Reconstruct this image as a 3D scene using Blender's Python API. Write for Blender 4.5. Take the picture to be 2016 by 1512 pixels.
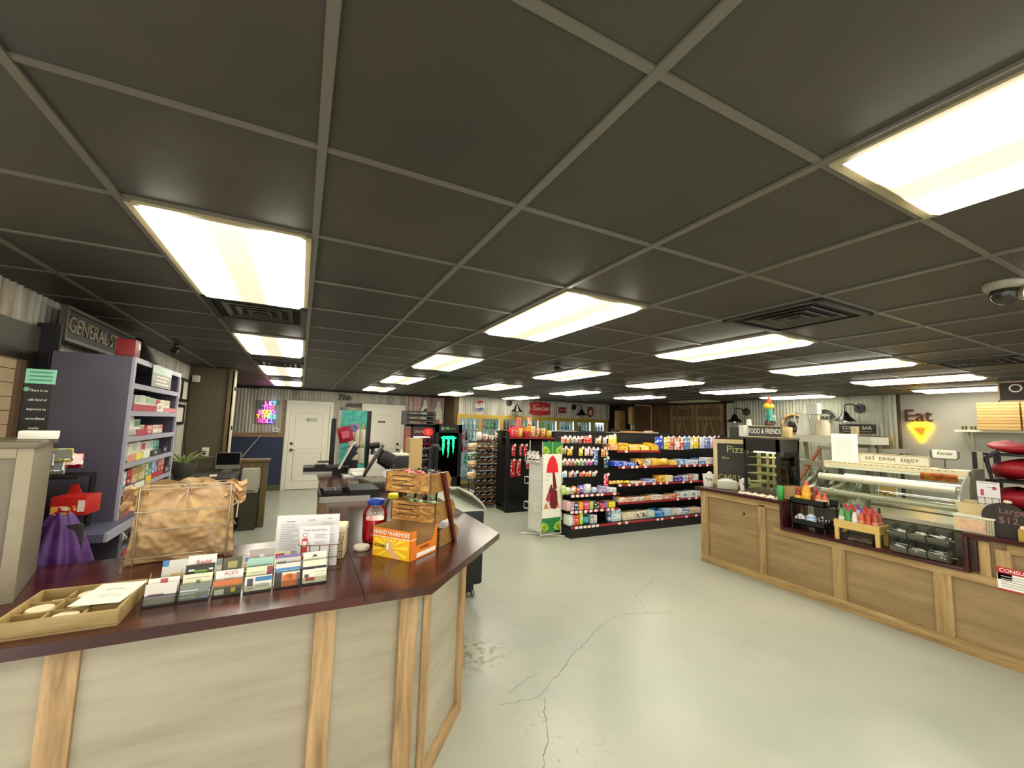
import bpy, bmesh, math, random
from mathutils import Vector, Matrix, noise
PI = math.pi
random.seed(7)
SC = bpy.context.scene
COL = SC.collection
for o in list(bpy.data.objects):
    bpy.data.objects.remove(o)

# ------------------------------------------------------------------ camera
CAM_H = 1.70
cd = bpy.data.cameras.new('camera')
cam = bpy.data.objects.new('camera', cd)
COL.objects.link(cam)
cd.sensor_fit = 'HORIZONTAL'
cd.sensor_width = 36.0
cd.lens = 36.0 * 818.556 / 2016.0
cd.clip_start = 0.05
yaw, pit, roll = math.radians(26.70924), math.radians(5.62439), math.radians(1.68457)
fw = Vector((math.sin(yaw) * math.cos(pit), math.cos(yaw) * math.cos(pit), math.sin(pit)))
rt = Vector((math.cos(yaw), -math.sin(yaw), 0))
up = rt.cross(fw)
r2 = rt * math.cos(roll) + up * math.sin(roll)
u2 = -rt * math.sin(roll) + up * math.cos(roll)
cam.matrix_world = Matrix(((r2.x, u2.x, -fw.x, 0), (r2.y, u2.y, -fw.y, 0), (r2.z, u2.z, -fw.z, CAM_H), (0, 0, 0, 1)))
SC.camera = cam

# ------------------------------------------------------------------ world, view
w = bpy.data.worlds.new('daylight')
SC.world = w
w.use_nodes = True
w.node_tree.nodes['Background'].inputs[0].default_value = (1.0, 0.97, 0.9, 1)
w.node_tree.nodes['Background'].inputs[1].default_value = 1.1
vs = SC.view_settings
SC.display_settings.display_device = 'sRGB'
vs.view_transform = 'Standard'
vs.look = 'None'
vs.exposure = 1.0
vs.gamma = 1.0
vs.use_curve_mapping = False
TUBE, MIDDLE = 11.5, 0.43          # brightness of the light panels over the tubes and between them

# ------------------------------------------------------------------ materials
MATS = {}
def lin(c):
    if isinstance(c, str):
        c = c.lstrip('#')
        c = [int(c[i:i + 2], 16) / 255 for i in (0, 2, 4)]
        return tuple((x / 12.92 if x <= 0.04045 else ((x + 0.055) / 1.055) ** 2.4) for x in c)
    return tuple(c[:3])
def mat(col, rough=0.5, metal=0.0, noise=0.0, scale=8.0, stretch=(1, 1, 1), bump=0.0, emit=0.0, spec=0.5, coat=0.0):
    key = ('m', str(col), rough, metal, noise, scale, stretch, bump, emit, spec, coat)
    if key in MATS:
        return MATS[key]
    m = bpy.data.materials.new('mat')
    MATS[key] = m
    m.use_nodes = True
    nt = m.node_tree
    b = nt.nodes['Principled BSDF']
    c = lin(col)
    b.inputs['Base Color'].default_value = (*c, 1)
    b.inputs['Roughness'].default_value = rough
    b.inputs['Metallic'].default_value = metal
    b.inputs['Specular IOR Level'].default_value = spec
    b.inputs['Coat Weight'].default_value = coat
    if emit:
        b.inputs['Emission Color'].default_value = (*c, 1)
        b.inputs['Emission Strength'].default_value = emit
    if noise or bump:
        tc = nt.nodes.new('ShaderNodeTexCoord')
        mp = nt.nodes.new('ShaderNodeMapping')
        mp.inputs['Scale'].default_value = stretch
        nz = nt.nodes.new('ShaderNodeTexNoise')
        nz.inputs['Scale'].default_value = scale
        nz.inputs['Detail'].default_value = 5
        nz.inputs['Roughness'].default_value = 0.65
        nt.links.new(tc.outputs['Object'], mp.inputs[0])
        nt.links.new(mp.outputs[0], nz.inputs['Vector'])
        if noise:
            rp = nt.nodes.new('ShaderNodeValToRGB')
            rp.color_ramp.elements[0].position = 0.3
            rp.color_ramp.elements[1].position = 0.7
            rp.color_ramp.elements[0].color = (*[x * (1 - noise) for x in c], 1)
            rp.color_ramp.elements[1].color = (*[min(1, x * (1 + noise)) for x in c], 1)
            nt.links.new(nz.outputs[0], rp.inputs[0])
            nt.links.new(rp.outputs[0], b.inputs['Base Color'])
        if bump:
            bp = nt.nodes.new('ShaderNodeBump')
            bp.inputs['Strength'].default_value = bump
            bp.inputs['Distance'].default_value = 0.01
            nt.links.new(nz.outputs[0], bp.inputs['Height'])
            nt.links.new(bp.outputs[0], b.inputs['Normal'])
    return m
def ramp_mat(stops, scale=5.0, stretch=(1, 1, 1), rough=0.6, metal=0.0, detail=6, kind='noise', const=False, bump=0.0, spec=0.5, dist=0.0):
    key = ('r', str(stops), scale, stretch, rough, metal, detail, kind, const, bump, spec, dist)
    if key in MATS:
        return MATS[key]
    m = bpy.data.materials.new('mat')
    MATS[key] = m
    m.use_nodes = True
    nt = m.node_tree
    b = nt.nodes['Principled BSDF']
    b.inputs['Roughness'].default_value = rough
    b.inputs['Metallic'].default_value = metal
    b.inputs['Specular IOR Level'].default_value = spec
    tc = nt.nodes.new('ShaderNodeTexCoord')
    mp = nt.nodes.new('ShaderNodeMapping')
    mp.inputs['Scale'].default_value = stretch
    nt.links.new(tc.outputs['Object'], mp.inputs[0])
    if kind == 'noise':
        t = nt.nodes.new('ShaderNodeTexNoise')
        t.inputs['Detail'].default_value = detail
        t.inputs['Roughness'].default_value = 0.62
        t.inputs['Distortion'].default_value = dist
        out = t.outputs[0]
    else:
        t = nt.nodes.new('ShaderNodeTexVoronoi')
        t.distance = 'CHEBYCHEV'
        sp = nt.nodes.new('ShaderNodeSeparateColor')
        nt.links.new(t.outputs['Color'], sp.inputs[0])
        out = sp.outputs[0]
    t.inputs['Scale'].default_value = scale
    nt.links.new(mp.outputs[0], t.inputs['Vector'])
    rp = nt.nodes.new('ShaderNodeValToRGB')
    els = rp.color_ramp.elements
    while len(els) < len(stops):
        els.new(0.5)
    for e, (p, c) in zip(els, stops):
        e.position = p
        e.color = (*lin(c), 1)
    if const:
        rp.color_ramp.interpolation = 'CONSTANT'
    nt.links.new(out, rp.inputs[0])
    nt.links.new(rp.outputs[0], b.inputs['Base Color'])
    if bump:
        bp = nt.nodes.new('ShaderNodeBump')
        bp.inputs['Strength'].default_value = bump
        bp.inputs['Distance'].default_value = 0.01
        nt.links.new(out, bp.inputs['Height'])
        nt.links.new(bp.outputs[0], b.inputs['Normal'])
    return m
def printed(c1, c2, scale=22.0, rough=0.35):
    """packaging print: flat ink patches of two colours and white"""
    return ramp_mat(((0.0, c1), (0.56, c2), (0.84, '#f4f2ea')), scale=scale, stretch=(1, 1, 1.7), rough=rough, kind='voronoi', const=True)
def glass_mat(tint='#f4fbf8', gloss=0.08, rough=0.02):
    key = ('g', tint, gloss, rough)
    if key in MATS:
        return MATS[key]
    m = bpy.data.materials.new('mat')
    MATS[key] = m
    m.use_nodes = True
    nt = m.node_tree
    nt.nodes.remove(nt.nodes['Principled BSDF'])
    out = nt.nodes['Material Output']
    tr = nt.nodes.new('ShaderNodeBsdfTransparent')
    tr.inputs[0].default_value = (*lin(tint), 1)
    gl = nt.nodes.new('ShaderNodeBsdfGlossy')
    gl.inputs['Roughness'].default_value = rough
    fr = nt.nodes.new('ShaderNodeFresnel')
    fr.inputs[0].default_value = 1.35
    ad = nt.nodes.new('ShaderNodeMath')
    ad.operation = 'ADD'
    ad.inputs[1].default_value = gloss * 0.4
    mx = nt.nodes.new('ShaderNodeMixShader')
    nt.links.new(fr.outputs[0], ad.inputs[0])
    nt.links.new(ad.outputs[0], mx.inputs[0])
    nt.links.new(tr.outputs[0], mx.inputs[1])
    nt.links.new(gl.outputs[0], mx.inputs[2])
    nt.links.new(mx.outputs[0], out.inputs[0])
    return m

# ------------------------------------------------------------------ mesh builder
FACE = {'-y': Matrix(((1, 0, 0, 0), (0, 0, -1, 0), (0, 1, 0, 0), (0, 0, 0, 1))),
        '-x': Matrix(((0, 0, -1, 0), (-1, 0, 0, 0), (0, 1, 0, 0), (0, 0, 0, 1))),
        '+x': Matrix(((0, 0, 1, 0), (1, 0, 0, 0), (0, 1, 0, 0), (0, 0, 0, 1))),
        'z': Matrix.Identity(4)}
def RZ(a):
    return Matrix.Rotation(a, 4, 'Z')
def T(x, y=None, z=None):
    return Matrix.Translation(Vector((x, y, z)) if y is not None else Vector(x))
class MB:
    def __init__(self):
        self.bm = bmesh.new()
        self.M = Matrix.Identity(4)
        self.n0 = 0
    def _fin(self, geom_verts, m, faces=None):
        bmesh.ops.transform(self.bm, matrix=self.M, verts=geom_verts)
        if m:
            for f in (faces if faces is not None else {f for v in geom_verts for f in v.link_faces}):
                f.material_index = m
        return self
    def box(self, x0, x1, y0, y1, z0, z1, m=0, rz=0.0, bev=0.0, R=None):
        r = bmesh.ops.create_cube(self.bm, size=1)
        vs_ = r['verts']
        c = Vector(((x0 + x1) / 2, (y0 + y1) / 2, (z0 + z1) / 2))
        Mx = T(c) @ (R if R is not None else RZ(rz)) @ Matrix.Diagonal((abs(x1 - x0), abs(y1 - y0), abs(z1 - z0), 1))
        bmesh.ops.transform(self.bm, matrix=Mx, verts=vs_)
        if bev:
            es = list({e for v in vs_ for e in v.link_edges})
            rr = bmesh.ops.bevel(self.bm, geom=es, offset=bev, segments=2, affect='EDGES', profile=0.6)
            vs_ = list({v for f in rr['faces'] for v in f.verts} | {v for v in vs_ if v.is_valid})
        return self._fin(vs_, m)
    def lathe(self, prof, c=(0, 0, 0), n=16, m=0, ang=None):
        rings, vsl = [], []
        full = ang is None
        k = n if full else n + 1
        for (r, z) in prof:
            if r < 1e-6:
                v = self.bm.verts.new((c[0], c[1], c[2] + z))
                rings.append([v] * k)
                vsl.append(v)
            else:
                a0, a1 = (0, 2 * PI) if full else ang
                ring = [self.bm.verts.new((c[0] + r * math.cos(a0 + (a1 - a0) * i / n), c[1] + r * math.sin(a0 + (a1 - a0) * i / n), c[2] + z)) for i in range(k)]
                rings.append(ring)
                vsl += ring
        fs = []
        for a, b in zip(rings, rings[1:]):
            for i in range(n):
                j = (i + 1) % k
                q = []
                for v in (a[i], a[j], b[j], b[i]):
                    if v not in q:
                        q.append(v)
                if len(q) > 2:
                    fs.append(self.bm.faces.new(q))
        for f in fs:
            f.smooth = True
        return self._fin(vsl, m, fs)
    def tube(self, pts, r, n=6, m=0, close=False, caps=True):
        pts = [Vector(p) for p in pts]
        N = len(pts)
        rings, vsl, fs = [], [], []
        prev = None
        for i, p in enumerate(pts):
            if close:
                d = (pts[(i + 1) % N] - pts[i - 1]).normalized()
            else:
                d = (pts[min(i + 1, N - 1)] - pts[max(i - 1, 0)]).normalized()
            ref = prev if prev is not None and abs(prev.dot(d)) < 0.95 else (Vector((0, 0, 1)) if abs(d.z) < 0.9 else Vector((1, 0, 0)))
            a = (ref - d * ref.dot(d)).normalized()
            b = d.cross(a)
            prev = a
            rr = r[i] if isinstance(r, (list, tuple)) else r
            ring = [self.bm.verts.new(p + a * rr * math.cos(2 * PI * k / n) + b * rr * math.sin(2 * PI * k / n)) for k in range(n)]
            rings.append(ring)
            vsl += ring
        pr = list(zip(rings, rings[1:])) + ([(rings[-1], rings[0])] if close else [])
        for a, b in pr:
            for k in range(n):
                f = self.bm.faces.new((a[k], a[(k + 1) % n], b[(k + 1) % n], b[k]))
                f.smooth = n > 4
                fs.append(f)
        if not close and caps:
            fs.append(self.bm.faces.new(rings[0][::-1]))
            fs.append(self.bm.faces.new(rings[-1]))
        return self._fin(vsl, m, fs)
    def prism(self, poly, d0, d1, face='z', at=(0, 0, 0), m=0):
        """poly of (u, v) extruded along the normal from d0 to d1; face says where the front looks"""
        Mx = T(at) @ FACE[face]
        lo = [self.bm.verts.new(Mx @ Vector((u, v, d0))) for u, v in poly]
        hi = [self.bm.verts.new(Mx @ Vector((u, v, d1))) for u, v in poly]
        fs = [self.bm.faces.new(lo[::-1]), self.bm.faces.new(hi)]
        n = len(poly)
        for i in range(n):
            j = (i + 1) % n
            fs.append(self.bm.faces.new((lo[i], lo[j], hi[j], hi[i])))
        return self._fin(lo + hi, m, fs)
    def surf(self, f, nu, nv, m=0, closeu=False, smooth=True):
        g = [[self.bm.verts.new(f(i / nu, j / nv)) for j in range(nv + 1)] for i in range(nu + (0 if closeu else 1))]
        fs = []
        L = len(g)
        for i in range(nu):
            for j in range(nv):
                q = (g[i][j], g[(i + 1) % L][j], g[(i + 1) % L][j + 1], g[i][j + 1])
                fc = self.bm.faces.new(q)
                fc.smooth = smooth
                fs.append(fc)
        return self._fin([v for r in g for v in r], m, fs)
    def ball(self, c, r, m=0, n=10, sc=(1, 1, 1)):
        rr = bmesh.ops.create_uvsphere(self.bm, u_segments=n, v_segments=max(5, n // 2), radius=r)
        bmesh.ops.transform(self.bm, matrix=T(c) @ Matrix.Diagonal((*sc, 1)), verts=rr['verts'])
        for v in rr['verts']:
            for f in v.link_faces:
                f.smooth = True
        return self._fin(rr['verts'], m)
    def text(self, s, size, face, at, depth=0.002, m=0, align='CENTER', shear=0.0, sx=1.0, space=1.0, rot=0.0, bold=0.0):
        cu = bpy.data.curves.new('t', 'FONT')
        cu.body = s
        cu.size = size
        cu.extrude = depth / 2
        cu.align_x = align
        cu.align_y = 'CENTER'
        cu.shear = shear
        cu.space_character = space
        cu.offset = bold
        cu.resolution_u = 3
        ob = bpy.data.objects.new('t', cu)
        me = bpy.data.meshes.new_from_object(ob)
        n = len(self.bm.verts)
        nf = len(self.bm.faces)
        self.bm.from_mesh(me)
        self.bm.verts.ensure_lookup_table()
        self.bm.faces.ensure_lookup_table()
        vs_ = self.bm.verts[n:]
        fs = self.bm.faces[nf:]
        for f in fs:
            f.material_index = 0
        bmesh.ops.transform(self.bm, matrix=T(at) @ FACE[face] @ Matrix.Rotation(rot, 4, 'Z') @ Matrix.Diagonal((sx, 1, 1, 1)), verts=vs_)
        self._fin(vs_, m, fs)
        bpy.data.objects.remove(ob)
        bpy.data.curves.remove(cu)
        bpy.data.meshes.remove(me)
        return self
    def build(self, name, mats, parent=None, loc=None, rz=0.0, smooth=None, kind=None):
        me = bpy.data.meshes.new(name)
        bmesh.ops.recalc_face_normals(self.bm, faces=self.bm.faces)
        self.bm.to_mesh(me)
        self.bm.free()
        if not isinstance(mats, (list, tuple)):
            mats = [mats]
        for m in mats:
            me.materials.append(m)
        if smooth:
            for p in me.polygons:
                p.use_smooth = True
        me.set_sharp_from_angle(angle=math.radians(smooth or 52))
        o = bpy.data.objects.new(name, me)
        COL.objects.link(o)
        if parent is not None:
            o.parent = parent
        if loc is not None:
            o.location = loc
        o.rotation_euler = (0, 0, rz)
        if kind:
            o['kind'] = kind
        return o
def tag(o, label, cat, group=None):
    o['label'] = label
    o['category'] = cat
    if group:
        o['group'] = group
    return o
def thing(name, label, cat, loc, rz=0.0, group=None):
    o = bpy.data.objects.new(name, None)
    o.empty_display_size = 0.05
    COL.objects.link(o)
    o.location = loc
    o.rotation_euler = (0, 0, rz)
    return tag(o, label, cat, group)
def copy_tree(o, loc, label, rz=None, group=None):
    c = o.copy()
    COL.objects.link(c)
    c.location = loc
    if rz is not None:
        c.rotation_euler = (0, 0, rz)
    c['label'] = label
    if group:
        c['group'] = group
    for ch in list(o.children):
        k = ch.copy()
        COL.objects.link(k)
        k.parent = c
        for g in list(ch.children):
            d = g.copy()
            COL.objects.link(d)
            d.parent = k
    return c
ORD = ['first', 'second', 'third', 'fourth', 'fifth', 'sixth', 'seventh', 'eighth', 'ninth', 'tenth', 'eleventh', 'twelfth', 'thirteenth', 'fourteenth', 'fifteenth', 'sixteenth', 'seventeenth', 'eighteenth', 'nineteenth', 'twentieth']
# ------------------------------------------------------------------ room
CE = 2.437
GX0, GS, GY0, GT = 0.001, 0.6062, 0.5813, 0.6096
XL, XR, XK, YB, YC = -1.53, 9.38, 9.5, 11.5, 10.6
def gx(i): return GX0 + i * GS
def gy(j): return GY0 + j * GT

def floor_mat():
    m = ramp_mat(((0.25, '#999d90'), (0.5, '#a9ab9d'), (0.62, '#aeae9d'), (0.8, '#b8b4a0')), scale=0.55, rough=0.3, detail=4, spec=0.4)
    nt = m.node_tree
    b = nt.nodes['Principled BSDF']
    old = b.inputs['Base Color'].links[0].from_socket
    tc = nt.nodes.new('ShaderNodeTexCoord')
    # scuffed patch near the counter corner
    for (cx, cy, rad, c, sc_, lo) in ((1.25, 3.05, 0.33, '#857a62', 16, 0.47), (1.42, 2.05, 0.36, '#9a9078', 22, 0.58)):
        vm = nt.nodes.new('ShaderNodeVectorMath'); vm.operation = 'DISTANCE'
        vm.inputs[1].default_value = (cx, cy, 0)
        nt.links.new(tc.outputs['Object'], vm.inputs[0])
        mr = nt.nodes.new('ShaderNodeMapRange')
        mr.inputs[1].default_value = rad * 0.35; mr.inputs[2].default_value = rad
        mr.inputs[3].default_value = 1.0; mr.inputs[4].default_value = 0.0
        nt.links.new(vm.outputs['Value'], mr.inputs[0])
        nz = nt.nodes.new('ShaderNodeTexNoise'); nz.inputs['Scale'].default_value = sc_; nz.inputs['Detail'].default_value = 6
        nt.links.new(tc.outputs['Object'], nz.inputs['Vector'])
        m2 = nt.nodes.new('ShaderNodeMapRange'); m2.inputs[1].default_value = lo; m2.inputs[2].default_value = lo + 0.12
        nt.links.new(nz.outputs[0], m2.inputs[0])
        mu = nt.nodes.new('ShaderNodeMath'); mu.operation = 'MULTIPLY'
        nt.links.new(mr.outputs[0], mu.inputs[0]); nt.links.new(m2.outputs[0], mu.inputs[1])
        mx = nt.nodes.new('ShaderNodeMix'); mx.data_type = 'RGBA'
        mx.inputs['B'].default_value = (*lin(c), 1)
        nt.links.new(mu.outputs[0], mx.inputs['Factor']); nt.links.new(old, mx.inputs['A'])
        old = mx.outputs['Result']
    nt.links.new(old, b.inputs['Base Color'])
    return m
def crack(mb, pts, wd=0.004, m=1, seed=1):
    rnd = random.Random(seed)
    P = []
    for a, b in zip(pts, pts[1:]):
        n = max(3, int(math.dist(a, b) / 0.05))
        for k in range(n):
            t = k / n
            P.append((a[0] + (b[0] - a[0]) * t + rnd.uniform(-.012, .012), a[1] + (b[1] - a[1]) * t + rnd.uniform(-.012, .012)))
    P.append(pts[-1])
    for a, b in zip(P, P[1:]):
        d = Vector((b[0] - a[0], b[1] - a[1]))
        n = Vector((-d.y, d.x)).normalized() * wd * rnd.uniform(.25, .6)
        vs_ = [mb.bm.verts.new((q.x, q.y, 0.0006)) for q in (Vector(a) - n, Vector(b) - n, Vector(b) + n, Vector(a) + n)]
        f = mb.bm.faces.new(vs_); f.material_index = m
mb = MB()
mb.box(XL - .1, XK + .1, -2.2, YB + .1, -0.06, 0)
crack(mb, [(1.28, 2.5), (1.5, 2.6), (1.62, 2.62)], .003, seed=2)
crack(mb, [(1.2, 2.43), (1.45, 2.4), (1.7, 2.55), (2.0, 2.75), (2.45, 3.0), (2.72, 3.1), (3.0, 3.02), (3.25, 2.92)], .004, seed=3)
crack(mb, [(2.98, 3.02), (3.22, 3.4), (3.55, 3.55), (3.8, 3.72)], .003, seed=4)
crack(mb, [(2.62, 3.07), (2.3, 3.5), (2.0, 4.0)], .0022, seed=5)
crack(mb, [(1.48, 2.37), (1.35, 2.1), (1.18, 1.9), (1.22, 1.65), (1.3, 1.5)], .0035, seed=6)
crack(mb, [(3.1, 2.8), (3.3, 2.45), (3.4, 2.2)], .002, seed=7)
crack(mb, [(3.9, 2.6), (3.75, 2.2)], .0022, seed=8)
crack(mb, [(1.9, 2.9), (1.75, 3.3), (1.68, 3.6)], .0018, seed=9)
mb.build('floor', [floor_mat(), mat('#5e5a4c', .9)], kind='structure')

CT = ramp_mat(((0.3, '#2f2b24'), (0.55, '#3a362c'), (0.75, '#443f34')), scale=1.1, rough=0.55, bump=0.0, spec=0.45)
mb = MB()
mb.box(XL - .1, XK + .1, -2.2, YB + .1, CE, CE + 0.05)
for i in range(-2, 17):
    mb.box(gx(i) - .012, gx(i) + .012, -2.2, YB, CE - .009, CE + .001, 1)
for j in range(-4, 18):
    mb.box(XL, XK, gy(j) - .010, gy(j) + .010, CE - .006, CE + .001, 1)
mb.build('ceiling', [CT, mat('#5a564a', .38, spec=.6)], kind='structure')

ZINC = ramp_mat(((0.2, '#6b675c'), (0.42, '#a5a193'), (0.56, '#c4c1b2'), (0.68, '#94826a'), (0.85, '#dad8ca')), scale=2.6, stretch=(1.6, 1.6, 0.16), rough=0.5, metal=0.1, detail=8)
ZINC2 = ramp_mat(((0.2, '#565749'), (0.42, '#8a8b7c'), (0.56, '#a4a693'), (0.68, '#7c6b56'), (0.85, '#b8baa8')), scale=2.6, stretch=(1.6, 1.6, 0.16), rough=0.5, metal=0.1, detail=8)
RUST = ramp_mat(((0.2, '#835c54'), (0.42, '#b28c84'), (0.56, '#cbaca4'), (0.68, '#9a6a5c'), (0.85, '#dcc6be')), scale=2.6, stretch=(1.6, 1.6, 0.16), rough=0.55, metal=0.1, detail=8)
def corrugated(mb, axis, fix, a0, a1, z0, z1, out, m=0, pitch=0.0676):
    n = max(2, int((a1 - a0) / pitch * 8))
    def f(u, v):
        a = a0 + (a1 - a0) * u
        d = fix + out * 0.008 * math.sin(2 * PI * a / pitch)
        z = z0 + (z1 - z0) * v
        return Vector((a, d, z)) if axis == 'x' else Vector((d, a, z))
    return mb.surf(f, n, 1, m)

# left wall: corrugated sheet over dark boards
mb = MB()
mb.box(XL - .08, XL - .012, 2.3, YB, 0, CE, 1)
corrugated(mb, 'y', XL, 2.3, 7.7, 0, CE, 1)
mb.build('wall_left', [ZINC, mat('#4a463d', .8)], kind='structure')
# back wall with sheet metal on top and a navy panel below
mb = MB()
mb.box(XL, 3.7, YB, YB + .08, 0, CE, 1)
corrugated(mb, 'x', YB - .02, XL, 2.62, 0, CE, -1)
corrugated(mb, 'x', YB - .03, 2.62, 3.72, 0, CE, -1, 2, pitch=.1)
mb.build('wall_back', [ZINC, mat('#4a463d', .8), RUST], kind='structure')
NAVY = mat('#27304e', .55, noise=.12, scale=3)
WOODT = ramp_mat(((0.25, '#5f4a30'), (0.5, '#8a6f4c'), (0.75, '#a88c66')), scale=3.0, stretch=(1, 1, 8), rough=.6)
mb = MB(); mb.box(XL, -0.34, YB - .05, YB - .012, 0.13, 1.25); mb.build('trim_1', NAVY, kind='structure')
mb = MB(); mb.box(XL, -0.34, YB - .075, YB - .012, 1.25, 1.345); mb.box(-.39, -.33, YB - .07, YB - .012, 1.345, 2.14); mb.build('trim_2', WOODT, kind='structure')
mb = MB(); mb.box(XL, -0.34, YB - .07, YB - .012, 0, 0.13); mb.build('baseboard_back', mat('#56583f', .6), kind='structure')
# cooler wall
mb = MB()
mb.box(3.74, 8.9, YC + .012, YC + .1, 1.95, CE, 1)
corrugated(mb, 'x', YC, 3.74, 8.88, 1.95, CE, -1)
mb.build('wall_cooler', [ZINC, mat('#4a463d', .8)], kind='structure')
mb = MB(); mb.box(3.62, 3.745, YC - .03, YB, 0, CE); mb.build('trim_3', mat('#4a3418', .6, noise=.3, scale=3), kind='structure')
# right wall beside the coffee bar, then the white kitchen wall
mb = MB()
mb.box(XR + .012, XR + .1, 3.48, YB, 0, CE, 1)
corrugated(mb, 'y', XR, 3.5, 6.8, 0, CE, -1)
mb.build('wall_right', [ZINC2, mat('#3a2f20', .8)], kind='structure')
mb = MB()
mb.box(XK, XK + .1, -2.2, 3.5, 0, CE)
mb.build('wall_kitchen', mat('#a9a698', .5, noise=.03, scale=2), kind='structure')
PLY = ramp_mat(((0.3, '#3a2812'), (0.5, '#553c1e'), (0.72, '#6b4f2c')), scale=1.6, stretch=(3, 3, .5), rough=.6)
mb = MB()
mb.box(8.74, XR, 9.27, 9.3, 0, CE - .01)
mb.box(XR - .02, XR + .01, 8.55, 9.27, 0, CE - .01)
mb.box(XR - .03, XR - .005, 9.24, 9.27, 0, CE - .02, 1)
mb.box(8.74, XR, 9.262, 9.27, CE - .06, CE - .03, 1)
mb.build('wall_closet', [PLY, mat('#c3ad85', .5)], kind='structure')
mb = MB(); mb.box(8.86, XR, YB - .9, YB - .88, 0, CE); mb.build('wall_nook', mat('#24170a', .7), kind='structure')
mb = MB(); mb.box(XR - .1, XR + .01, 6.6, 9.2, CE - .045, CE - .001); mb.build('trim_4', mat('#1f1710', .7), kind='structure')
mb = MB(); mb.box(XL, -.9, YB - .06, YB - .01, CE - .06, CE - .001); mb.box(-.9, 3.6, YB - .05, YB - .01, CE - .035, CE - .001); mb.build('trim_5', mat('#2a241b', .7), kind='structure')
# partition and half wall beside the desk
PART = mat('#5c523e', .75, noise=.07, scale=30)
OAK = ramp_mat(((0.25, '#4e4026'), (0.5, '#6b5937'), (0.75, '#816d48')), scale=2.5, stretch=(9, 9, 1), rough=.6)
mb = MB()
mb.box(XL, -.98, 7.7, 7.82, 0, CE)
mb.box(-1.03, -.96, 7.66, 7.7, 1.05, CE, 1)
mb.box(-.98, -.945, 7.66, 7.84, 1.05, CE - .02, 2)
mb.box(-.955, -.93, 7.675, 7.7, 2.1, 2.16, 3); mb.box(-.955, -.93, 7.675, 7.7, 1.5, 1.56, 3)
mb.build('wall_partition', [PART, OAK, mat('#cfc7ae', .5), mat('#1c1a16', .5)], kind='structure')
mb = MB()
mb.box(-1.0, -.42, 7.7, 7.82, 0, 1.02)
mb.box(-1.05, -.385, 7.64, 7.86, 1.02, 1.05, 1)
mb.box(-1.0, -.42, 7.68, 7.7, .92, 1.02, 1); mb.box(-.49, -.42, 7.68, 7.7, 0, .92, 1); mb.box(-.425, -.41, 7.68, 7.83, 0, 1.02, 1)
mb.box(-.98, -.5, 7.694, 7.7, .6, .9, 2)
mb.build('wall_half', [mat('#3c3729', .8), OAK, mat('#c9c6b4', .6, noise=.08, scale=4)], kind='structure')

# doors
WHITE = mat('#efe9db', .42)
def interior_door(n, x0, x1, knob):
    d = thing('door_%d' % n, '', '', ((x0 + x1) / 2, YB - .02, 0))
    del d['label']; del d['category']
    d['kind'] = 'structure'
    hw = (x1 - x0) / 2
    mb = MB()
    for s in (-1, 1):
        mb.box(s * hw, s * (hw - .085), -.065, 0, 0, 2.13, bev=.004)
    mb.box(-hw, hw, -.066, 0, 2.05, 2.14, bev=.004)
    mb.build('door_frame', WHITE, d)
    mb = MB()
    w_ = hw - .09
    mb.box(-w_, w_, -.05, -.005, 0.01, 2.05)
    # raised mouldings of the two panels, the upper one arched
    a = w_ - .13
    arch = [(-a, 1.0), (-a, 1.78)] + [(a * math.cos(PI - PI * k / 12), 1.78 + .08 * math.sin(PI * k / 12)) for k in range(13)] + [(a, 1.0)]
    for pts in (arch, [(-a, .22), (-a, .88), (a, .88), (a, .22)]):
        mb.tube([(x, -.052, z) for x, z in pts], .011, 6, close=True)
    mb.build('door_panel', WHITE, d)
    mb = MB()
    kx = -w_ + .07 if knob < 0 else w_ - .07
    mb.lathe([(0, 0), (.03, 0), (.03, .012), (.018, .02), (.018, .045), (.026, .06), (.02, .075), (0, .078)], n=14)
    bmesh.ops.transform(mb.bm, matrix=T(kx, -.05, .95) @ Matrix.Rotation(PI / 2, 4, 'X'), verts=mb.bm.verts)
    n0 = len(mb.bm.verts)
    mb.tube([(kx, -.105, .95), (kx + .09, -.105, .94)], .008, 6)
    mb.lathe([(0, -.055), (.03, -.055), (.03, 0)], (0, 0, 0), 14)
    mb.bm.verts.ensure_lookup_table()
    bmesh.ops.transform(mb.bm, matrix=T(kx, -.05, 1.1) @ Matrix.Rotation(-PI / 2, 4, 'X') @ Matrix.Diagonal((1, 1, .4, 1)), verts=[v for v in mb.bm.verts[n0:] if abs(v.co.z) < .06])
    mb.build('door_handle', mat('#16130f', .35, .7), d)
    return d
interior_door(1, -.32, .73, -1)
interior_door(2, 1.40, 2.52, 1)
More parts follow.
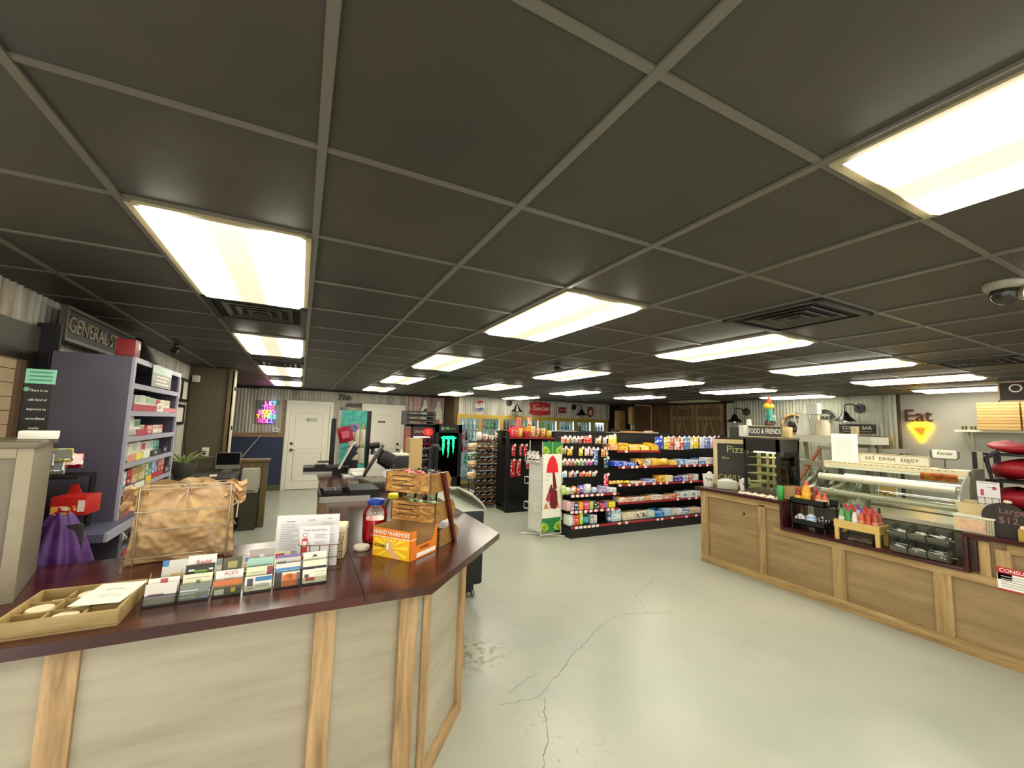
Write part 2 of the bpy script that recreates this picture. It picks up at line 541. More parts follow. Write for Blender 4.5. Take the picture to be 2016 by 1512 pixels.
# ------------------------------------------------------------------ ceiling fixtures
def panel_mat():
    m = bpy.data.materials.new('diffuser')
    m.use_nodes = True
    nt = m.node_tree
    b = nt.nodes['Principled BSDF']
    b.inputs['Base Color'].default_value = (.6, .58, .5, 1)
    tc = nt.nodes.new('ShaderNodeTexCoord')
    sx = nt.nodes.new('ShaderNodeSeparateXYZ')
    nt.links.new(tc.outputs['Object'], sx.inputs[0])
    ab = nt.nodes.new('ShaderNodeMath'); ab.operation = 'ABSOLUTE'
    nt.links.new(sx.outputs[0], ab.inputs[0])
    su = nt.nodes.new('ShaderNodeMath'); su.operation = 'SUBTRACT'; su.inputs[1].default_value = .20
    nt.links.new(ab.outputs[0], su.inputs[0])
    a2 = nt.nodes.new('ShaderNodeMath'); a2.operation = 'ABSOLUTE'
    nt.links.new(su.outputs[0], a2.inputs[0])
    mr = nt.nodes.new('ShaderNodeMapRange'); mr.interpolation_type = 'SMOOTHERSTEP'
    mr.inputs[1].default_value = 0.0; mr.inputs[2].default_value = .155
    mr.inputs[3].default_value = TUBE; mr.inputs[4].default_value = MIDDLE
    nt.links.new(a2.outputs[0], mr.inputs[0])
    # warm lens: pale cream between the tubes, whiter over them
    rp = nt.nodes.new('ShaderNodeValToRGB')
    rp.color_ramp.elements[0].position = 0; rp.color_ramp.elements[0].color = (1, .96, .84, 1)
    rp.color_ramp.elements[1].position = .16; rp.color_ramp.elements[1].color = (.93, .86, .58, 1)
    nt.links.new(a2.outputs[0], rp.inputs[0])
    nt.links.new(rp.outputs[0], b.inputs['Emission Color'])
    nt.links.new(mr.outputs[0], b.inputs['Emission Strength'])
    return m
DIFF = panel_mat()
FRAME = mat('#8d8160', .45)
def light_panel(lit):
    t = thing('ceiling_light', '-', 'ceiling light', (0, 0, CE))
    hx, hy = GS / 2 - .012, GT - .012
    mb = MB()
    for s in (-1, 1):
        mb.box(s * hx, s * (hx - .022), -hy, hy, -.016, -.001)
        mb.box(-hx, hx, s * hy, s * (hy - .022), -.016, -.001)
    mb.build('frame', FRAME, t)
    mb = MB()
    a, b_, c, d = hx - .02, hy - .02, hx - .05, hy - .05
    lo = [mb.bm.verts.new((x * c, y * d, -.036)) for x, y in ((-1, -1), (1, -1), (1, 1), (-1, 1))]
    hi = [mb.bm.verts.new((x * a, y * b_, -.010)) for x, y in ((-1, -1), (1, -1), (1, 1), (-1, 1))]
    mb.bm.faces.new(lo)
    for k in range(4):
        mb.bm.faces.new((lo[k], lo[(k + 1) % 4], hi[(k + 1) % 4], hi[k]))
    mb.build('diffuser', DIFF if lit else mat('#b9b3a3', .5), t)
    return t
LP0 = LP1 = None
COLN = {-1: 'left wall column', 2: 'second column from the left wall', 5: 'third column from the left wall', 8: 'fourth column from the left wall', 11: 'fifth column from the left wall', 14: 'column nearest the coffee bar wall'}
DEPN = {-2: 'over the camera', 2: 'nearest cross row', 6: 'second cross row', 10: 'third cross row', 14: 'last cross row'}
for i in (-1, 2, 5, 8, 11, 14):
    for j in (-2, 2, 6, 10, 14):
        if (i >= 11 and j >= 14) or (i >= 8 and j == -2):
            continue
        lit = not (i == 14 and j == 10)
        loc = (gx(i + .5), gy(j + 1), CE)
        lab = '%s ceiling panel, %s, %s' % ('lit' if lit else 'unlit grey', COLN[i], DEPN[j])
        if lit and LP0 is None:
            LP0 = light_panel(True); LP0.location = loc; LP0['label'] = lab; LP0['group'] = 'ceiling light panels'
        elif lit:
            copy_tree(LP0, loc, lab)
        else:
            o = light_panel(False); o.location = loc; o['label'] = lab
VENTM = mat('#15130f', .45)
V0 = None
for (i, j, lab) in ((4, 1, 'black square ceiling vent in front of the coffee bar lights'), (-1, 4, 'black square ceiling vent behind the near left light panel'),
                    (9, 1, 'black square ceiling vent near the order sign'), (-1, 9, 'black ceiling vent between the two rear left light panels'),
                    (3, 9, 'black ceiling vent over the bread rack, between two light panels')):
    loc = (gx(i + .5), gy(j + .5), CE)
    if V0 is None:
        V0 = thing('ceiling_vent', lab, 'vent', loc, group='black ceiling vents')
        mb = MB(); mb.box(-.29, .29, -.29, .29, -.006, -.0015); mb.build('backing', mat('#080706', .8), V0)
        mb = MB()
        for s in (-1, 1):
            mb.box(s * .29, s * .25, -.29, .29, -.02, -.001); mb.box(-.29, .29, s * .29, s * .25, -.02, -.001)
        mb.build('frame', VENTM, V0)
        for k, h in enumerate((.2, .135, .07)):
            mb = MB()
            for s in (-1, 1):
                mb.box(s * h, s * (h - .03), -h, h, -.016, -.008, R=Matrix.Rotation(s * .5, 4, 'Y'))
                mb.box(-h, h, s * h, s * (h - .03), -.016, -.008, R=Matrix.Rotation(-s * .5, 4, 'X'))
            mb.build('louver_ring', mat('#2c2920', .4), V0)
    else:
        copy_tree(V0, loc, lab)
# dome camera and two bullet cameras
t = thing('security_camera', 'dome security camera with a white lamp at the right edge of the ceiling', 'security camera', (2.93, .66, CE))
mb = MB(); mb.lathe([(0, 0), (.075, 0), (.075, -.02), (.06, -.035), (0, -.035)], n=24); mb.build('base', mat('#8a8371', .4), t)
mb = MB(); mb.ball((0, 0, -.05), .055, n=20); mb.build('dome', mat('#29261f', .15), t)
mb = MB(); mb.tube([(0.0, -.05, -.062), (-.012, -.075, -.068)], [.03, .034], 16); mb.build('lens_ring', mat('#a39a86', .3, .6), t)
mb = MB(); mb.box(.06, .12, -.09, -.02, -.07, -.01, bev=.01); mb.build('lamp', mat('#fff8ee', .3, emit=2.0), t)
for lab, loc in (('black security camera hanging under a ceiling light in the middle of the shop', (2.64, 4.08, CE)), ('black security camera at the ceiling above the cigarette shelf', (-1.2, 5.35, CE))):
    t = thing('security_camera', lab, 'security camera', loc)
    mb = MB(); mb.lathe([(0, 0), (.05, 0), (.05, -.012), (.02, -.02), (.016, -.05), (0, -.05)], n=16); mb.build('mount', mat('#1b1915', .4), t)
    mb = MB(); mb.tube([(0, .03, -.06), (0, -.02, -.075), (0, -.07, -.09)], [.03, .034, .03], 12); mb.build('housing', mat('#232019', .35), t)
t = thing('smoke_detector', 'small round smoke detector on the ceiling far back by the coolers', 'smoke detector', (6.7, 9.0, CE))
mb = MB(); mb.lathe([(0, 0), (.07, 0), (.07, -.02), (.045, -.045), (0, -.045)], n=20); mb.build('body', mat('#7a7566', .5), t)
# ------------------------------------------------------------------ front sales counter
CH = .95
GREYPLY = ramp_mat(((.25, '#968d77'), (.5, '#aba28b'), (.75, '#bcb39c')), scale=1.6, stretch=(.6, .6, 5), rough=.55)
POST = ramp_mat(((.22, '#6e5335'), (.45, '#a38358'), (.6, '#b8976a'), (.78, '#c9ab80')), scale=2.6, stretch=(10, 10, .9), rough=.6, dist=.6)
POSTX = ramp_mat(((.22, '#6e5335'), (.45, '#a38358'), (.6, '#b8976a'), (.78, '#c9ab80')), scale=2.6, stretch=(.9, .9, 10), rough=.6, dist=.6)
REDW = ramp_mat(((.2, '#1f0706'), (.45, '#360f0b'), (.6, '#471710'), (.8, '#5c281c')), scale=2.2, stretch=(.5, 6, 6), rough=.22, dist=.4, spec=.6)
REDY = ramp_mat(((.2, '#240d08'), (.45, '#3c1a11'), (.6, '#4c2518'), (.8, '#663a28')), scale=2.0, stretch=(4, .5, 4), rough=.2, dist=.4, spec=.6)
t = thing('sales_counter', 'long sales counter with a dark red wood top and a cut corner', 'counter', (0, 2.0, 0))
def loc_pts(pts, o=(0, 2.0)): return [(x - o[0], y - o[1]) for x, y in pts]
mb = MB()
mb.prism(loc_pts([(-2.2, 2.05), (.595, 2.05), (.955, 2.50), (.955, 6.8), (.34, 6.8), (.34, 2.95), (-2.2, 2.65)]), 0.0, .91)
mb.build('body_panel', [GREYPLY], t)
def post(x0, x1, y, z0=0.0, z1=.895):
    m = MB(); m.box(x0, x1, y - 2.0, y - 2.0 + .022, z0, z1, bev=.002); m.build('post', POST, t)
for x0, x1 in ((-1.53, -1.45), (-.715, -.625), (.115, .198), (.475, .556)):
    post(x0, x1, 2.028)
# chamfer posts and rails
dirv = Vector((.36, .45, 0)).normalized()
an = math.atan2(dirv.y, dirv.x)
def cham(name, s0, s1, z0, z1, m, th=.022):
    b = MB(); L = s1 - s0
    b.box(s0, s1, -th, 0, z0, z1, bev=.002)
    o = b.build(name, m, t, loc=(.595, .05, 0), rz=an)
    return o
cham('post', -.012, .034, 0, .895, POST)
cham('post', .515, .588, 0, .91, POST)
cham('rail', .034, .515, 0, .075, POSTX)
m = MB(); m.box(-2.2, .6, .03, .052, .895, .91); m.build('rail', POSTX, t)
m = MB(); m.box(-2.2, .6, .028, .05, 0, .075); m.build('rail', POSTX, t)
for k in range(9):
    m = MB(); y0 = 2.98 - 2 + k * .425; m.box(.315, .34, y0, y0 + .41, 0, .91, bev=.003); m.build('side_board', POST, t)
m = MB(); m.box(.30, .345, 4.74, 4.81, 0, .91, bev=.003); m.build('post', POST, t)
# tops
m = MB(); m.prism(loc_pts([(-2.2, 1.95), (.298, 1.95), (.298, 3.02), (-2.2, 2.79)]), .91, CH)
m.build('countertop', REDW, t, smooth=30)
m = MB(); m.prism(loc_pts([(.3005, 1.95), (.60, 1.95), (1.29, 2.69), (1.29, 6.9), (.26, 6.9), (.26, 3.03), (.3005, 3.02)]), .91, CH)
m.build('countertop', REDY, t)

# ---- terminal at the left edge
t = thing('lottery_terminal', 'grey metal terminal cabinet standing at the left end of the counter', 'terminal', (-.955, 2.40, CH), math.radians(14))
STEEL = mat('#79705d', .5, .25, noise=.08, scale=14)
mb = MB(); mb.box(-.5, 0, 0, .43, .0, .60, bev=.006); mb.build('cabinet', STEEL, t)
mb = MB()
for a in ((-.5, -.045, .0, .08), (-.5, -.045, .56, .6), (-.045, -.0, .0, .6)):
    mb.box(a[0], a[1], -.012, .0, a[2], a[3], bev=.003)
mb.build('front_bezel', mat('#958a72', .5, .2, noise=.06, scale=20), t)
mb = MB(); mb.box(-.47, -.12, -.006, .0, .12, .5, bev=.03); mb.build('screen', mat('#2b241c', .25), t)
mb = MB(); mb.box(-.52, .012, -.02, .45, .6, .625, bev=.004); mb.build('lid', mat('#6b6350', .4, .3), t)
mb = MB(); mb.box(-.1, -.07, -.016, -.0, .06, .08); mb.build('latch', mat('#16130f', .4), t)
tag(MB().box(-.06, .06, -.05, .05, 0, .035, bev=.004).build('card_box', mat('#e8e4d6', .6), None, (-1.05, 2.66, CH + .626), .3), 'small white box on top of the grey terminal', 'box')

# ---- wooden tray with biscuits and a card
TRAYW = ramp_mat(((.25, '#7a6236'), (.5, '#9c8350'), (.75, '#b49c68')), scale=3, stretch=(1, 8, 8), rough=.6)
t = thing('wooden_tray', 'wooden tray with nine compartments of pale biscuits at the left of the counter', 'tray', (-.855, 2.012, CH), math.radians(0))
mb = MB(); mb.box(0, .325, 0, .325, 0, .008); mb.build('base', TRAYW, t)
for a in ((0, .325, 0, .013), (0, .325, .312, .325), (0, .013, .013, .312), (.312, .325, .013, .312)):
    mb = MB(); mb.box(*a, .004, .055, bev=.003); mb.build('side', TRAYW, t)
for k in (1, 2):
    mb = MB(); mb.box(.013, .312, k * .108 - .004, k * .108 + .004, .008, .042); mb.build('divider', TRAYW, t)
    mb = MB(); mb.box(k * .108 - .004, k * .108 + .004, .013, .312, .008, .042); mb.build('divider', TRAYW, t)
BISC = mat('#d8cba6', .75, noise=.06, scale=40)
def bone(loc, rz, lab):
    m = MB()
    pts = []
    for (cx, cy, a0) in ((.03, .011, -.7), (.03, -.011, -PI / 2 - .5), (-.03, -.011, PI - .7), (-.03, .011, PI / 2 - .5)):
        pass
    for k in range(40):
        a = 2 * PI * k / 40
        r = .026 + .016 * abs(math.cos(a)) ** 1.5 - .012 * abs(math.sin(a)) ** 2 + .006 * math.cos(4 * a)
        pts.append((1.15 * r * math.cos(a), .95 * r * math.sin(a)))
    m.prism(pts, 0, .014)
    return tag(m.build('bone_biscuit', BISC, None, loc, rz, smooth=40), lab, 'biscuit', 'biscuits in the wooden tray')
def rnd_b(loc, lab):
    m = MB(); m.lathe([(0, 0), (.038, 0), (.041, .006), (.041, .022), (.036, .03), (0, .031)], n=24)
    return tag(m.build('round_biscuit', BISC, None, loc), lab, 'biscuit', 'biscuits in the wooden tray')
bz = CH + .0085
cell = lambda c, r: (-.855 + .06 + c * .104, 2.012 + .06 + r * .104, bz)
bone(cell(0, 2), .3, 'bone-shaped biscuit in the back left compartment of the wooden tray')
rnd_b(cell(0, 1), 'round biscuit in the middle left compartment of the wooden tray')
bone(cell(0, 0), .35, 'bone-shaped biscuit in the front left compartment of the wooden tray')
rnd_b(cell(1, 2), 'round biscuit in the back middle compartment, partly under the card')
bone(cell(1, 1), .25, 'bone-shaped biscuit in the centre compartment of the wooden tray')
rnd_b(cell(1, 0), 'round biscuit in the front middle compartment of the wooden tray')
bone(cell(2, 0), .2, 'bone-shaped biscuit in the front right compartment below the card')
mb = MB(); mb.box(-.075, .075, -.11, .11, 0, .0015)
mb.tube([(-.03 + .06 * k / 8, .03 + .015 * math.sin(k / 8 * PI), .002) for k in range(9)], .0012, 4, 1)
mb.box(-.03, .04, -.02, -.017, .0015, .0018, 2); mb.box(-.03, .05, -.04, -.037, .0015, .0018, 2)
tag(mb.build('info_card', [mat('#e6e0cd', .6), mat('#9a6a58', .6), mat('#8f8a7c', .6)], None, (-.61, 2.2, CH + .0555), -.12), 'white printed card lying across the right of the biscuit tray', 'card')

# ---- clear card rack with business cards
ACR = glass_mat('#f2f5f0', .12, .05)
t = thing('card_rack', 'clear acrylic rack of business cards at the front of the counter', 'card holder', (-.50, 2.135, CH), math.radians(2.0))
for k in range(6):
    m = MB(); x0 = k * .111
    m.box(x0, x0 + .104, 0, .115, 0.0, .004)
    for q in range(3):
        m.box(x0, x0 + .104, .006 + q * .036, .008 + q * .036, .004, .034 + q * .03)
    for s in (0, .101):
        m.prism([(0, 0), (.115, 0), (.115, .105), (.0, .02)], x0 + s, x0 + s + .003, '+x')
    m.build('card_pocket', ACR, t)
CW = 'business cards in the acrylic rack'
def card(x, y, z, w_, h_, bg, bands, texts, label, lean=.22, rz=.035):
    """bands: (x0, x1, z0, z1, colour) in parts of the card; texts: (string, x, z, size, colour)"""
    m = MB(); mats = [mat(bg, .5)]
    m.box(0, w_, 0, .004, 0, h_)
    for (a, b, c, d, col) in bands:
        mats.append(mat(col, .5)); m.box(a * w_, b * w_, -.0006, 0, c * h_, d * h_, len(mats) - 1)
    for (s, tx, tz, sz, col) in texts:
        mats.append(mat(col, .5)); m.text(s, sz, '-y', (tx * w_, -.001, tz * h_), .0006, len(mats) - 1)
    bmesh.ops.transform(m.bm, matrix=Matrix.Rotation(-lean, 4, 'X'), verts=m.bm.verts)
    o = m.build('business_card', mats, None, (x, y, z), rz)
    return tag(o, label, 'card', CW)
def cx(k): return -.497 + k * .111
T3 = [  # tier, column, bg, bands, texts, label
 (0, 0, '#d9d3c8', [(0, 1, 0, .36, '#8c8580'), (.0, 1, .36, .44, '#4a4a66'), (.1, .6, .4, .5, '#7a4a44')], [], 'grey and white flyer with a red truck picture, front left of the card rack'),
 (0, 1, '#7d8478', [(0, .6, .55, .62, '#c8d0cc'), (0, .5, .35, .4, '#c8d0cc'), (.72, 1, 0, .2, '#8390c0'), (0, .55, .15, .19, '#c8d0cc')], [], 'grey green business card with white lines in the front tier of the rack'),
 (0, 2, '#4d4431', [(0, 1, .62, 1, '#c9713a'), (0, 1, .52, .6, '#8a6a34'), (.05, .38, .05, .4, '#cfcabb'), (.62, .78, .15, .42, '#d8b63a')], [], 'brown card with an orange top and yellow emblem in the front tier'),
 (0, 3, '#e6e2d2', [(.38, 1, .62, .92, '#3f7fa8'), (.08, .3, .35, .85, '#4a4a56'), (.4, .9, .4, .44, '#9a9a94'), (.4, .9, .25, .29, '#9a9a94')], [('Alfa', .2, .18, .014, '#b04a3e')], 'white card with a portrait and blue block in the front tier'),
 (0, 4, '#dfd8c6', [(0, .28, 0, 1, '#3a342c'), (.3, .86, .0, .82, '#d9713a'), (.45, .7, .5, .9, '#e08a50'), (.86, 1, 0, .9, '#6a6a5c')], [], 'white card with a big orange tree picture in the front tier'),
 (0, 5, '#e9e4d0', [(.12, .5, .15, .4, '#c4473c'), (.08, .25, .42, .65, '#4d4a38'), (.5, .95, .75, .79, '#a9a392'), (.55, .95, .55, .58, '#b7b1a0')], [], 'cream card with a red tractor picture at the right end of the front tier'),
 (1, 0, '#ece7d8', [(.1, .95, .3, .62, '#3b3a5c'), (.38, .62, .62, .95, '#b7545a')], [('Properties', .58, .38, .017, '#f4f2ea'), ('Southern Only All', .55, .53, .009, '#f4f2ea')], 'white card reading Properties on a navy band, at the left of the rack'),
 (1, 1, '#e6deba', [(.1, .9, .72, .76, '#8f8a70'), (.45, .6, .35, .6, '#7a8a78')], [], 'pale yellow card with small grey lettering in the second tier'),
 (1, 2, '#ebe6dc', [], [("ACE'S", .55, .78, .02, '#a8405a'), ('Call Us', .5, .4, .01, '#9a9a9a')], "white card reading ACE'S in red letters, third column of the rack"),
 (1, 3, '#e2dcba', [(.78, 1, .1, .95, '#8f3f48'), (.1, .7, .6, .64, '#9a9478'), (.1, .7, .35, .39, '#9a9478')], [], 'pale yellow card with a red and white striped corner'),
 (1, 4, '#e0d8cc', [(0, 1, .25, .68, '#4a86bd')], [('FLOWERS DIRECT', .5, .46, .011, '#eef2f4')], 'card with a blue banner in the fifth column of the rack'),
 (1, 5, '#e8e6c8', [(0, 1, .12, .55, '#37324e')], [('T', .52, .34, .03, '#c04860')], 'pale card with a dark blue band and red T emblem'),
 (2, 1, '#2f2d22', [(.3, .75, .1, .6, '#7c9a4c'), (.1, .3, .55, .68, '#d8d4c4'), (.8, .95, .55, .68, '#d8d4c4')], [], 'black card with a green leaf picture in the second column of the rack'),
 (2, 3, '#9fc4b4', [(.2, .75, .3, .38, '#4a5a52')], [], 'mint green card with a dark line of lettering'),
 (2, 4, '#cfc4bc', [(0, 1, .78, 1, '#7a6a9a'), (.05, .4, .35, .55, '#8f8890')], [], 'beige card with a purple mountain top edge'),
 (2, 5, '#e9e6d2', [(.36, .62, .62, .68, '#4a463c'), (.42, .56, .68, .8, '#4a463c'), (.45, .55, .2, .32, '#6aa07a')], [], 'cream card with an arched black emblem at the right end of the rack'),
 (3, 1, '#ece7da', [], [('Redd', .55, .5, .026, '#c4504a')], 'white card reading Redd in red script'),
 (3, 3, '#a89c94', [(.4, .6, .4, .6, '#d8d4cc')], [], 'taupe card at the back of the fourth column'),
]
for (tr, k, bg, bd, tx, lb) in T3:
    card(cx(k), 2.15 + .036 * tr + .0035 * k, CH + .007 + .028 * tr, .1, .075 if (k == 0 and tr == 0) else .058, bg, bd, tx, lb)
t = thing('card_stand', 'low clear stand of business cards behind the card rack, by the paper bags', 'card holder', (-.52, 2.42, CH), math.radians(2))
m = MB(); m.box(0, .5, 0, .07, 0, .004); m.box(0, .5, .0, .002, .004, .025); m.box(0, .5, .066, .069, .004, .07); m.build('tray', ACR, t)
for (x, w_, h_, bg, bd, tx, lb) in (
 (-.51, .115, .085, '#e4e0d4', [(0, .2, .7, 1, '#4a8ac0'), (.3, .7, .12, .34, '#d8b878')], [], 'white card with a blue corner, leftmost in the back card stand'),
 (-.385, .1, .07, '#dcdccc', [(0, 1, .6, 1, '#8fa09a')], [('MAXX', .35, .3, .016, '#4a4a46')], 'card reading MAXX in the back card stand'),
 (-.28, .075, .07, '#77755f', [(.25, .75, .3, .75, '#cfc48a')], [], 'olive card with a pale crest in the back card stand'),
 (-.2, .065, .07, '#dcd6d0', [(.05, .95, .05, .45, '#d6aa62'), (.1, .9, .65, .9, '#7a88b8')], [], 'card with an orange lower half in the back card stand'),
 (-.132, .06, .07, '#a9c0da', [(.2, .9, .2, .75, '#e8ecf0')], [], 'light blue card with a white blot in the back card stand'),
 (-.07, .075, .075, '#e6dfc6', [(.08, .6, .5, .85, '#c03a44'), (.05, .9, .1, .2, '#a5874a')], [], 'cream card with a red patch, rightmost in the back card stand')):
    card(x, 2.435 + (x + .52) * .035, CH + .006, w_, h_, bg, bd, tx, lb)

# ---- wire bag rack with brown bags
WIRE = mat('#b5a78e', .3, .75)
t = thing('bag_rack', 'chrome wire bag rack full of brown carrier bags on the counter', 'bag rack', (-.505, 2.80, CH), math.radians(5))
m = MB()
for z in (.375, .392):
    m.tube([(-.19, -.06, z), (.19, -.06, z)], .0035)
for s in (-.19, .19):
    m.tube([(s, -.06, .005), (s, -.06, .39)], .005, 8); m.tube([(s, .1, .005), (s, .1, .39)], .005, 8)
    m.tube([(s, -.06, .38), (s, .1, .38)], .0035); m.tube([(s, -.06, .01), (s, .1, .01)], .0035)
m.tube([(-.19, .1, .385), (.19, .1, .385)], .0035)
m.build('frame', WIRE, t)
for z in (.265, .175):
    m = MB(); m.tube([(-.2, -.075, z), (.185, -.075, z), (.215, -.075, z + .015), (.225, -.07, z + (.03 if z > .2 else -.005) - (.0 if z > .2 else 0))], .0035); m.build('front_wire', WIRE, t)
m = MB(); m.tube([(.225, -.07, .205), (.228, -.07, .29)], .0045); m.build('side_loop', WIRE, t)
m = MB(); m.tube([(-.22, -.12, .0), (-.22, -.12, .05), (.1, -.12, .055)], .0035); m.build('bottom_wire', WIRE, t)
m = MB(); m.tube([(0, -.062, .392), (-.012, -.07, .41), (0, -.075, .42), (.012, -.07, .41), (.004, -.066, .385), (0, -.072, .33)], .003); m.build('hook', mat('#d8cfba', .3, .6), t)
def bagf(seed, off, dz):
    rnd = random.Random(seed)
    ph = [rnd.uniform(0, 6) for _ in range(6)]
    def f(u, v):
        x = -.205 + .41 * u
        z = .0 + (.385 + dz) * v
        ax, az = x, z - .36
        ang = math.atan2(az, ax + 1e-6)
        rad = math.hypot(ax, az)
        q = Vector((x * 7 + z * 4, z * 6 - x * 3 + seed * 9, seed))
        fold = .012 * math.sin(7 * ang + ph[0]) * max(0, 1 - rad * 2.6) + .034 * (abs(noise.noise(q)) - .2) + .018 * (abs(noise.noise(q * 2.3)) - .2) + .008 * noise.noise(q * 5)
        bulge = -.035 * math.sin(PI * min(1, v * 1.1)) * math.sin(PI * u)
        sag = .03 * (abs(u - .5) * 2) ** 2 * v
        flare = 1 + .10 * (1 - v) ** 2
        edge = 1 if v < .97 else .98
        return Vector((x * flare * edge, -.02 + off + fold * (1 - .4 * v) + bulge, z - sag + .012 * math.sin(14 * u + ph[4]) * v))
    return f
KRAFT = ramp_mat(((.25, '#a5845a'), (.5, '#bf9c6c'), (.62, '#c8a480'), (.8, '#d6b88c')), scale=7, rough=.6, bump=.35, detail=5, spec=.35)
bags = thing('carrier_bag', 'crumpled brown carrier bags gathered in the chrome wire rack', 'bag', (-.505, 2.80, CH + .004), math.radians(5))
m = MB(); m.surf(bagf(1, -.015, 0), 80, 64); m.surf(bagf(2, .05, .02), 40, 30); m.build('bag_body', KRAFT, bags)
def ear(side, seed):
    rnd = random.Random(seed); p = [rnd.uniform(0, 6) for _ in range(4)]
    def f(u, v):
        x = side * (.16 + .10 * u)
        z = .40 - .1 * v - .035 * u * (1 if side < 0 else .2) + .01 * math.sin(9 * u + p[0])
        return Vector((x, -.03 + .018 * math.sin(8 * v + 5 * u + p[1]) + .012 * math.sin(20 * v - 9 * u + p[2]), z - .02 * v * u))
    return f
for s in (-1, 1):
    m = MB(); m.surf(ear(s, 5 + s), 14, 12); m.build('bag_handle', KRAFT, bags)
m = MB(); m.surf(lambda u, v: Vector((-.08 + .16 * u, .02 + .015 * math.sin(9 * u) * (1 - v), .34 + (.075 * math.sin(PI * u) ** .6) * v)), 16, 8); m.build('bag_handle', KRAFT, bags)

# ---- menus in a wire holder
t = thing('menu_holder', 'small copper wire holder with menus on the counter', 'menu holder', (.14, 2.40, CH), math.radians(-12))
COPW = mat('#7c5a44', .35, .7)
m = MB()
for z in (.004, .06, .12):
    m.tube([(-.085, -.045, z), (.085, -.045, z), (.1, -.03, z), (.1, .045, z), (-.1, .045, z), (-.1, -.03, z)], .0022, 6, close=True)
for x in (-.085, -.045, 0, .045, .085):
    m.tube([(x, -.045, .004), (x, -.045, .12)], .002)
for s in (-.1, .1):
    m.tube([(s, .0, .004), (s, .0, .12)], .002); m.tube([(s, -.03, .12), (s, -.015, .145), (s, .02, .15), (s, .045, .12)], .002)
m.build('wire_basket', COPW, t)
def lines(m, x0, x1, zs, mi, th=.0016, y=-.0007):
    for z in zs: m.box(x0, x1, y, 0, z, z + th, mi)
INK = mat('#7d7a80', .6)
def sheet(name, loc, rz, w_, h_, label, draw, lean=.06):
    m = MB(); m.box(-w_ / 2, w_ / 2, 0, .0015, 0, h_)
    mats = [mat('#e6e2e0', .55), INK, mat('#c8423c', .5), mat('#f2efea', .5)]
    draw(m)
    bmesh.ops.transform(m.bm, matrix=Matrix.Rotation(-lean, 4, 'X'), verts=m.bm.verts)
    return tag(m.build(name, mats, None, loc, rz), label, 'menu', 'paper menus on the counter')
def d_big(m):
    rnd = random.Random(3)
    for (a, b) in ((-.13, -.03), (.06, .13)):
        z = .2
        while z > .02:
            m.box(a, a + (b - a) * rnd.uniform(.5, 1), -.0007, 0, z, z + .0016, 1); z -= .0085
    for (a, b, z) in ((-.105, -.065, .212), (0.0, .03, .216), (.09, .115, .222)):
        m.box(a, b, -.0007, 0, z, z + .003, 1)
sheet('menu_sheet', (.075, 2.475, CH + .002), math.radians(-9), .3, .245, 'wide white printed menu sheet standing at the back of the wire holder', d_big)
def d_mid(m): lines(m, .05, .075, [.03 + .012 * k for k in range(11)], 1)
sheet('menu_sheet', (.125, 2.40, CH + .006), math.radians(-10), .19, .2, 'middle white menu sheet between the wide menu and the gas pump menu', d_mid)
def d_pump(m):
    m.text('Trudy General Store', .013, '-y', (.0, -.001, .185), .0006, 1)
    m.box(-.058, -.032, -.0008, 0, .05, .145, 2); m.box(-.064, -.026, -.0008, 0, .042, .05, 2)
    m.box(-.054, -.036, -.0014, -.0008, .105, .132, 3); m.box(-.052, -.038, -.0014, -.0008, .062, .078, 3)
    m.box(-.047, -.043, -.0008, 0, .145, .152, 2)
    m.prism([(-.045 + .011 * math.cos(a * PI / 8), .162 + .011 * math.sin(a * PI / 8)) for a in range(16)], 0, .0008, '-y', m=2)
    m.prism([(-.045 + .008 * math.cos(a * PI / 8), .162 + .008 * math.sin(a * PI / 8)) for a in range(16)], .0008, .0014, '-y', m=3)
    lines(m, 0.0, .05, (.16, .153, .146, .125, .118), 1); m.box(.005, .04, -.0008, 0, .108, .111, 1)
    m.tube([(-.03, -.001, .13), (-.022, -.001, .12), (-.02, -.001, .06)], .0008, 4, 1)
sheet('menu_sheet', (.105, 2.372, CH + .006), math.radians(-10), .14, .205, 'white menu with a red gas pump drawing, frontmost in the wire holder', d_pump)
# ---- cream napkin dispenser behind the menus
t = thing('napkin_dispenser', 'cream plastic napkin dispenser behind the white menus', 'dispenser', (.225, 2.56, CH), math.radians(-12))
CREAM = mat('#cfc19c', .4)
m = MB(); m.box(-.05, .05, -.06, .06, 0, .135, bev=.012); m.build('body', CREAM, t)
m = MB(); m.box(-.054, .054, -.064, .064, .135, .175, bev=.012); m.build('lid', mat('#ddd3b4', .4), t)
for k in range(4):
    m = MB(); m.box(-.04 + k * .022, -.03 + k * .022, -.063, -.055, .015, .125); m.build('rib', mat('#b5a57c', .5), t)
# ---- jars
def jar(loc, lid, liquid, label, lh, extra=None):
    t = thing('plastic_jar', label, 'jar', loc)
    m = MB(); m.lathe([(0, 0), (.07, 0), (.078, .01), (.08, .03), (.08, .15), (.074, .175), (.052, .198), (.05, .215)], n=28); m.build('glass_body', glass_mat('#fbf6f2', .15), t)
    if liquid:
        m = MB(); m.lathe([(0, .004), (.068, .004), (.0755, .012), (.0765, .03), (.0765, lh), (0, lh)], n=28); m.build('contents', liquid, t)
    m = MB(); m.lathe([(0, .232), (.05, .232), (.056, .228), (.057, .206), (.054, .203), (0, .203)], n=28); m.build('lid', mat(lid, .35), t)
    return t
redliq = mat('#e01420', .15, noise=.3, scale=14, coat=.4)
j = jar((.463, 2.785, CH), '#1f3ea0', redliq, 'plastic jar of red pickled eggs with a blue lid', .125)
j.scale = (.92, .92, 1.12)
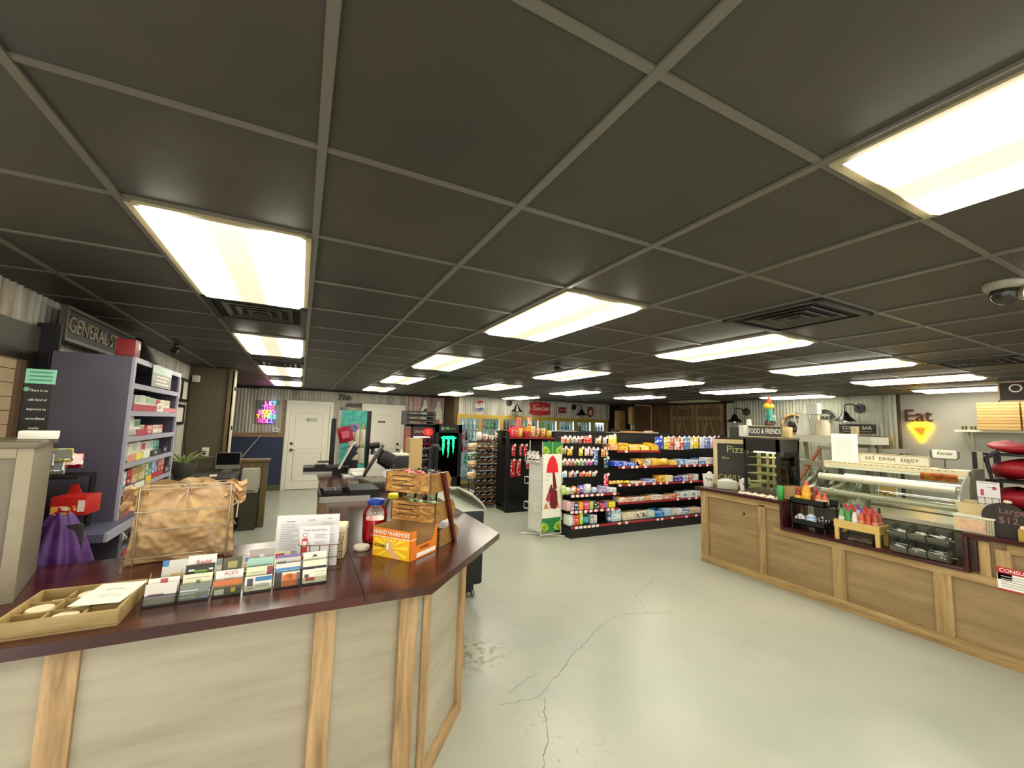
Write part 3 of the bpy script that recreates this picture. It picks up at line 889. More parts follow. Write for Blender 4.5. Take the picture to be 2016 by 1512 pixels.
j = jar((.62, 2.98, CH), '#d6cf28', mat('#a8a03a', .3, noise=.3, scale=20), 'plastic jar with a yellow lid behind the crate stand', .05)
j.scale = (.85, .85, 1.1)
m = MB(); m.lathe([(0, 0), (.04, 0), (.046, .006), (.046, .02), (.042, .026), (0, .026)], n=24)
tag(m.build('jar_lid', mat('#e2dac8', .4), None, (.37, 2.625, CH)), 'loose white round lid lying beside the red jar', 'lid')
m = MB(); m.lathe([(0, 0), (.018, 0), (.02, .01), (.02, .085), (.014, .095), (.015, .1), (.015, .125), (0, .126)], n=16)
tag(m.build('lotion_bottle', [mat('#e4ddd2', .4)], None, (.455, 2.60, CH)), 'small white bottle hidden between the red jar and the orange box', 'bottle')
# ---- hand warmer display box
t = thing('display_box', 'orange hand warmers display carton standing open on the counter', 'box', (.575, 2.305, CH), math.radians(-51))
ORG = mat('#e07a1c', .5); KB = mat('#a58454', .8); YEL = mat('#f2b416', .5); WHT = mat('#f6efe0', .5)
m = MB()
m.box(-.26, 0, 0, .003, 0, .155)
m.box(-.26, 0, -.0006, 0, .108, .112, 1); m.box(-.256, -.004, -.0006, 0, .002, .106, 2)
for k in range(14):                          # rays of the printed starburst
    a = k / 14 * 2 * PI + .1
    pts = [(-.135, .055)]
    for da in (-.1, .1):
        r = min(.118 / max(abs(math.cos(a + da)), 1e-3), .047 / max(abs(math.sin(a + da)), 1e-3))
        pts.append((-.135 + r * math.cos(a + da), .055 + r * math.sin(a + da)))
    m.prism(pts, .0006, .0011, '-y', m=3)
m.text('HAND WARMERS', .0335, '-y', (-.13, -.0012, .132), .001, 1, sx=.95)
m.text('HOTHANDS', .026, '-y', (-.205, -.0018, .058), .001, 5, sx=.62)
# printed hand on the pack
m.prism([(-.165, .035), (-.168, .062), (-.163, .092), (-.152, .097), (-.148, .088), (-.138, .094), (-.131, .083), (-.12, .06), (-.105, .045), (-.06, .004), (-.11, .004), (-.14, .028)], .0012, .0018, '-y', m=4)
m.prism([(-.162, .045), (-.16, .08), (-.145, .08), (-.147, .045)], .0018, .0022, '-y', m=1)
m.build('front_panel', [ORG, WHT, YEL, mat('#f8dc3c', .5), mat('#e2b078', .6), mat('#2a1c10', .5)], t)
m = MB(); m.box(-.003, 0, 0, .05, 0, .155); m.box(-.003, 0, .05, .2, 0, .07); m.prism([(.2, 0), (.25, 0), (.25, .155), (.235, .155), (.222, .09), (.2, .07)], -.003, 0, '+x')
m.box(-.0, .0006, 0, .05, .108, .112, 1); m.box(0, .0006, .06, .24, .008, .03, 1); m.text('HOTHANDS', .022, '+x', (.0006, .13, .052), .001, 2, sx=.7)
m.build('side_panel', [ORG, WHT, mat('#3a2412', .5)], t)
m = MB(); m.box(-.26, 0, .247, .25, 0, .17); m.box(-.26, -.257, 0, .25, 0, .16); m.box(-.257, -.003, .003, .247, 0, .003); m.build('inner_panel', KB, t)

# ---- three tier crate stand
t = thing('crate_stand', 'three-tier wooden crate stand with candy on the counter', 'stand', (.70, 2.40, CH), math.radians(-46))
PINE = ramp_mat(((.3, '#8a5a20'), (.42, '#b8843a'), (.5, '#6a4418'), (.56, '#c4924a'), (.8, '#cf9f58')), scale=3.2, stretch=(1.2, 1.2, 7), rough=.5, dist=2.2)
PINE2 = ramp_mat(((.3, '#6b4a20'), (.5, '#8f6a34'), (.75, '#a07a44')), scale=3.0, stretch=(1.2, 1.2, 6), rough=.5, dist=1.2)
LEGM = ramp_mat(((.3, '#3a1209'), (.55, '#571d0f'), (.75, '#8a4a34')), scale=14, stretch=(1, 1, .3), rough=.35)
TI = ((.0, 0.0, .095), (-.0, .15, .115), (-.0, .335, .115))
def crate(k, y0, z0, h):
    W = .31; D = .26
    pent = [(y0, z0), (y0 + D - .03, z0), (y0 + D, z0 + h * .55), (y0 + D - .05, z0 + h), (y0, z0 + h)]
    m = MB(); m.box(-W, 0, y0, y0 + .01, z0, z0 + h)
    for q, zz in enumerate((.3, .55, .78)):
        m.box(-W * .85, -W * (.35 if q != 1 else .5), y0 - .0006, y0, z0 + h * zz, z0 + h * zz + .006, 1)
    m.build('crate_front', [PINE, mat('#3a2008', .7)], t)
    for x in (-W, -.01):
        m = MB(); m.prism([(a, b) for a, b in pent], x, x + .01, '+x'); m.build('crate_side', PINE2, t)
    m = MB(); m.box(-W + .01, -.01, y0 + D - .04, y0 + D - .03, z0, z0 + h * .55); m.box(-W + .01, -.01, y0 + .01, y0 + D - .03, z0 + .008, z0 + .016); m.build('crate_bottom', PINE2, t)
    return W, D
for k, (y0, z0, h) in enumerate(((.13, 0.002, .10), (.07, .155, .115), (.0, .335, .115))):
    crate(k, y0, z0, h)
for x in (-.335, .0):
    m = MB(); m.prism([(.30, 0.0), (.325, 0.0), (.14, .45), (.105, .45)], x, x + .022, '+x'); m.build('leg', LEGM, t)
m = MB()
for k in range(10):
    m.tube([(-.30 + .03 * k, .15, .098), (-.29 + .03 * k, .35, .098)], .0012, 4)
for k in range(7):
    m.tube([(-.30, .15 + .033 * k, .098), (-.01, .15 + .033 * k, .098)], .0012, 4)
m.build('wire_mesh', mat('#2c2820', .4, .6), t)
MW = T(.70, 2.40, CH) @ RZ(math.radians(-46))
def candies(n, x0, x1, y0, y1, z, cols, label, group, seed, h=.03):
    rnd = random.Random(seed)
    for k in range(n):
        p = MW @ Vector((rnd.uniform(x0, x1), rnd.uniform(y0, y1), z + rnd.uniform(0, h)))
        m = MB(); r = .013
        m.lathe([(0, -.026), (.010, -.024), (.004, -.014), (r, -.008), (r * 1.1, 0), (r, .008), (.004, .014), (.010, .024), (0, .026)], n=8)
        bmesh.ops.transform(m.bm, matrix=Matrix.Rotation(rnd.uniform(0, 3), 4, 'Z') @ Matrix.Rotation(PI / 2, 4, 'X'), verts=m.bm.verts)
        c = rnd.choice(cols)
        tag(m.build('wrapped_candy', printed(c[0], c[1], 60), None, p), label, 'candy', group)
candies(14, -.285, -.15, .03, .19, .41, (('#d8506a', '#f0c8c8'), ('#c82f3a', '#f4e4dc')), 'pink and red wrapped candy in the top crate of the stand', 'pink wrapped candies in the top crate', 1)
candies(12, -.135, -.03, .04, .2, .41, (('#2a1a1e', '#d8ccd0'), ('#1e1418', '#8a4a58')), 'dark wrapped candy on the right of the top crate', 'dark wrapped candies in the top crate', 2)
candies(18, -.28, -.04, .11, .26, .225, (('#8fb85a', '#dfe8b8'), ('#c8dca0', '#f0f2dc'), ('#4f8a3c', '#dfe8c0')), 'green and white wrapped mint in the middle crate of the stand', 'green wrapped mints in the middle crate', 3, .02)
# ------------------------------------------------------------------ shelving and goods
BLK = mat('#070506', .5)
BLK2 = mat('#0b0808', .55)
LIP = mat('#a8262e', .4)
TAGW = mat('#f2e8e4', .5)
def part(name, parent, m, *boxes, **k):
    b = MB()
    for q in boxes:
        b.box(*q, **k)
    return b.build(name, m, parent)
def gondola(label, x0, x1, yf, yb, top, shelves, tags, name='gondola_shelf'):
    g = thing(name, label, 'shelving', ((x0 + x1) / 2, yb, 0))
    X = lambda v: v - (x0 + x1) / 2
    Yv = lambda v: v - yb
    part('back_panel', g, BLK2, (X(x0), X(x1), Yv(yb) - .02, 0, .1, top))
    part('base', g, BLK, (X(x0), X(x1), Yv(yf), 0, 0, .135))
    part('end_panel', g, BLK, (X(x0) - .015, X(x0), Yv(yb - .2), 0, .13, top))
    part('top_rail', g, BLK, (X(x0), X(x1), -.035, .01, top, top + .02))
    for (a, b, z, y) in shelves:
        part('shelf', g, BLK, (X(a), X(b), Yv(y) + .01, -.02, z - .025, z - .001))
        part('price_rail', g, LIP, (X(a), X(b), Yv(y), Yv(y) + .009, z - .032, z - .002))
    for (x, z, y) in tags:
        part('price_tag', g, TAGW, (X(x) - .028, X(x) + .028, Yv(y) - .003, Yv(y), z - .036, z + .002))
    return g
rnd = random.Random(11)
tg = []
for (z, y, xs) in ((.173, 5.4, [3.9, 3.98, 4.06, 4.14, 4.22, 4.3, 4.75, 4.9, 5.6, 5.7, 5.95, 6.3, 6.55]), (.463, 5.5, [6.2, 6.5, 6.68]), (.763, 5.5, [4.85, 5.05, 5.22, 5.38, 5.62, 5.78, 5.93, 6.35, 6.55]),
                   (1.058, 5.5, [4.92, 5.12, 5.22, 5.42, 6.25, 6.45, 6.65, 6.8, 7.0, 7.2]), (1.323, 5.52, [5.0]), (.643, 5.44, [3.85, 3.94, 4.03, 4.12, 4.22, 4.34, 4.42, 4.68]), (.398, 5.44, [3.84, 3.92, 4.0, 4.1, 4.2, 4.3, 4.42, 4.55, 4.64])):
    tg += [(x, z, y) for x in xs]
LG = gondola('long black gondola shelf with red price rails full of groceries', 3.79, 8.0, 5.4, 5.88, 1.6,
        [(3.8, 8.0, .173, 5.4), (4.8, 8.0, .463, 5.5), (4.8, 8.0, .763, 5.5), (4.8, 8.0, 1.058, 5.5), (4.8, 5.8, 1.323, 5.52), (3.82, 4.78, .643, 5.44), (3.82, 4.78, .398, 5.44)], tg)
G2 = gondola('black gondola end unit with red goods, behind the white wire spinner', 3.69, 8.0, 7.4, 7.9, 1.56, [(3.69, 4.85, .11, 7.42), (3.69, 4.9, 1.463, 7.44)], [])
part('corner_post', G2, BLK, (3.66 - 5.845, 3.72 - 5.845, -.48, -.43, 0, 1.57))
# ---- goods
PM = {}
def good(kind, x0, x1, yp, z, h, c1, c2, label, group, depth=None):
    w_ = x1 - x0
    xc = (x0 + x1) / 2
    m = MB()
    sd = int((x0 * 977 + z * 331) * 10) % 7
    body = mat(c1, .38, noise=.06, scale=20)
    pr = printed(c1, c2, 26 + 6 * (sd % 4))
    if kind in ('box', 'tray', 'open'):
        d = depth or {'box': .16, 'tray': .2, 'open': .2}[kind]
        if kind == 'open':
            m.box(-w_ / 2, w_ / 2, 0, .006, 0, h * .6); m.box(-w_ / 2, w_ / 2, d - .006, d, 0, h)
            for s in (-1, 1):
                m.prism([(0, 0), (d, 0), (d, h), (d * .4, h * .85), (0, h * .6)], s * (w_ / 2) - (.006 if s > 0 else 0), s * (w_ / 2) + (0 if s > 0 else .006), '+x')
            m.box(-w_ / 2 + .006, w_ / 2 - .006, .008, d - .008, 0, h * .5, 1)
            for q in range(3):
                m.box(-w_ * .4 + q * w_ * .28, -w_ * .18 + q * w_ * .28, .02, .05, h * .3, h * (.75 + .1 * (q % 2)), 2, R=Matrix.Rotation(.2 * (q - 1), 4, 'Y'))
            m.box(-w_ * .4, w_ * .4, -.0008, 0, h * .1, h * .5, 1)
        else:
            m.box(-w_ / 2, w_ / 2, 0, d, 0, h, bev=min(.006, h * .1))
            m.box(-w_ * .46, w_ * .46, -.0008, 0, h * .08, h * .92, 1)
            if sd % 3 == 0:
                m.prism([(w_ * .25 * math.cos(a * PI / 8), h * .5 + min(w_, h) * .25 * math.sin(a * PI / 8)) for a in range(16)], .0008, .0016, '-y', m=2)
            elif sd % 3 == 1:
                m.box(-w_ * .46, w_ * .46, -.0016, -.0008, h * .62, h * .82, 2)
            m.box(-w_ * .46, w_ * .46, d * .1, d * .9, h, h + .0008, 2)
        mats = [body, pr, mat(c2, .4)]
    elif kind == 'bag':
        d = .09
        def f(s):
            def g(u, v):
                b = (math.sin(PI * u) ** .55) * (math.sin(PI * (.04 + .92 * v)) ** .5)
                wob = .008 * math.sin(7 * u + 5 * v + sd)
                return Vector((-w_ / 2 + w_ * u * 1.0, d / 2 + s * (d / 2 * b + wob * b), h * v + .006 * math.sin(9 * u + sd) * (v > .9)))
            return g
        m.surf(f(-1), 10, 10, 1); m.surf(f(1), 10, 10)
        mats = [body, pr]
    elif kind == 'peg':
        hh = h * .16
        m.box(-w_ * .42, w_ * .42, 0, .003, h - hh, h)
        def f(s):
            def g(u, v):
                b = (math.sin(PI * u) ** .6) * (math.sin(PI * (.03 + .94 * v)) ** .5)
                return Vector((-w_ * .47 + w_ * .94 * u, .004 + s * .022 * b, (h - hh * .8) * v))
            return g
        m.surf(f(-1), 8, 8, 1); m.surf(f(1), 8, 4)
        m.box(-w_ * .3, w_ * .3, -.021, -.0195, h * .3, h * .55, 2)
        # hang header folds back over a wire hook with a white price plate
        m.tube([(0, .16, h - .012), (0, -.05, h - .006)], .0025, 5, 3)
        m.box(-.022, .022, -.056, -.052, h - .022, h + .022, 4)
        mats = [mat(c2, .4), pr, mat(c1, .4), mat('#9a948c', .3, .7), TAGW]
    else:
        r = w_ / 2
        m.lathe([(0, 0), (r * .95, 0), (r, h * .03), (r, h * .62), (r * .8, h * .7), (r * .42, h * .76), (r * .4, h * .82)], (0, r, 0), 14)
        m.lathe([(r * 1.005, h * .14), (r * 1.01, h * .15), (r * 1.01, h * .55), (r * 1.005, h * .56)], (0, r, 0), 14, 1)
        m.lathe([(r * .44, h * .8), (r * .45, h * .99), (0, h)], (0, r, 0), 14, 2)
        mats = [body, mat(c2, .35), mat('#f0ece6', .4)]
    nm = {'box': 'product_box', 'tray': 'product_tray', 'open': 'open_carton', 'bag': 'snack_bag', 'peg': 'hanging_pouch', 'bottle': 'bottle'}[kind]
    o = m.build(nm, mats, None, (xc, yp, z + .0005))
    return tag(o, label, {'box': 'box', 'tray': 'tray', 'open': 'carton', 'bag': 'bag', 'peg': 'pouch', 'bottle': 'bottle'}[kind], group)
ROWS = [
 ('top shelf of the black gondola', 5.52, [
  ("tray", 4.646, 4.815, 1.325, 0.102, "#d98a50", "#e8c8a0", "flat orange tray"),
  ("box", 4.827, 5.047, 1.325, 0.122, "#e8b81c", "#c8862a", "yellow snack box"),
  ("open", 5.06, 5.325, 1.325, 0.098, "#e8b81c", "#f2efe6", "open yellow carton with white packets"),
  ("open", 5.327, 5.543, 1.325, 0.096, "#f0cc30", "#f2efe6", "open yellow carton with a black mark"),
  ("open", 5.556, 5.76, 1.325, 0.127, "#e8b81c", "#d8a860", "open yellow carton, tallest")]),
 ('top peg rail of the black gondola', 5.62, [
  ("peg", 5.761, 5.982, 1.336, 0.227, "#2a48c0", "#4a6ad8", "royal blue hanging bag"),
  ("peg", 5.982, 6.123, 1.335, 0.226, "#d8d048", "#f0e8a0", "yellow green hanging bag"),
  ("peg", 6.104, 6.252, 1.328, 0.238, "#d84a30", "#f0d8c8", "red and cream hanging bag"),
  ("peg", 6.256, 6.412, 1.328, 0.24, "#f0e4dc", "#d87060", "white hanging bag with a red base"),
  ("peg", 6.416, 6.522, 1.325, 0.242, "#e0483c", "#f2ece4", "red topped hanging bag"),
  ("peg", 6.523, 6.67, 1.335, 0.237, "#4a8ac8", "#78b0e0", "sky blue hanging bag"),
  ("peg", 6.673, 6.767, 1.346, 0.228, "#efe6b8", "#d8c888", "cream hanging bag"),
  ("peg", 6.767, 6.921, 1.355, 0.221, "#e8c820", "#f4e48c", "bright yellow hanging bag"),
  ("peg", 6.937, 7.094, 1.355, 0.223, "#c8c0dc", "#e4e0ec", "lavender hanging bag"),
  ("peg", 7.094, 7.238, 1.355, 0.225, "#5878c8", "#a8b8e4", "blue and white hanging bag"),
  ("peg", 7.238, 7.381, 1.355, 0.227, "#d8b0cc", "#f0dce4", "pale pink hanging bag"),
  ("peg", 7.384, 7.471, 1.355, 0.228, "#e8c4c8", "#c85868", "pink and red hanging bag")]),
 ('second shelf of the black gondola', 5.5, [
  ("box", 4.722, 4.901, 1.06, 0.08, "#2c50c8", "#b8c8f0", "blue boxed pack"),
  ("box", 4.907, 5.017, 1.06, 0.076, "#3c5cc8", "#e0c8e8", "blue and white pack"),
  ("open", 5.023, 5.191, 1.06, 0.067, "#2c6cd0", "#b8d0f0", "open blue carton"),
  ("box", 5.198, 5.295, 1.06, 0.077, "#a890c8", "#e0c8b8", "lavender pack"),
  ("box", 5.204, 5.369, 1.06, 0.116, "#d88c28", "#f0c850", "orange box set at the back"),
  ("box", 5.305, 5.434, 1.06, 0.049, "#e0a860", "#f0d8b8", "small orange carton"),
  ("box", 5.437, 5.551, 1.06, 0.117, "#c8c4b0", "#8a8a7c", "grey and white box"),
  ("box", 5.571, 5.694, 1.06, 0.128, "#e8b820", "#c89020", "tall yellow box"),
  ("bag", 5.71, 6.007, 1.06, 0.118, "#f0c420", "#e8a818", "large yellow loaf pack"),
  ("box", 6.021, 6.204, 1.06, 0.087, "#f0bc40", "#e8d0a0", "low yellow carton"),
  ("box", 6.221, 6.393, 1.06, 0.098, "#5a90d0", "#d8e4f0", "blue and white carton"),
  ("box", 6.396, 6.569, 1.06, 0.094, "#d0d8e8", "#6a98d0", "white carton with blue print"),
  ("box", 6.572, 6.749, 1.06, 0.084, "#e8e8e8", "#a8b8d0", "white carton"),
  ("open", 6.764, 6.947, 1.06, 0.106, "#5a88c8", "#f0f0f0", "open blue carton"),
  ("box", 6.963, 7.135, 1.06, 0.123, "#f0e8e4", "#d8b8b8", "white and pink carton"),
  ("box", 7.138, 7.302, 1.06, 0.119, "#ece4dc", "#c8a8a0", "pale carton at the right end")]),
 ('third shelf of the black gondola', 5.5, [
  ("bag", 4.647, 4.801, 0.765, 0.054, "#e8c048", "#e89838", "yellow snack pack"),
  ("bag", 4.803, 4.947, 0.765, 0.055, "#e8d050", "#d8a838", "pale yellow snack pack"),
  ("bag", 4.951, 5.098, 0.765, 0.051, "#d8d028", "#e89030", "lime yellow snack pack"),
  ("box", 5.104, 5.241, 0.765, 0.031, "#f0ece0", "#d8d0a8", "small white box"),
  ("box", 5.248, 5.433, 0.765, 0.031, "#f2e8e0", "#d88870", "white box with red print"),
  ("box", 5.437, 5.547, 0.765, 0.057, "#7890d0", "#d8e0f0", "pale blue box"),
  ("box", 5.55, 5.675, 0.765, 0.062, "#c8c8d0", "#6878a8", "grey and blue box"),
  ("box", 5.697, 5.735, 0.765, 0.036, "#c87830", "#e0b070", "narrow brown box"),
  ("box", 5.737, 5.886, 0.765, 0.116, "#e8b028", "#c88a18", "tall golden box"),
  ("box", 5.904, 6.087, 0.765, 0.113, "#f0e8d0", "#e8c870", "tall white box"),
  ("box", 6.104, 6.345, 0.765, 0.075, "#2c2890", "#c8c0e8", "deep blue box with a white band"),
  ("box", 6.352, 6.49, 0.765, 0.101, "#d0ccd8", "#8898c0", "grey box"),
  ("box", 6.493, 6.608, 0.765, 0.106, "#c84850", "#e8d8d8", "red and white box"),
  ("box", 6.617, 6.757, 0.765, 0.117, "#dcdcd8", "#9aa4b0", "white box at the right end")]),
 ('fourth shelf of the black gondola', 5.5, [
  ("box", 4.82, 4.958, 0.465, 0.077, "#f0e8d8", "#d87828", "white box with an orange picture"),
  ("box", 4.966, 5.152, 0.465, 0.064, "#f0e4d4", "#b86838", "white box with a brown picture"),
  ("box", 5.156, 5.279, 0.465, 0.07, "#e8dcd0", "#882828", "white box with dark red print"),
  ("box", 5.285, 5.416, 0.465, 0.07, "#e0d4c0", "#3c2c20", "cream box with black print"),
  ("box", 5.419, 5.548, 0.465, 0.075, "#e0b078", "#7c4828", "tan box"),
  ("box", 5.555, 5.813, 0.465, 0.081, "#ece4d4", "#b8a890", "wide cream box"),
  ("box", 5.826, 6.0, 0.465, 0.053, "#d88890", "#f0d8d4", "pink box"),
  ("box", 6.006, 6.142, 0.465, 0.078, "#d8b088", "#c86858", "tan and red box"),
  ("box", 6.145, 6.262, 0.465, 0.074, "#c85048", "#f0d8c8", "red box"),
  ("box", 6.276, 6.499, 0.465, 0.109, "#e4e8e8", "#88a8b8", "white box with blue grey print"),
  ("box", 6.516, 6.717, 0.465, 0.116, "#eceeec", "#98b0b0", "white box with thin lines"),
  ("box", 6.723, 6.803, 0.465, 0.107, "#dce0dc", "#a8b8b8", "white box at the right end")]),
 ('bottom deck of the black gondola', 5.47, [
  ("bottle", 4.583, 4.649, 0.175, 0.141, "#3c58a8", "#d8dcec", "blue bottle"),
  ("box", 4.651, 4.845, 0.175, 0.189, "#e4ecec", "#38b0c8", "white box with a turquoise emblem"),
  ("box", 4.89, 5.144, 0.175, 0.123, "#e8dcb8", "#a89868", "cream tissue box"),
  ("box", 5.147, 5.274, 0.175, 0.124, "#ece2c4", "#807868", "cream tissue box with a round opening print"),
  ("box", 5.276, 5.414, 0.175, 0.131, "#ece4cc", "#605850", "narrow cream tissue box"),
  ("box", 5.421, 5.621, 0.175, 0.116, "#88c0d8", "#e8e0b8", "pale blue box"),
  ("open", 5.632, 5.824, 0.175, 0.117, "#2880d0", "#a8d0f0", "open bright blue carton"),
  ("box", 5.831, 6.019, 0.175, 0.119, "#a0cce0", "#e8f0f0", "light blue box"),
  ("box", 6.023, 6.134, 0.175, 0.12, "#d8d8d0", "#788888", "grey mottled box"),
  ("box", 6.137, 6.27, 0.175, 0.115, "#f0eae0", "#d8a898", "white mottled box"),
  ("box", 6.273, 6.486, 0.175, 0.105, "#e8e8ec", "#3868b0", "white box with a blue corner"),
  ("box", 6.495, 6.624, 0.175, 0.1, "#e8d898", "#c8b868", "pale yellow box"),
  ("box", 6.631, 6.765, 0.175, 0.101, "#e8c8d4", "#c0a0b8", "pale pink box")]),
 ('top peg row of the gondola left section', 5.6, [
  ("peg", 3.716, 3.813, 1.435, 0.102, "#d87858", "#f0d8c4", "salmon pink pouch"),
  ("peg", 3.815, 3.904, 1.435, 0.103, "#d88858", "#e8c8a8", "orange tan pouch"),
  ("peg", 3.907, 3.98, 1.436, 0.095, "#b8b8a8", "#787868", "grey pouch"),
  ("peg", 3.982, 4.056, 1.436, 0.095, "#c8b8a8", "#884838", "grey and maroon pouch"),
  ("peg", 4.059, 4.128, 1.437, 0.096, "#b84838", "#e8c8b8", "dark red pouch"),
  ("peg", 4.156, 4.343, 1.436, 0.117, "#d82828", "#f0b8a8", "wide bright red pouch"),
  ("peg", 4.394, 4.534, 1.428, 0.113, "#e0c080", "#3c2c18", "tan and black pouch"),
  ("peg", 4.555, 4.648, 1.429, 0.111, "#c0c0cc", "#e0d8e0", "lavender grey pouch"),
  ("peg", 4.673, 4.869, 1.429, 0.151, "#ecd838", "#f0ecd8", "plump yellow and white bag")]),
 ('second peg row of the gondola left section', 5.6, [
  ("peg", 3.733, 3.837, 1.262, 0.105, "#b8a070", "#3c2c18", "brown striped pouch"),
  ("peg", 3.841, 3.95, 1.241, 0.123, "#e8d028", "#a83020", "yellow and red pouch"),
  ("peg", 4.067, 4.158, 1.231, 0.134, "#e8dc28", "#b8a818", "lemon yellow pouch"),
  ("peg", 4.182, 4.289, 1.236, 0.129, "#ecdcd4", "#d8a0a0", "white and pink pouch"),
  ("peg", 4.296, 4.36, 1.235, 0.121, "#ecd0d4", "#d898a8", "pale pink pouch"),
  ("peg", 4.368, 4.466, 1.081, 0.269, "#3c68a8", "#b0c8e0", "long blue pouch"),
  ("peg", 4.522, 4.619, 1.21, 0.149, "#e8b030", "#c82820", "yellow and red card"),
  ("peg", 4.622, 4.673, 1.207, 0.147, "#ecd0d0", "#c89098", "narrow pink card")]),
 ('third peg row of the gondola left section', 5.6, [
  ("peg", 3.72, 3.814, 1.081, 0.097, "#a8a890", "#3c7830", "grey and green pouch"),
  ("peg", 3.816, 3.879, 1.08, 0.092, "#ecc8c0", "#c84848", "white and red card"),
  ("peg", 3.882, 3.956, 1.078, 0.092, "#e08078", "#c83838", "coral red card"),
  ("peg", 3.96, 4.032, 1.077, 0.09, "#b8a888", "#2c2020", "tan and black card"),
  ("peg", 4.043, 4.113, 1.076, 0.099, "#c8d858", "#4c8838", "lime green card"),
  ("peg", 4.114, 4.194, 1.074, 0.094, "#68a8d0", "#c8e090", "sky blue card"),
  ("peg", 4.199, 4.27, 1.076, 0.088, "#e8788c", "#b83858", "rose pink card"),
  ("peg", 4.273, 4.351, 1.077, 0.086, "#d868b8", "#7838a8", "magenta card"),
  ("peg", 4.579, 4.688, 1.028, 0.17, "#28384c", "#88b8b8", "dark blue card")]),
 ('fourth peg row of the gondola left section', 5.6, [
  ("peg", 3.694, 3.858, 0.896, 0.091, "#a8d0e8", "#e4ecf0", "wide light blue pack"),
  ("peg", 3.873, 3.956, 0.892, 0.092, "#e8a088", "#f0b848", "peach card"),
  ("peg", 3.97, 4.039, 0.892, 0.089, "#88a8d8", "#d83848", "blue and red card"),
  ("peg", 4.084, 4.182, 0.897, 0.076, "#e07048", "#d03830", "orange red pack"),
  ("peg", 4.186, 4.335, 0.896, 0.077, "#e89058", "#d84828", "wide orange pack"),
  ("peg", 4.339, 4.426, 0.898, 0.075, "#dcdcc0", "#a8a888", "cream pouch"),
  ("peg", 4.586, 4.691, 0.697, 0.232, "#d81828", "#f0c8c8", "red tube on a card")]),
 ('upper shelf of the gondola left section', 5.47, [
  ("bag", 3.683, 3.767, 0.645, 0.141, "#a8c848", "#d8e0b0", "green snack bag"),
  ("bag", 3.769, 3.845, 0.645, 0.111, "#c0d070", "#ececd8", "pale green snack bag"),
  ("bag", 3.847, 3.938, 0.645, 0.097, "#dcdcc8", "#787860", "white and grey bag"),
  ("bag", 3.869, 3.964, 0.645, 0.122, "#e09040", "#c85828", "orange bag set behind"),
  ("bag", 3.966, 4.025, 0.645, 0.095, "#d89058", "#b83838", "rust coloured bag"),
  ("bag", 3.99, 4.104, 0.645, 0.134, "#5830a8", "#8860c8", "purple bag"),
  ("bag", 4.104, 4.256, 0.645, 0.146, "#dcdce0", "#b8b8c0", "large white bag"),
  ("bag", 4.261, 4.37, 0.645, 0.09, "#d0dcec", "#88a8d0", "pale blue bag"),
  ("box", 4.384, 4.462, 0.645, 0.054, "#c0bcd8", "#8880b0", "small lavender box"),
  ("box", 4.467, 4.532, 0.645, 0.102, "#c8c0e0", "#7870a8", "lavender bottle pack"),
  ("box", 4.537, 4.598, 0.645, 0.091, "#d4d0e4", "#9890c0", "pale lavender pack"),
  ("box", 4.603, 4.751, 0.645, 0.07, "#e8ece8", "#c0c8d0", "white box")]),
 ('lower shelf of the gondola left section', 5.47, [
  ("box", 3.763, 3.835, 0.4, 0.144, "#d8a8b0", "#f0dcd8", "pink and white box"),
  ("box", 3.838, 3.901, 0.4, 0.135, "#e0b8c0", "#b86878", "rose box"),
  ("box", 3.904, 3.981, 0.4, 0.111, "#283878", "#c8d0e8", "navy box"),
  ("box", 3.988, 4.082, 0.4, 0.122, "#f0a020", "#f0d050", "orange yellow box"),
  ("box", 4.09, 4.195, 0.4, 0.12, "#e83870", "#f0a0b8", "hot pink box"),
  ("box", 4.198, 4.277, 0.4, 0.124, "#a8c858", "#d8d890", "lime green box"),
  ("box", 4.286, 4.391, 0.4, 0.107, "#38403c", "#e0e0d4", "black and white box"),
  ("box", 4.396, 4.444, 0.4, 0.097, "#c82028", "#e87868", "red box"),
  ("box", 4.445, 4.511, 0.4, 0.075, "#e88890", "#d83848", "coral pink box"),
  ("box", 4.516, 4.567, 0.4, 0.094, "#8868b8", "#d8c8e0", "purple box"),
  ("box", 4.583, 4.731, 0.4, 0.095, "#f0d818", "#f4e870", "bright yellow box")]),
 ('bottom deck of the gondola left section', 5.47, [
  ("box", 3.802, 3.885, 0.175, 0.157, "#e4e8dc", "#c8d0c4", "white tall box"),
  ("box", 3.887, 3.931, 0.175, 0.151, "#f08890", "#e85060", "pink tall pack"),
  ("box", 3.933, 4.006, 0.175, 0.152, "#f07038", "#d83818", "orange tall pack"),
  ("box", 4.007, 4.081, 0.175, 0.18, "#a8d838", "#e8f090", "lime tall pack"),
  ("bottle", 4.096, 4.205, 0.175, 0.192, "#0c5860", "#48c0c8", "teal bottle with a white cap"),
  ("box", 4.22, 4.285, 0.175, 0.141, "#d4d4c8", "#9c9c90", "grey box"),
  ("box", 4.287, 4.353, 0.175, 0.134, "#dcd8d8", "#7888b8", "grey and blue box")]),
 ('top shelf of the tall black unit', 7.45, [
  ("box", 3.769, 3.837, 1.465, 0.168, "#e8242c", "#f08080", "red box"),
  ("box", 3.841, 3.923, 1.465, 0.169, "#d81828", "#f0a098", "bright red box"),
  ("bag", 3.942, 4.048, 1.465, 0.178, "#f0c818", "#e8a010", "yellow snack bag"),
  ("box", 4.062, 4.216, 1.465, 0.114, "#a81420", "#d83840", "dark red box")]),
 ('top shelf of the tall black unit', 7.45, [
  ("bag", 4.237, 4.344, 1.465, 0.222, "#d89858", "#e8d8b8", "orange and white bag"),
  ("bag", 4.355, 4.441, 1.465, 0.186, "#e0a878", "#b85838", "tan snack bag"),
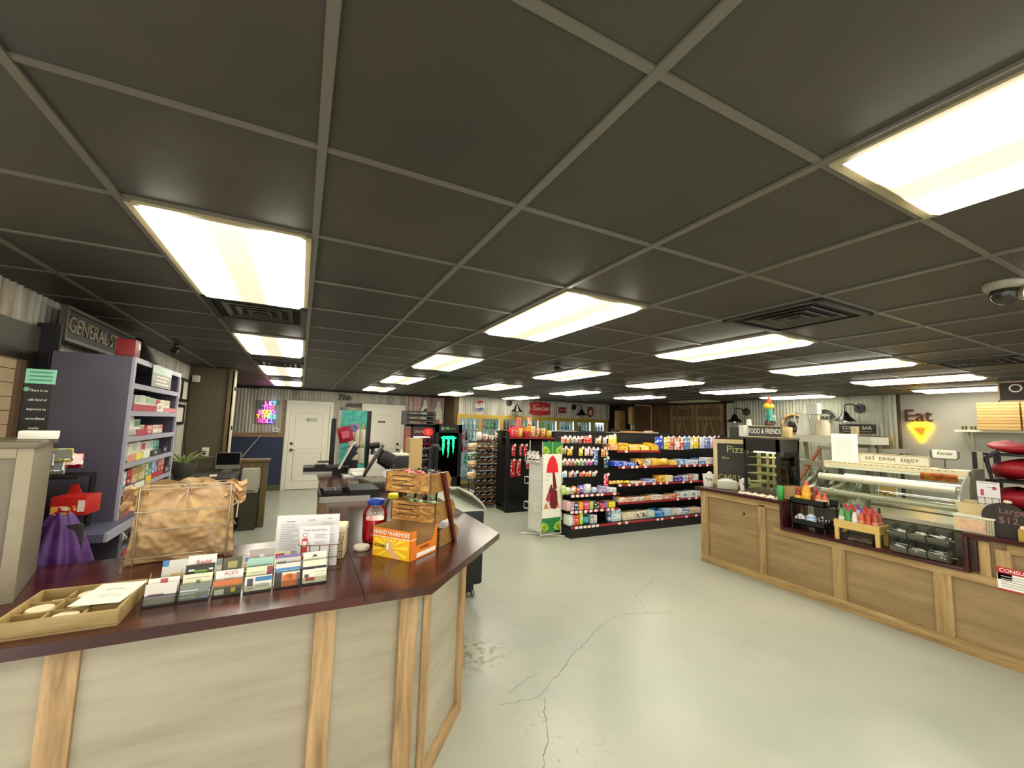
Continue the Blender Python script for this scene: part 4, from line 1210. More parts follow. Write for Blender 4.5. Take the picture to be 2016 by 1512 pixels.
  ("bag", 4.463, 4.595, 1.465, 0.183, "#e8a838", "#d86820", "orange snack bag"),
  ("bag", 4.606, 4.739, 1.465, 0.141, "#f0c418", "#e89818", "golden snack bag")]),
 ('upper hook row of the tall black unit', 7.45, [
  ("peg", 3.781, 3.876, 1.089, 0.215, "#c81828", "#e86868", "red pouch"),
  ("peg", 3.958, 4.022, 1.088, 0.217, "#d01c28", "#e85858", "narrow red pouch"),
  ("peg", 4.05, 4.138, 1.087, 0.218, "#c01824", "#e04850", "dark red pouch")]),
 ('lower hook row of the tall black unit', 7.45, [
  ("peg", 3.763, 3.885, 0.682, 0.331, "#b81420", "#d84850", "tall red pouch"),
  ("peg", 3.898, 4.007, 0.686, 0.326, "#c01822", "#d84448", "tall crimson pouch"),
  ("peg", 4.113, 4.206, 0.825, 0.177, "#a83038", "#d88080", "short red pouch, rightmost")]),
]
for (place, yp, items) in ROWS:
    for k, (kind, x0, x1, z, h, c1, c2, ds) in enumerate(items):
        good(kind, x0 + .004, x1 - .004, yp, z, h, c1, c2, ds + ' on the ' + place, 'goods on the ' + place)
# flat cartons and coasters lying on top of the two gondolas
for (lab, x0, x1, y, z, h, c) in (('flat white carton lying on top of the rear gondola, left', 4.9, 5.5, 7.6, 1.581, .02, '#d8d4c4'), ('flat black tray lying on top of the rear gondola', 5.4, 6.3, 7.62, 1.581, .035, '#1a1c1a'),
                                  ('flat white carton lying on top of the rear gondola beside the black tray', 6.32, 6.7, 7.62, 1.581, .02, '#e0dccb'), ('flat orange tray on top of the rear gondola, right', 6.9, 7.5, 7.65, 1.581, .05, '#d8945c'),
                                  ('pale packs on top of the rear gondola, far right', 7.52, 7.98, 7.65, 1.581, .045, '#e6d8d0')):
    m = MB(); m.box(x0, x1, y, y + .2, 0, h, bev=.004)
    tag(m.build('flat_carton', [mat(c, .5)], None, (0, 0, z)), lab, 'carton', 'cartons on top of the gondolas')
m = MB()
for k in range(14):
    m.lathe([(0, 0), (.006, 0), (.02, .17), (.0, .2)], (.03 * math.cos(k * 1.3) * (k % 3) / 2, .03 * math.sin(k * 1.3) * (k % 3) / 2, 0), 6, k % 2)
tag(m.build('candy_cone_bunch', [mat('#d8202c', .3), mat('#f0b8b0', .3)], None, (4.02, 7.62, 1.66)), 'bunch of red striped candy cones standing on top of the rear unit', 'candy', )
m = MB(); m.box(-.1, .1, -.08, .08, 0, .195, bev=.006); m.box(-.09, .09, -.081, -.08, .03, .17, 1)
tag(m.build('candy_box', [mat('#d81c28', .4), mat('#e86868', .4)], None, (4.02, 7.64, 1.4645)), 'big red candy box carrying the candy cones on the rear unit', 'box')
m = MB()
m.surf(lambda u, v: Vector((-.05 + .1 * u, -.03 * math.sin(PI * u), .22 * v)), 6, 6, 0)
m.surf(lambda u, v: Vector((-.05 + .1 * u, .03 * math.sin(PI * u), .22 * v)), 6, 6, 1)
tag(m.build('snack_bag', [printed('#e8c090', '#a83028', 24), mat('#e0d0b0', .4)], None, (4.27, 7.62, 1.67)), 'tan and red bag standing high on the rear unit beside the candy cones', 'bag')
m = MB(); m.box(-.07, .07, -.05, .05, 0, .2, bev=.004)
tag(m.build('snack_box', [mat('#e8b41c', .4)], None, (4.27, 7.66, 1.465)), 'yellow box under the tan and red bag on the rear unit', 'box')

# ---- brown bread rack
t = thing('bread_rack', 'dark bread rack with many shelves between the drinks coolers and the black unit', 'rack', (3.54, 8.16, 0))
for sx in (-.29, .29):
    for sy in (-.2, .2):
        m = MB(); m.tube([(sx, sy, 0), (sx, sy, 1.36)], .012, 6); m.build('upright', BLK, t)
BRN = ramp_mat(((.3, '#2a1608'), (.55, '#4a2a12'), (.8, '#6a4420')), scale=4, stretch=(.6, 1, 6), rough=.5)
SHZ = [.08, .22, .36, .5, .64, .78, .92, 1.06, 1.2, 1.34]
for z in SHZ:
    m = MB(); m.box(-.29, .29, -.2, .2, z - .012, z); m.build('shelf', BLK, t)
    m = MB(); m.box(-.285, .285, -.215, -.2, z - .02, z + .03); m.build('shelf_front', BRN, t)
    m = MB(); m.box(.02, .1, -.219, -.215, z - .005, z + .016); m.build('shelf_label', mat('#b09078' if z > .7 else '#8a7058', .5), t)
rnd = random.Random(5)
PAL = {8: ('#d8a85c', '#e8c070', '#d09848', '#e0b468'), 9: ('#b8b8b8', '#8a2420', '#7a5a2c', '#201410')}
NM = ['bottom', 'second', 'third', 'fourth', 'fifth', 'sixth', 'seventh', 'eighth', 'ninth', 'top']
for k, z in enumerate(SHZ):
    n = 4
    for q in range(n):
        c = PAL.get(k, ('#3a2010', '#5a3418', '#241008', '#6a4a28'))[q]
        if k in (2, 4): c = ('#4a2818', '#7a5c48', '#2a1610', '#8a6a50')[q]
        hh = .085 if k < 9 else (.2, .16, .13, .22)[q]
        m = MB(); w_ = .125
        def f(s, w_=w_, hh=hh, q=q):
            return lambda u, v: Vector((-w_ / 2 + w_ * u, s * .1 * math.sin(PI * u) ** .5 * math.sin(PI * (.05 + .9 * v)) ** .5, hh * v))
        m.surf(f(-1), 8, 6); m.surf(f(1), 8, 6, 1)
        cd_ = {'#d8a85c': 'golden', '#e8c070': 'pale golden', '#d09848': 'toasted', '#e0b468': 'light toasted'}.get(c, {'#b8b8b8': 'silver', '#8a2420': 'dark red', '#7a5a2c': 'tan', '#201410': 'black'}.get(c, 'brown'))
        tag(m.build('bread_pack', [printed(c, '#1c100a' if k not in (8, 9) else '#e8d8b0', 30), mat(c, .4)], None, (3.54 - .21 + q * .14, 8.09, z + .001)), '%s pack on the %s shelf of the bread rack, %s from the left' % (cd_, NM[k], ORD[q]), 'pack', 'packs on the bread rack')
for k, z in enumerate((.62, .84, 1.0, 1.18)):
    b = thing('wire_basket', 'black wire side basket of the bread rack, %s from the bottom' % ORD[k], 'basket', (3.12, 7.86, z))
    m = MB()
    for zz in (0, .06):
        m.tube([(-.11, -.09, zz), (.11, -.09, zz), (.11, .09, zz), (-.11, .09, zz)], .004, 5, close=True)
    for x in (-.11, -.055, 0, .055, .11):
        m.tube([(x, -.09, .06), (x, -.09, 0), (x, .09, 0), (x, .09, .06)], .003, 4)
    m.tube([(.11, 0, .03), (.165, 0, .03)], .005, 5)
    m.build('wire_frame', BLK, b)
    cc = (('#d8a860', '#f0dcb8'), ('#e0c088', '#c88840'), ('#2c5a3c', '#c8e0c8'), ('#c8a060', '#f0e4c8'))[k]
    for q in range(3):
        m = MB()
        m.surf(lambda u, v: Vector((-.06 + .12 * u, -.03 * math.sin(PI * u) * math.sin(PI * v) , .13 * v)), 8, 6)
        m.surf(lambda u, v: Vector((-.06 + .12 * u, .03 * math.sin(PI * u) * math.sin(PI * v), .13 * v)), 8, 6, 1)
        tag(m.build('snack_bag', [printed(cc[0], cc[1], 34), mat(cc[1], .4)], None, (3.06 + .06 * q, 7.8 + .05 * q, z + .004), .4 * (q - 1)), '%s snack bag, %s in the %s side basket of the bread rack' % (('tan', 'cream', 'green', 'beige')[k], ORD[q], ORD[k]), 'bag', 'snack bags in the side baskets')
# ---- white wire spinner with glove poster
t = thing('wire_spinner', 'white wire spinner rack with a poster of a red beanie and gloves', 'rack', (3.345, 5.54, 0), math.radians(6))
WW = mat('#cfcdbf', .35, .3)
m = MB()
for (x, y) in ((0, 0), (.385, 0), (0, .33), (.385, .33)):
    m.tube([(x, y, .05), (x, y, 1.46)], .008, 6)
m.build('frame', WW, t)
m = MB()
for a, b in (((-.08, -.06), (.42, .40)), ((.42, -.06), (-.08, .40))):
    m.tube([(a[0], a[1], .012), (b[0], b[1], .012)], .012, 6)
for y in (0, .33):
    m.tube([(-.02, y, .055), (.4, y, .055)], .008, 6)
m.tube([(.19, .17, .012), (.19, .17, .06)], .02, 8)
m.build('base', WW, t)
m = MB(); m.box(-.004, .0, .01, .32, .1, 1.22); m.build('side_panel', mat('#d6d6cc', .5), t)
def loop_basket(z, side):
    m = MB()
    x = -.01 if side < 0 else .395
    d = -.1 * 1 if side < 0 else .03
    for zz in (0, .1):
        m.tube([(x, .02, z + zz), (x + d, .02, z + zz), (x + d, .3, z + zz), (x, .3, z + zz)], .0045, 5)
    for y in (.02, .3): m.tube([(x + d, y, z), (x + d, y, z + .1)], .0045, 5)
    m.build('wire_basket', WW, t)
for z in (.42, .8, 1.14): loop_basket(z, -1)
for z in (.25, .55, .82, 1.28): loop_basket(z, 1)
m = MB(); m.box(.012, .375, -.006, -.002, .1, 1.455)
GRN = 1; LGR = 2; RED = 3; DRD = 4; SKN = 5; PNK = 6; GTX = 7
m.box(.012, .375, -.0068, -.006, 1.27, 1.455, GRN); m.box(.012, .375, -.0068, -.006, .1, .3, GRN)
def leaf(cx, cz, a, L, w_=.35, mi=LGR):
    pts = [(L * t_, L * w_ * math.sin(PI * t_) ** .8) for t_ in [k / 8 for k in range(9)]] + [(L * t_, -L * w_ * math.sin(PI * t_) ** .8) for t_ in [k / 8 for k in range(7, 0, -1)]]
    m.prism([(cx + x * math.cos(a) - y * math.sin(a), cz + x * math.sin(a) + y * math.cos(a)) for x, y in pts], .0068, .0074, '-y', m=mi)
for (cx_, cz_) in ((.03, 1.28), (.36, 1.28)):
    s = 1 if cx_ < .1 else -1
    for k in range(4): leaf(cx_, cz_, (PI / 2 - s * (.1 + .38 * k)), .12, .22)
for (cx_, cz_) in ((.03, .12), (.36, .12)):
    s = 1 if cx_ < .1 else -1
    for k in range(4): leaf(cx_, cz_, (PI / 2 - s * (.1 + .38 * k)), .13, .22)
m.box(.19, .2, -.0076, -.0068, 1.27, 1.455, LGR)
# red beanie, gloves, scarf on the poster
m.prism([(.08, .985), (.31, .985), (.295, 1.1), (.25, 1.2), (.205, 1.24), (.2, 1.255), (.185, 1.24), (.135, 1.2), (.095, 1.1)], .006, .012, '-y', m=RED)
m.prism([(.2, .985), (.24, .985), (.29, .75), (.27, .72), (.22, .74)], .006, .01, '-y', m=DRD)
m.prism([(.08, .58), (.17, .8), (.2, .8), (.2, .6), (.12, .55)], .006, .01, '-y', m=DRD)
m.prism([(.15, .5), (.16, .7), (.21, .75), (.29, .7), (.31, .5), (.27, .43), (.2, .44)], .0101, .013, '-y', m=DRD)
m.prism([(.09, .56), (.13, .68), (.16, .68), (.14, .54)], .0131, .015, '-y', m=PNK)
for x in (.04, .15, .26):
    m.prism([(x, .44), (x + .09, .44), (x + .07, .5), (x + .05, .53), (x + .02, .5)], .006, .009, '-y', m=SKN); m.box(x + .01, x + .08, -.009, -.006, .31, .44, 8)
m.text('REAL', .036, '-y', (.115, -.0062, .93), .001, GTX); m.text('DEAL', .036, '-y', (.1, -.0062, .87), .001, GTX)
m.build('poster', [mat('#e6e2d2', .5), mat('#1f7a3c', .5), mat('#a8c83c', .5), mat('#d81420', .6), mat('#6a0c18', .7), mat('#c08a64', .6), mat('#d02848', .6), mat('#b8b4a4', .6), mat('#eeeadd', .5)], t)
for k in range(5):
    m = MB(); c0 = (('#6a1c1c', '#f0ece4'), ('#2c1410', '#e8e4dc'))[k % 2]
    m.lathe([(0, 0), (.03, .0), (.034, .04), (.026, .09), (.03, .12), (.022, .15), (0, .16)], n=10)
    p = Matrix.Rotation(math.radians(6), 4, 'Z') @ Vector((-.06 - .02 * (k % 2), .05 + .055 * k, 1.15))
    tag(m.build('plush_toy', [printed(c0[1], c0[0], 30)], None, (3.345 + p.x, 5.54 + p.y, p.z)), 'small brown and white figure in the top left basket of the wire spinner', 'toy', 'figures in the spinner basket')
# ------------------------------------------------------------------ left wall
BLUE = mat('#514d5c', .36, noise=.05, scale=6)
BLUE2 = mat('#55566c', .4)
LILAC = mat('#9d9cae', .4)
t = thing('cigarette_shelf', 'tall dark blue cigarette shelf unit against the left wall', 'shelving', (-1.2, 4.08, 0))
def lx(x): return x + 1.2
def ly(y): return y - 4.08
part('side_panel', t, BLUE, (lx(-1.38), lx(-1.0), ly(3.50), ly(3.535), .97, 2.07))
part('side_panel', t, BLUE, (lx(-1.38), lx(-1.0), ly(4.64), ly(4.67), .97, 2.07))
part('back_panel', t, mat('#120f14', .7), (lx(-1.39), lx(-1.375), ly(3.5), ly(4.67), .2, 2.07))
part('top_panel', t, BLUE, (lx(-1.38), lx(-1.0), ly(3.535), ly(4.64), 2.035, 2.068))
part('top_trim', t, LILAC, (lx(-1.0), lx(-.985), ly(3.5), ly(4.67), 2.035, 2.07))
for y in (3.5, 4.635):
    part('edge_trim', t, LILAC, (lx(-1.0), lx(-.985), ly(y), ly(y + .035), 1.03, 2.035))
for z in (1.90, 1.72, 1.55, 1.38, 1.21):
    part('shelf', t, BLUE, (lx(-1.375), lx(-1.0), ly(3.535), ly(4.64), z - .03, z - .001))
    part('shelf_edge', t, LILAC, (lx(-1.0), lx(-.985), ly(3.535), ly(4.64), z - .034, z))
part('deck', t, BLUE2, (lx(-1.38), lx(-.93), ly(3.14), ly(4.67), .985, 1.03))
part('deck_edge', t, LILAC, (lx(-.93), lx(-.915), ly(3.14), ly(4.67), .985, 1.032))
part('lower_side', t, BLUE, (lx(-1.38), lx(-.95), ly(3.46), ly(3.5), 0, .985))
part('lower_back', t, mat('#100c12', .7), (lx(-1.385), lx(-1.36), ly(3.14), ly(4.67), 0, .985))
for z in (.8, .55):
    part('lower_shelf', t, LILAC, (lx(-1.36), lx(-.95), ly(3.5), ly(4.67), z - .03, z))
    part('price_rail', t, mat('#a83c40', .4), (lx(-.95), lx(-.94), ly(3.52), ly(4.65), z, z + .03))
part('price_rail', t, mat('#b04448', .4), (lx(-1.0), lx(-.99), ly(3.56), ly(4.64), 1.032, 1.055))
part('dark_board', t, mat('#17131a', .6), (lx(-1.5), lx(-1.39), ly(3.6), ly(3.62), .9, 2.25))
CG = 'cigarette packs on the blue shelf'
def pack(y0, y1, z, h, c1, c2, label, x=-1.03, d=.06, name='cigarette_pack', grp=CG, cat='pack'):
    m = MB(); w_ = y1 - y0
    m.box(-d, 0, 0, w_, 0, h, bev=.002); m.box(0, .0008, w_ * .06, w_ * .94, h * .55, h * .94, 1)
    m.box(0, .0008, w_ * .1, w_ * .9, h * .15, h * .4, 2)
    return tag(m.build(name, [mat(c1, .4), mat(c2, .4), printed(c1, c2, 50)], None, (x, y0, z + .0006)), label, cat, grp)
W_ = '#ece8da'
RW = {1.72: [(3.54, 3.63, .1, '#15120f', '#5a4a38', 'black'), (3.64, 3.73, .1, '#1f1a16', '#6a5a44', 'dark brown'), (3.75, 3.85, .11, W_, '#a8c0a0', 'white and green'), (3.86, 3.95, .115, W_, '#c8d4b8', 'cream'), (3.96, 4.06, .11, W_, '#98b898', 'pale green striped'), (4.08, 4.17, .105, '#e4e4d8', '#8cb09a', 'white mint'), (4.19, 4.31, .1, W_, '#b83828', 'white with a red emblem'), (4.33, 4.45, .1, W_, '#d8c8a8', 'cream with lines'), (4.47, 4.6, .1, W_, '#c8c0b0', 'plain white')],
      1.55: [(3.55, 3.66, .14, '#1d6a84', '#48a0b0', 'teal'), (3.67, 3.76, .14, W_, '#d8e0d0', 'tall white'), (3.78, 3.9, .11, W_, '#4a8a68', 'white and dark green'), (3.92, 4.0, .07, '#ddd8c8', '#988c78', 'low cream'), (4.06, 4.18, .065, '#c85850', '#e0a8a0', 'low red'), (4.22, 4.34, .065, '#e4dcd4', '#c89890', 'low white'), (4.36, 4.46, .065, '#e0c8c0', '#c86858', 'low white and red')],
      1.38: [(3.57, 3.64, .11, W_, '#d8d8c0', 'cream'), (3.65, 3.72, .1, '#e4e4d4', '#c8d8b8', 'white and pale green'), (3.73, 3.8, .115, W_, '#e0e0d0', 'tall white'), (3.81, 3.88, .11, W_, '#b8ccb8', 'white and grey green'), (3.89, 3.96, .12, W_, '#e8e4d8', 'plain white'), (3.98, 4.07, .11, '#e8dcd4', '#b83038', 'white and red'), (4.08, 4.17, .115, W_, '#d4d0c4', 'white'), (4.18, 4.26, .115, W_, '#a8d0c0', 'white and mint'), (4.27, 4.34, .12, '#4a9a88', '#88c0b0', 'sea green'), (4.35, 4.41, .115, '#2f7a6a', '#68a898', 'dark green')],
      1.21: [(3.55, 3.61, .085, '#a8d4c8', '#e0ece4', 'mint'), (3.62, 3.68, .095, '#c0dce4', '#4878a8', 'pale blue'), (3.69, 3.75, .1, '#98c0dc', '#e4ecf0', 'sky blue'), (3.76, 3.86, .105, '#8a1a18', '#c84840', 'dark red'), (3.87, 3.97, .105, '#e0c8a0', '#c89058', 'tan'), (4.0, 4.06, .11, '#d8c878', '#a89848', 'yellow'), (4.07, 4.13, .115, '#e4e0b0', '#b8b878', 'pale yellow'), (4.14, 4.2, .115, '#88b088', '#e0e8d8', 'green'), (4.21, 4.28, .115, '#a8c8a8', '#4a8a68', 'light green'), (4.29, 4.36, .12, '#7aa0dc', '#dce4f0', 'blue'), (4.37, 4.43, .12, '#b8ccec', '#6888c8', 'light blue'), (4.45, 4.53, .12, '#c85038', '#e8a890', 'brick red'), (4.54, 4.62, .12, '#d87058', '#f0c8b8', 'salmon')]}
SN = {1.72: 'second', 1.55: 'third', 1.38: 'fourth', 1.21: 'fifth'}
for z, row in RW.items():
    for (a, b, h, c1, c2, ds) in row:
        pack(a, b, z, h, c1, c2, '%s cigarette pack on the %s shelf of the blue unit' % (ds, SN[z]))
def strip(y0, y1, z0, z1, c1, txt, tc, label, x=-.985):
    m = MB(); m.box(0, .002, 0, y1 - y0, 0, z1 - z0)
    mats = [mat(c1, .5)]
    if txt:
        mats.append(mat(tc, .5)); m.text(txt, (z1 - z0) * .6, '+x', (.002, (y1 - y0) / 2, (z1 - z0) / 2), .0008, 1)
    tag(m.build('price_strip', mats, None, (x + .0005, y0, z0)), label, 'price strip', 'price strips on the blue shelf')
strip(3.55, 4.05, 1.722, 1.765, '#b03048', None, '', 'red price strip along the second shelf of the blue unit')
strip(4.24, 4.62, 1.722, 1.755, '#c87878', None, '', 'pale red price strip at the right of the second shelf')
strip(4.06, 4.2, 1.724, 1.785, '#e8e4d8', '$5.99', '#4a2a28', 'white price card reading 5.99 on the second shelf')
strip(3.67, 3.9, 1.552, 1.595, '#b02c50', None, '', 'crimson price strip on the third shelf of the blue unit')
strip(3.57, 3.7, 1.384, 1.43, '#d89080', None, '', 'salmon price card at the left of the fourth shelf')
strip(3.72, 3.84, 1.386, 1.435, '#e4d850', None, '', 'yellow price card on the fourth shelf of the blue unit')
strip(3.86, 4.0, 1.386, 1.44, '#e6e4d8', None, '', 'white price card on the fourth shelf of the blue unit')
strip(4.02, 4.28, 1.386, 1.43, '#141014', '$6.49', '#f0ece4', 'black price strip reading 6.49 on the fourth shelf')
strip(4.34, 4.46, 1.39, 1.44, '#1c181c', '$6.9', '#f0ece4', 'small black price strip reading 6.9 on the fourth shelf')
strip(3.58, 3.72, 1.16, 1.225, '#e8e0b8', None, '', 'cream price card hanging from the left of the fifth shelf')
strip(3.76, 3.95, 1.17, 1.225, '#e8e4d8', None, '', 'white price card hanging from the middle of the fifth shelf')
strip(3.98, 4.1, 1.2, 1.245, '#e0c020', None, '', 'yellow price card on the fifth shelf of the blue unit')
strip(4.12, 4.4, 1.212, 1.255, '#a82438', None, '', 'dark red price strip on the fifth shelf of the blue unit')
strip(4.44, 4.6, 1.214, 1.27, '#3a2024', '$7.25', '#e8dcd8', 'dark price strip reading 7.25 on the fifth shelf')
# top shelf: yellow box, notice
m = MB(); m.box(-.1, 0, 0, .14, 0, .045, 1, bev=.002); m.box(-.11, .0, .01, .16, .045, .085, 0, bev=.012)
tag(m.build('tobacco_box', [mat('#e2dc9c', .5), mat('#3a342c', .5)], None, (-1.05, 3.58, 1.9006)), 'yellow and black box on the top shelf of the blue unit', 'box')
m = MB(); m.box(0, .003, 0, .49, 0, .155); m.box(.003, .0036, 0, .49, .1, .155, 1)
for k in range(3): m.box(.003, .0036, .09, .42 - .05 * (k % 2), .02 + .026 * k, .032 + .026 * k, 2)
m.box(.003, .0036, .03, .05, .05, .085, 1)
tag(m.build('shelf_notice', [mat('#a09c96', .5), mat('#c4d8ce', .5), mat('#e8e6de', .5)], None, (-.982, 3.85, 1.905)), 'grey notice with a pale green header across the top shelf of the blue unit', 'sign')
# lower shelves: tins
def tins(z, n, x, cs, label, grp, seed):
    rnd = random.Random(seed)
    for k in range(n):
        m = MB(); c = rnd.choice(cs)
        m.lathe([(0, 0), (.033, 0), (.034, .004), (.034, .026), (.032, .03), (0, .03)], n=12)
        bmesh.ops.transform(m.bm, matrix=Matrix.Rotation(rnd.uniform(.6, 1.1), 4, 'Y') @ RZ(rnd.uniform(-.5, .5)), verts=m.bm.verts)
        tag(m.build('tobacco_tin', [printed(c, '#d8d0b8', 50)], None, (x - rnd.uniform(0, .08), 3.58 + k * (1.02 / n) + rnd.uniform(-.01, .01), z + .03 + rnd.uniform(0, .03))), label, 'tin', grp)
tins(1.032, 16, -1.04, ('#8a8468', '#5a5440', '#a8a088', '#2c281e'), 'round cream and black tobacco tin on the deck of the blue unit', 'tins on the deck of the blue unit', 1)
tins(.8, 10, -1.0, ('#3a3428', '#5a5444', '#1f1c16'), 'dark tobacco tin on the shelf under the deck of the blue unit', 'dark tins below the deck', 2)
tins(.55, 16, -.99, ('#88b070', '#a8cc90', '#4a7a48'), 'light green tobacco tin on the lowest shelf of the blue unit', 'green tins on the lowest shelf', 3)
# snack display, red box and purple jacket in front of the unit
t = thing('snack_stand', 'low black two-tier stand of snacks beside the blue unit', 'stand', (-1.24, 3.30, 1.0305))
for z in (.0, .1, .3):
    m = MB(); m.box(-.14, .16, -.12, .12, z, z + .012); m.build('shelf', BLK, t)
for x in (-.135, .155):
    m = MB(); m.box(x - .006, x + .006, .06, .12, 0, .3); m.build('side', BLK, t)
for k, (c1, c2, lb) in enumerate((('#e8902c', '#a81c30', 'orange and crimson'), ('#d8d4c4', '#6a7078', 'white and grey'), ('#c81c38', '#f0d8d8', 'crimson and white'), ('#b8b4a4', '#4a4a48', 'pale grey'), ('#d8d030', '#3a3a20', 'yellow and black'))):
    m = MB(); m.box(-.07, .07, -.03, .03, 0, .07, bev=.004); m.box(-.065, .065, -.031, -.03, .006, .064, 1); bmesh.ops.transform(m.bm, matrix=Matrix.Rotation(-.45, 4, 'X'), verts=m.bm.verts)
    tag(m.build('snack_packet', [printed(c1, c2, 40), mat(c2, .4)], None, (-1.29 + .06 * (k % 3) + .03 * (k // 3), 3.18 + .045 * (k % 3), 1.36 + .03 * (k // 2)), .1 + .1 * k), '%s snack packet heaped on top of the black stand' % lb, 'packet', 'snack packets on the black stand')
m = MB(); m.box(-.06, .09, -.07, .07, 0, .1, bev=.003); m.box(-.055, .05, -.071, -.07, .006, .05, 1); m.box(.055, .085, -.071, -.07, .02, .08, 2); m.prism([(-.06, .1), (.0, .1), (-.02, .15), (-.05, .15)], -.07, -.066, '-y', m=0)
tag(m.build('red_snack_box', [mat('#b81c18', .45), printed('#e8b050', '#c02018', 40), mat('#ecd8cc', .5)], None, (-1.09, 3.19, 1.144), -.12), 'red open snack box on the lower tier of the black stand', 'box')
for k in range(4):
    m = MB(); m.box(-.04, .04, -.025, .025, 0, .02, bev=.003)
    tag(m.build('snack_packet', [printed('#f0d890', '#e09030', 50)], None, (-1.2 + .04 * k, 3.1 - .012 * k, 1.032 + .021 * (k % 2)), .5), 'pale yellow snack packet below the red box', 'packet', 'pale packets below the red box')
m = MB()
def jk(u, v):
    a = -.2 + 2.9 * u
    r = .03 + .11 * v ** .8 + .02 * math.sin(9 * u * PI) * v
    return Vector((r * math.cos(a) * 1.1, -.75 * r * math.sin(a), .19 - .34 * v ** 1.2 + .01 * math.sin(13 * u)))
m.surf(jk, 44, 18)
tag(m.build('purple_jacket', [ramp_mat(((.3, '#331546'), (.55, '#532870'), (.8, '#74468f')), scale=7, rough=.45, bump=.2)], None, (-1.075, 3.03, .985)), 'purple jacket draped over a dark stand behind the counter', 'jacket')
m = MB()
m.box(-.1, .1, -.015, .015, .0, 1.12, bev=.01)
tag(m.build('coat_stand', [mat('#161216', .5)], None, (-1.075, 3.01, 0)), 'dark stand under the purple jacket behind the counter', 'stand')
# window with blinds, header, tall sign
w1 = MB(); w1.box(XL + .0, XL + .05, 2.4, 3.66, 2.06, 2.215); w1.build('trim_6', mat('#4f4b41', .6), kind='structure')
wn = thing('window_1', '', '', (XL, 2.95, 0)); del wn['label']; del wn['category']; wn['kind'] = 'structure'
part('window_frame', wn, mat('#221c16', .5), (.012, .06, -.6, .62, .9, .96), (.012, .06, -.6, .62, 2.0, 2.06), (.012, .06, .55, .62, .96, 2.0), (.012, .06, -.6, -.55, .96, 2.0))
part('window_frame', wn, mat('#6a5440', .5), (.012, .05, .5, .55, .96, 2.0))
m = MB()
for k in range(13):
    z = .98 + k * .08
    m.box(.014, .03, -.55, .5, z, z + .076)
m.build('window_blind', mat('#c8b08e', .6, noise=.12, scale=2), wn)
t = thing('tall_sign', 'tall black sign with a mint green header and white lettering on the left wall', 'sign', (-1.21, 3.0, 1.47))
m = MB(); m.box(-.055, .05, 0, .006, 0, .37); m.build('board', mat('#1a1817', .5), t)
m = MB(); m.box(-.055, .055, -.002, .008, .37, .445)
for k in range(3): m.box(-.04, .045, -.0026, -.002, .385 + .02 * k, .392 + .02 * k, 1)
m.build('header', [mat('#86c8a8', .5), mat('#4a8a70', .5)], t)
m = MB()
for k, s_ in enumerate(('There is no', 'safe level of', 'exposure to', 'secondhand', 'smoke')):
    m.text(s_, .018, '-y', (.0, -.0005, .335 - .048 * k), .001, 0, sx=.8)
for k in range(4):
    m.box(-.045 - .012, -.045 + .012, -.001, 0, .338, .341, 1, R=Matrix.Rotation(k * PI / 4, 4, 'Y'))
m.build('lettering', [mat('#e4e0d4', .5), mat('#9ad8bc', .5)], t)
t = thing('planter_can', 'small grey tin standing below the tall black sign', 'tin', (-1.22, 2.98, 1.36))
m = MB(); m.lathe([(0, 0), (.05, 0), (.055, .09), (.05, .09), (.047, .01), (0, .01)], n=16); m.build('can', mat('#5f665a', .4, .5), t)
t = thing('wall_bracket', 'black post carrying the tall sign and tin at the window', 'bracket', (-1.22, 3.02, 1.03))
m = MB(); m.box(-.02, .02, -.03, -.01, 0, .5); m.box(-.06, .06, -.09, -.01, .318, .329); m.build('post', BLK, t)
# long dark sign above the unit
t = thing('wall_sign', 'long dark framed sign with weathered metal lettering above the blue shelf unit', 'sign', (-1.44, 3.70, 2.18))
m = MB(); m.box(0, .02, 0, 1.2, 0, .2); m.build('board', mat('#191614', .6), t)
m = MB(); m.box(.0, .04, 0, 1.2, -.015, .005); m.box(0, .04, 0, 1.2, .195, .215); m.box(0, .04, -.015, .0, -.015, .215); m.box(0, .04, 1.2, 1.215, -.015, .215); m.build('frame', mat('#56534a', .5, .3), t)
m = MB(); m.text('GENERAL STORE', .15, '+x', (.022, .6, .1), .012, 0, sx=.98); m.build('lettering', ramp_mat(((.3, '#3a2c1c'), (.5, '#8a7c60'), (.75, '#b0a890')), scale=22, rough=.5), t)
t = thing('red_box', 'red box standing on top of the blue shelf unit', 'box', (-1.03, 3.56, 2.0705))
m = MB(); m.box(-.08, .02, 0, .1, 0, .12, bev=.003); m.build('carton', mat('#8a1a1c', .5), t)
m = MB(); m.box(.02, .0215, .055, .095, .06, .1); m.build('white_label', mat('#e0d4cc', .5), t)
t = thing('black_cone', 'small black cone shaped object on top of the blue shelf unit', 'ornament', (-1.08, 3.86, 2.0705))
m = MB(); m.lathe([(0, 0), (.13, 0), (.1, .05), (.05, .12), (.02, .17), (0, .175)], n=20); m.build('cone', mat('#1d110f', .5), t)
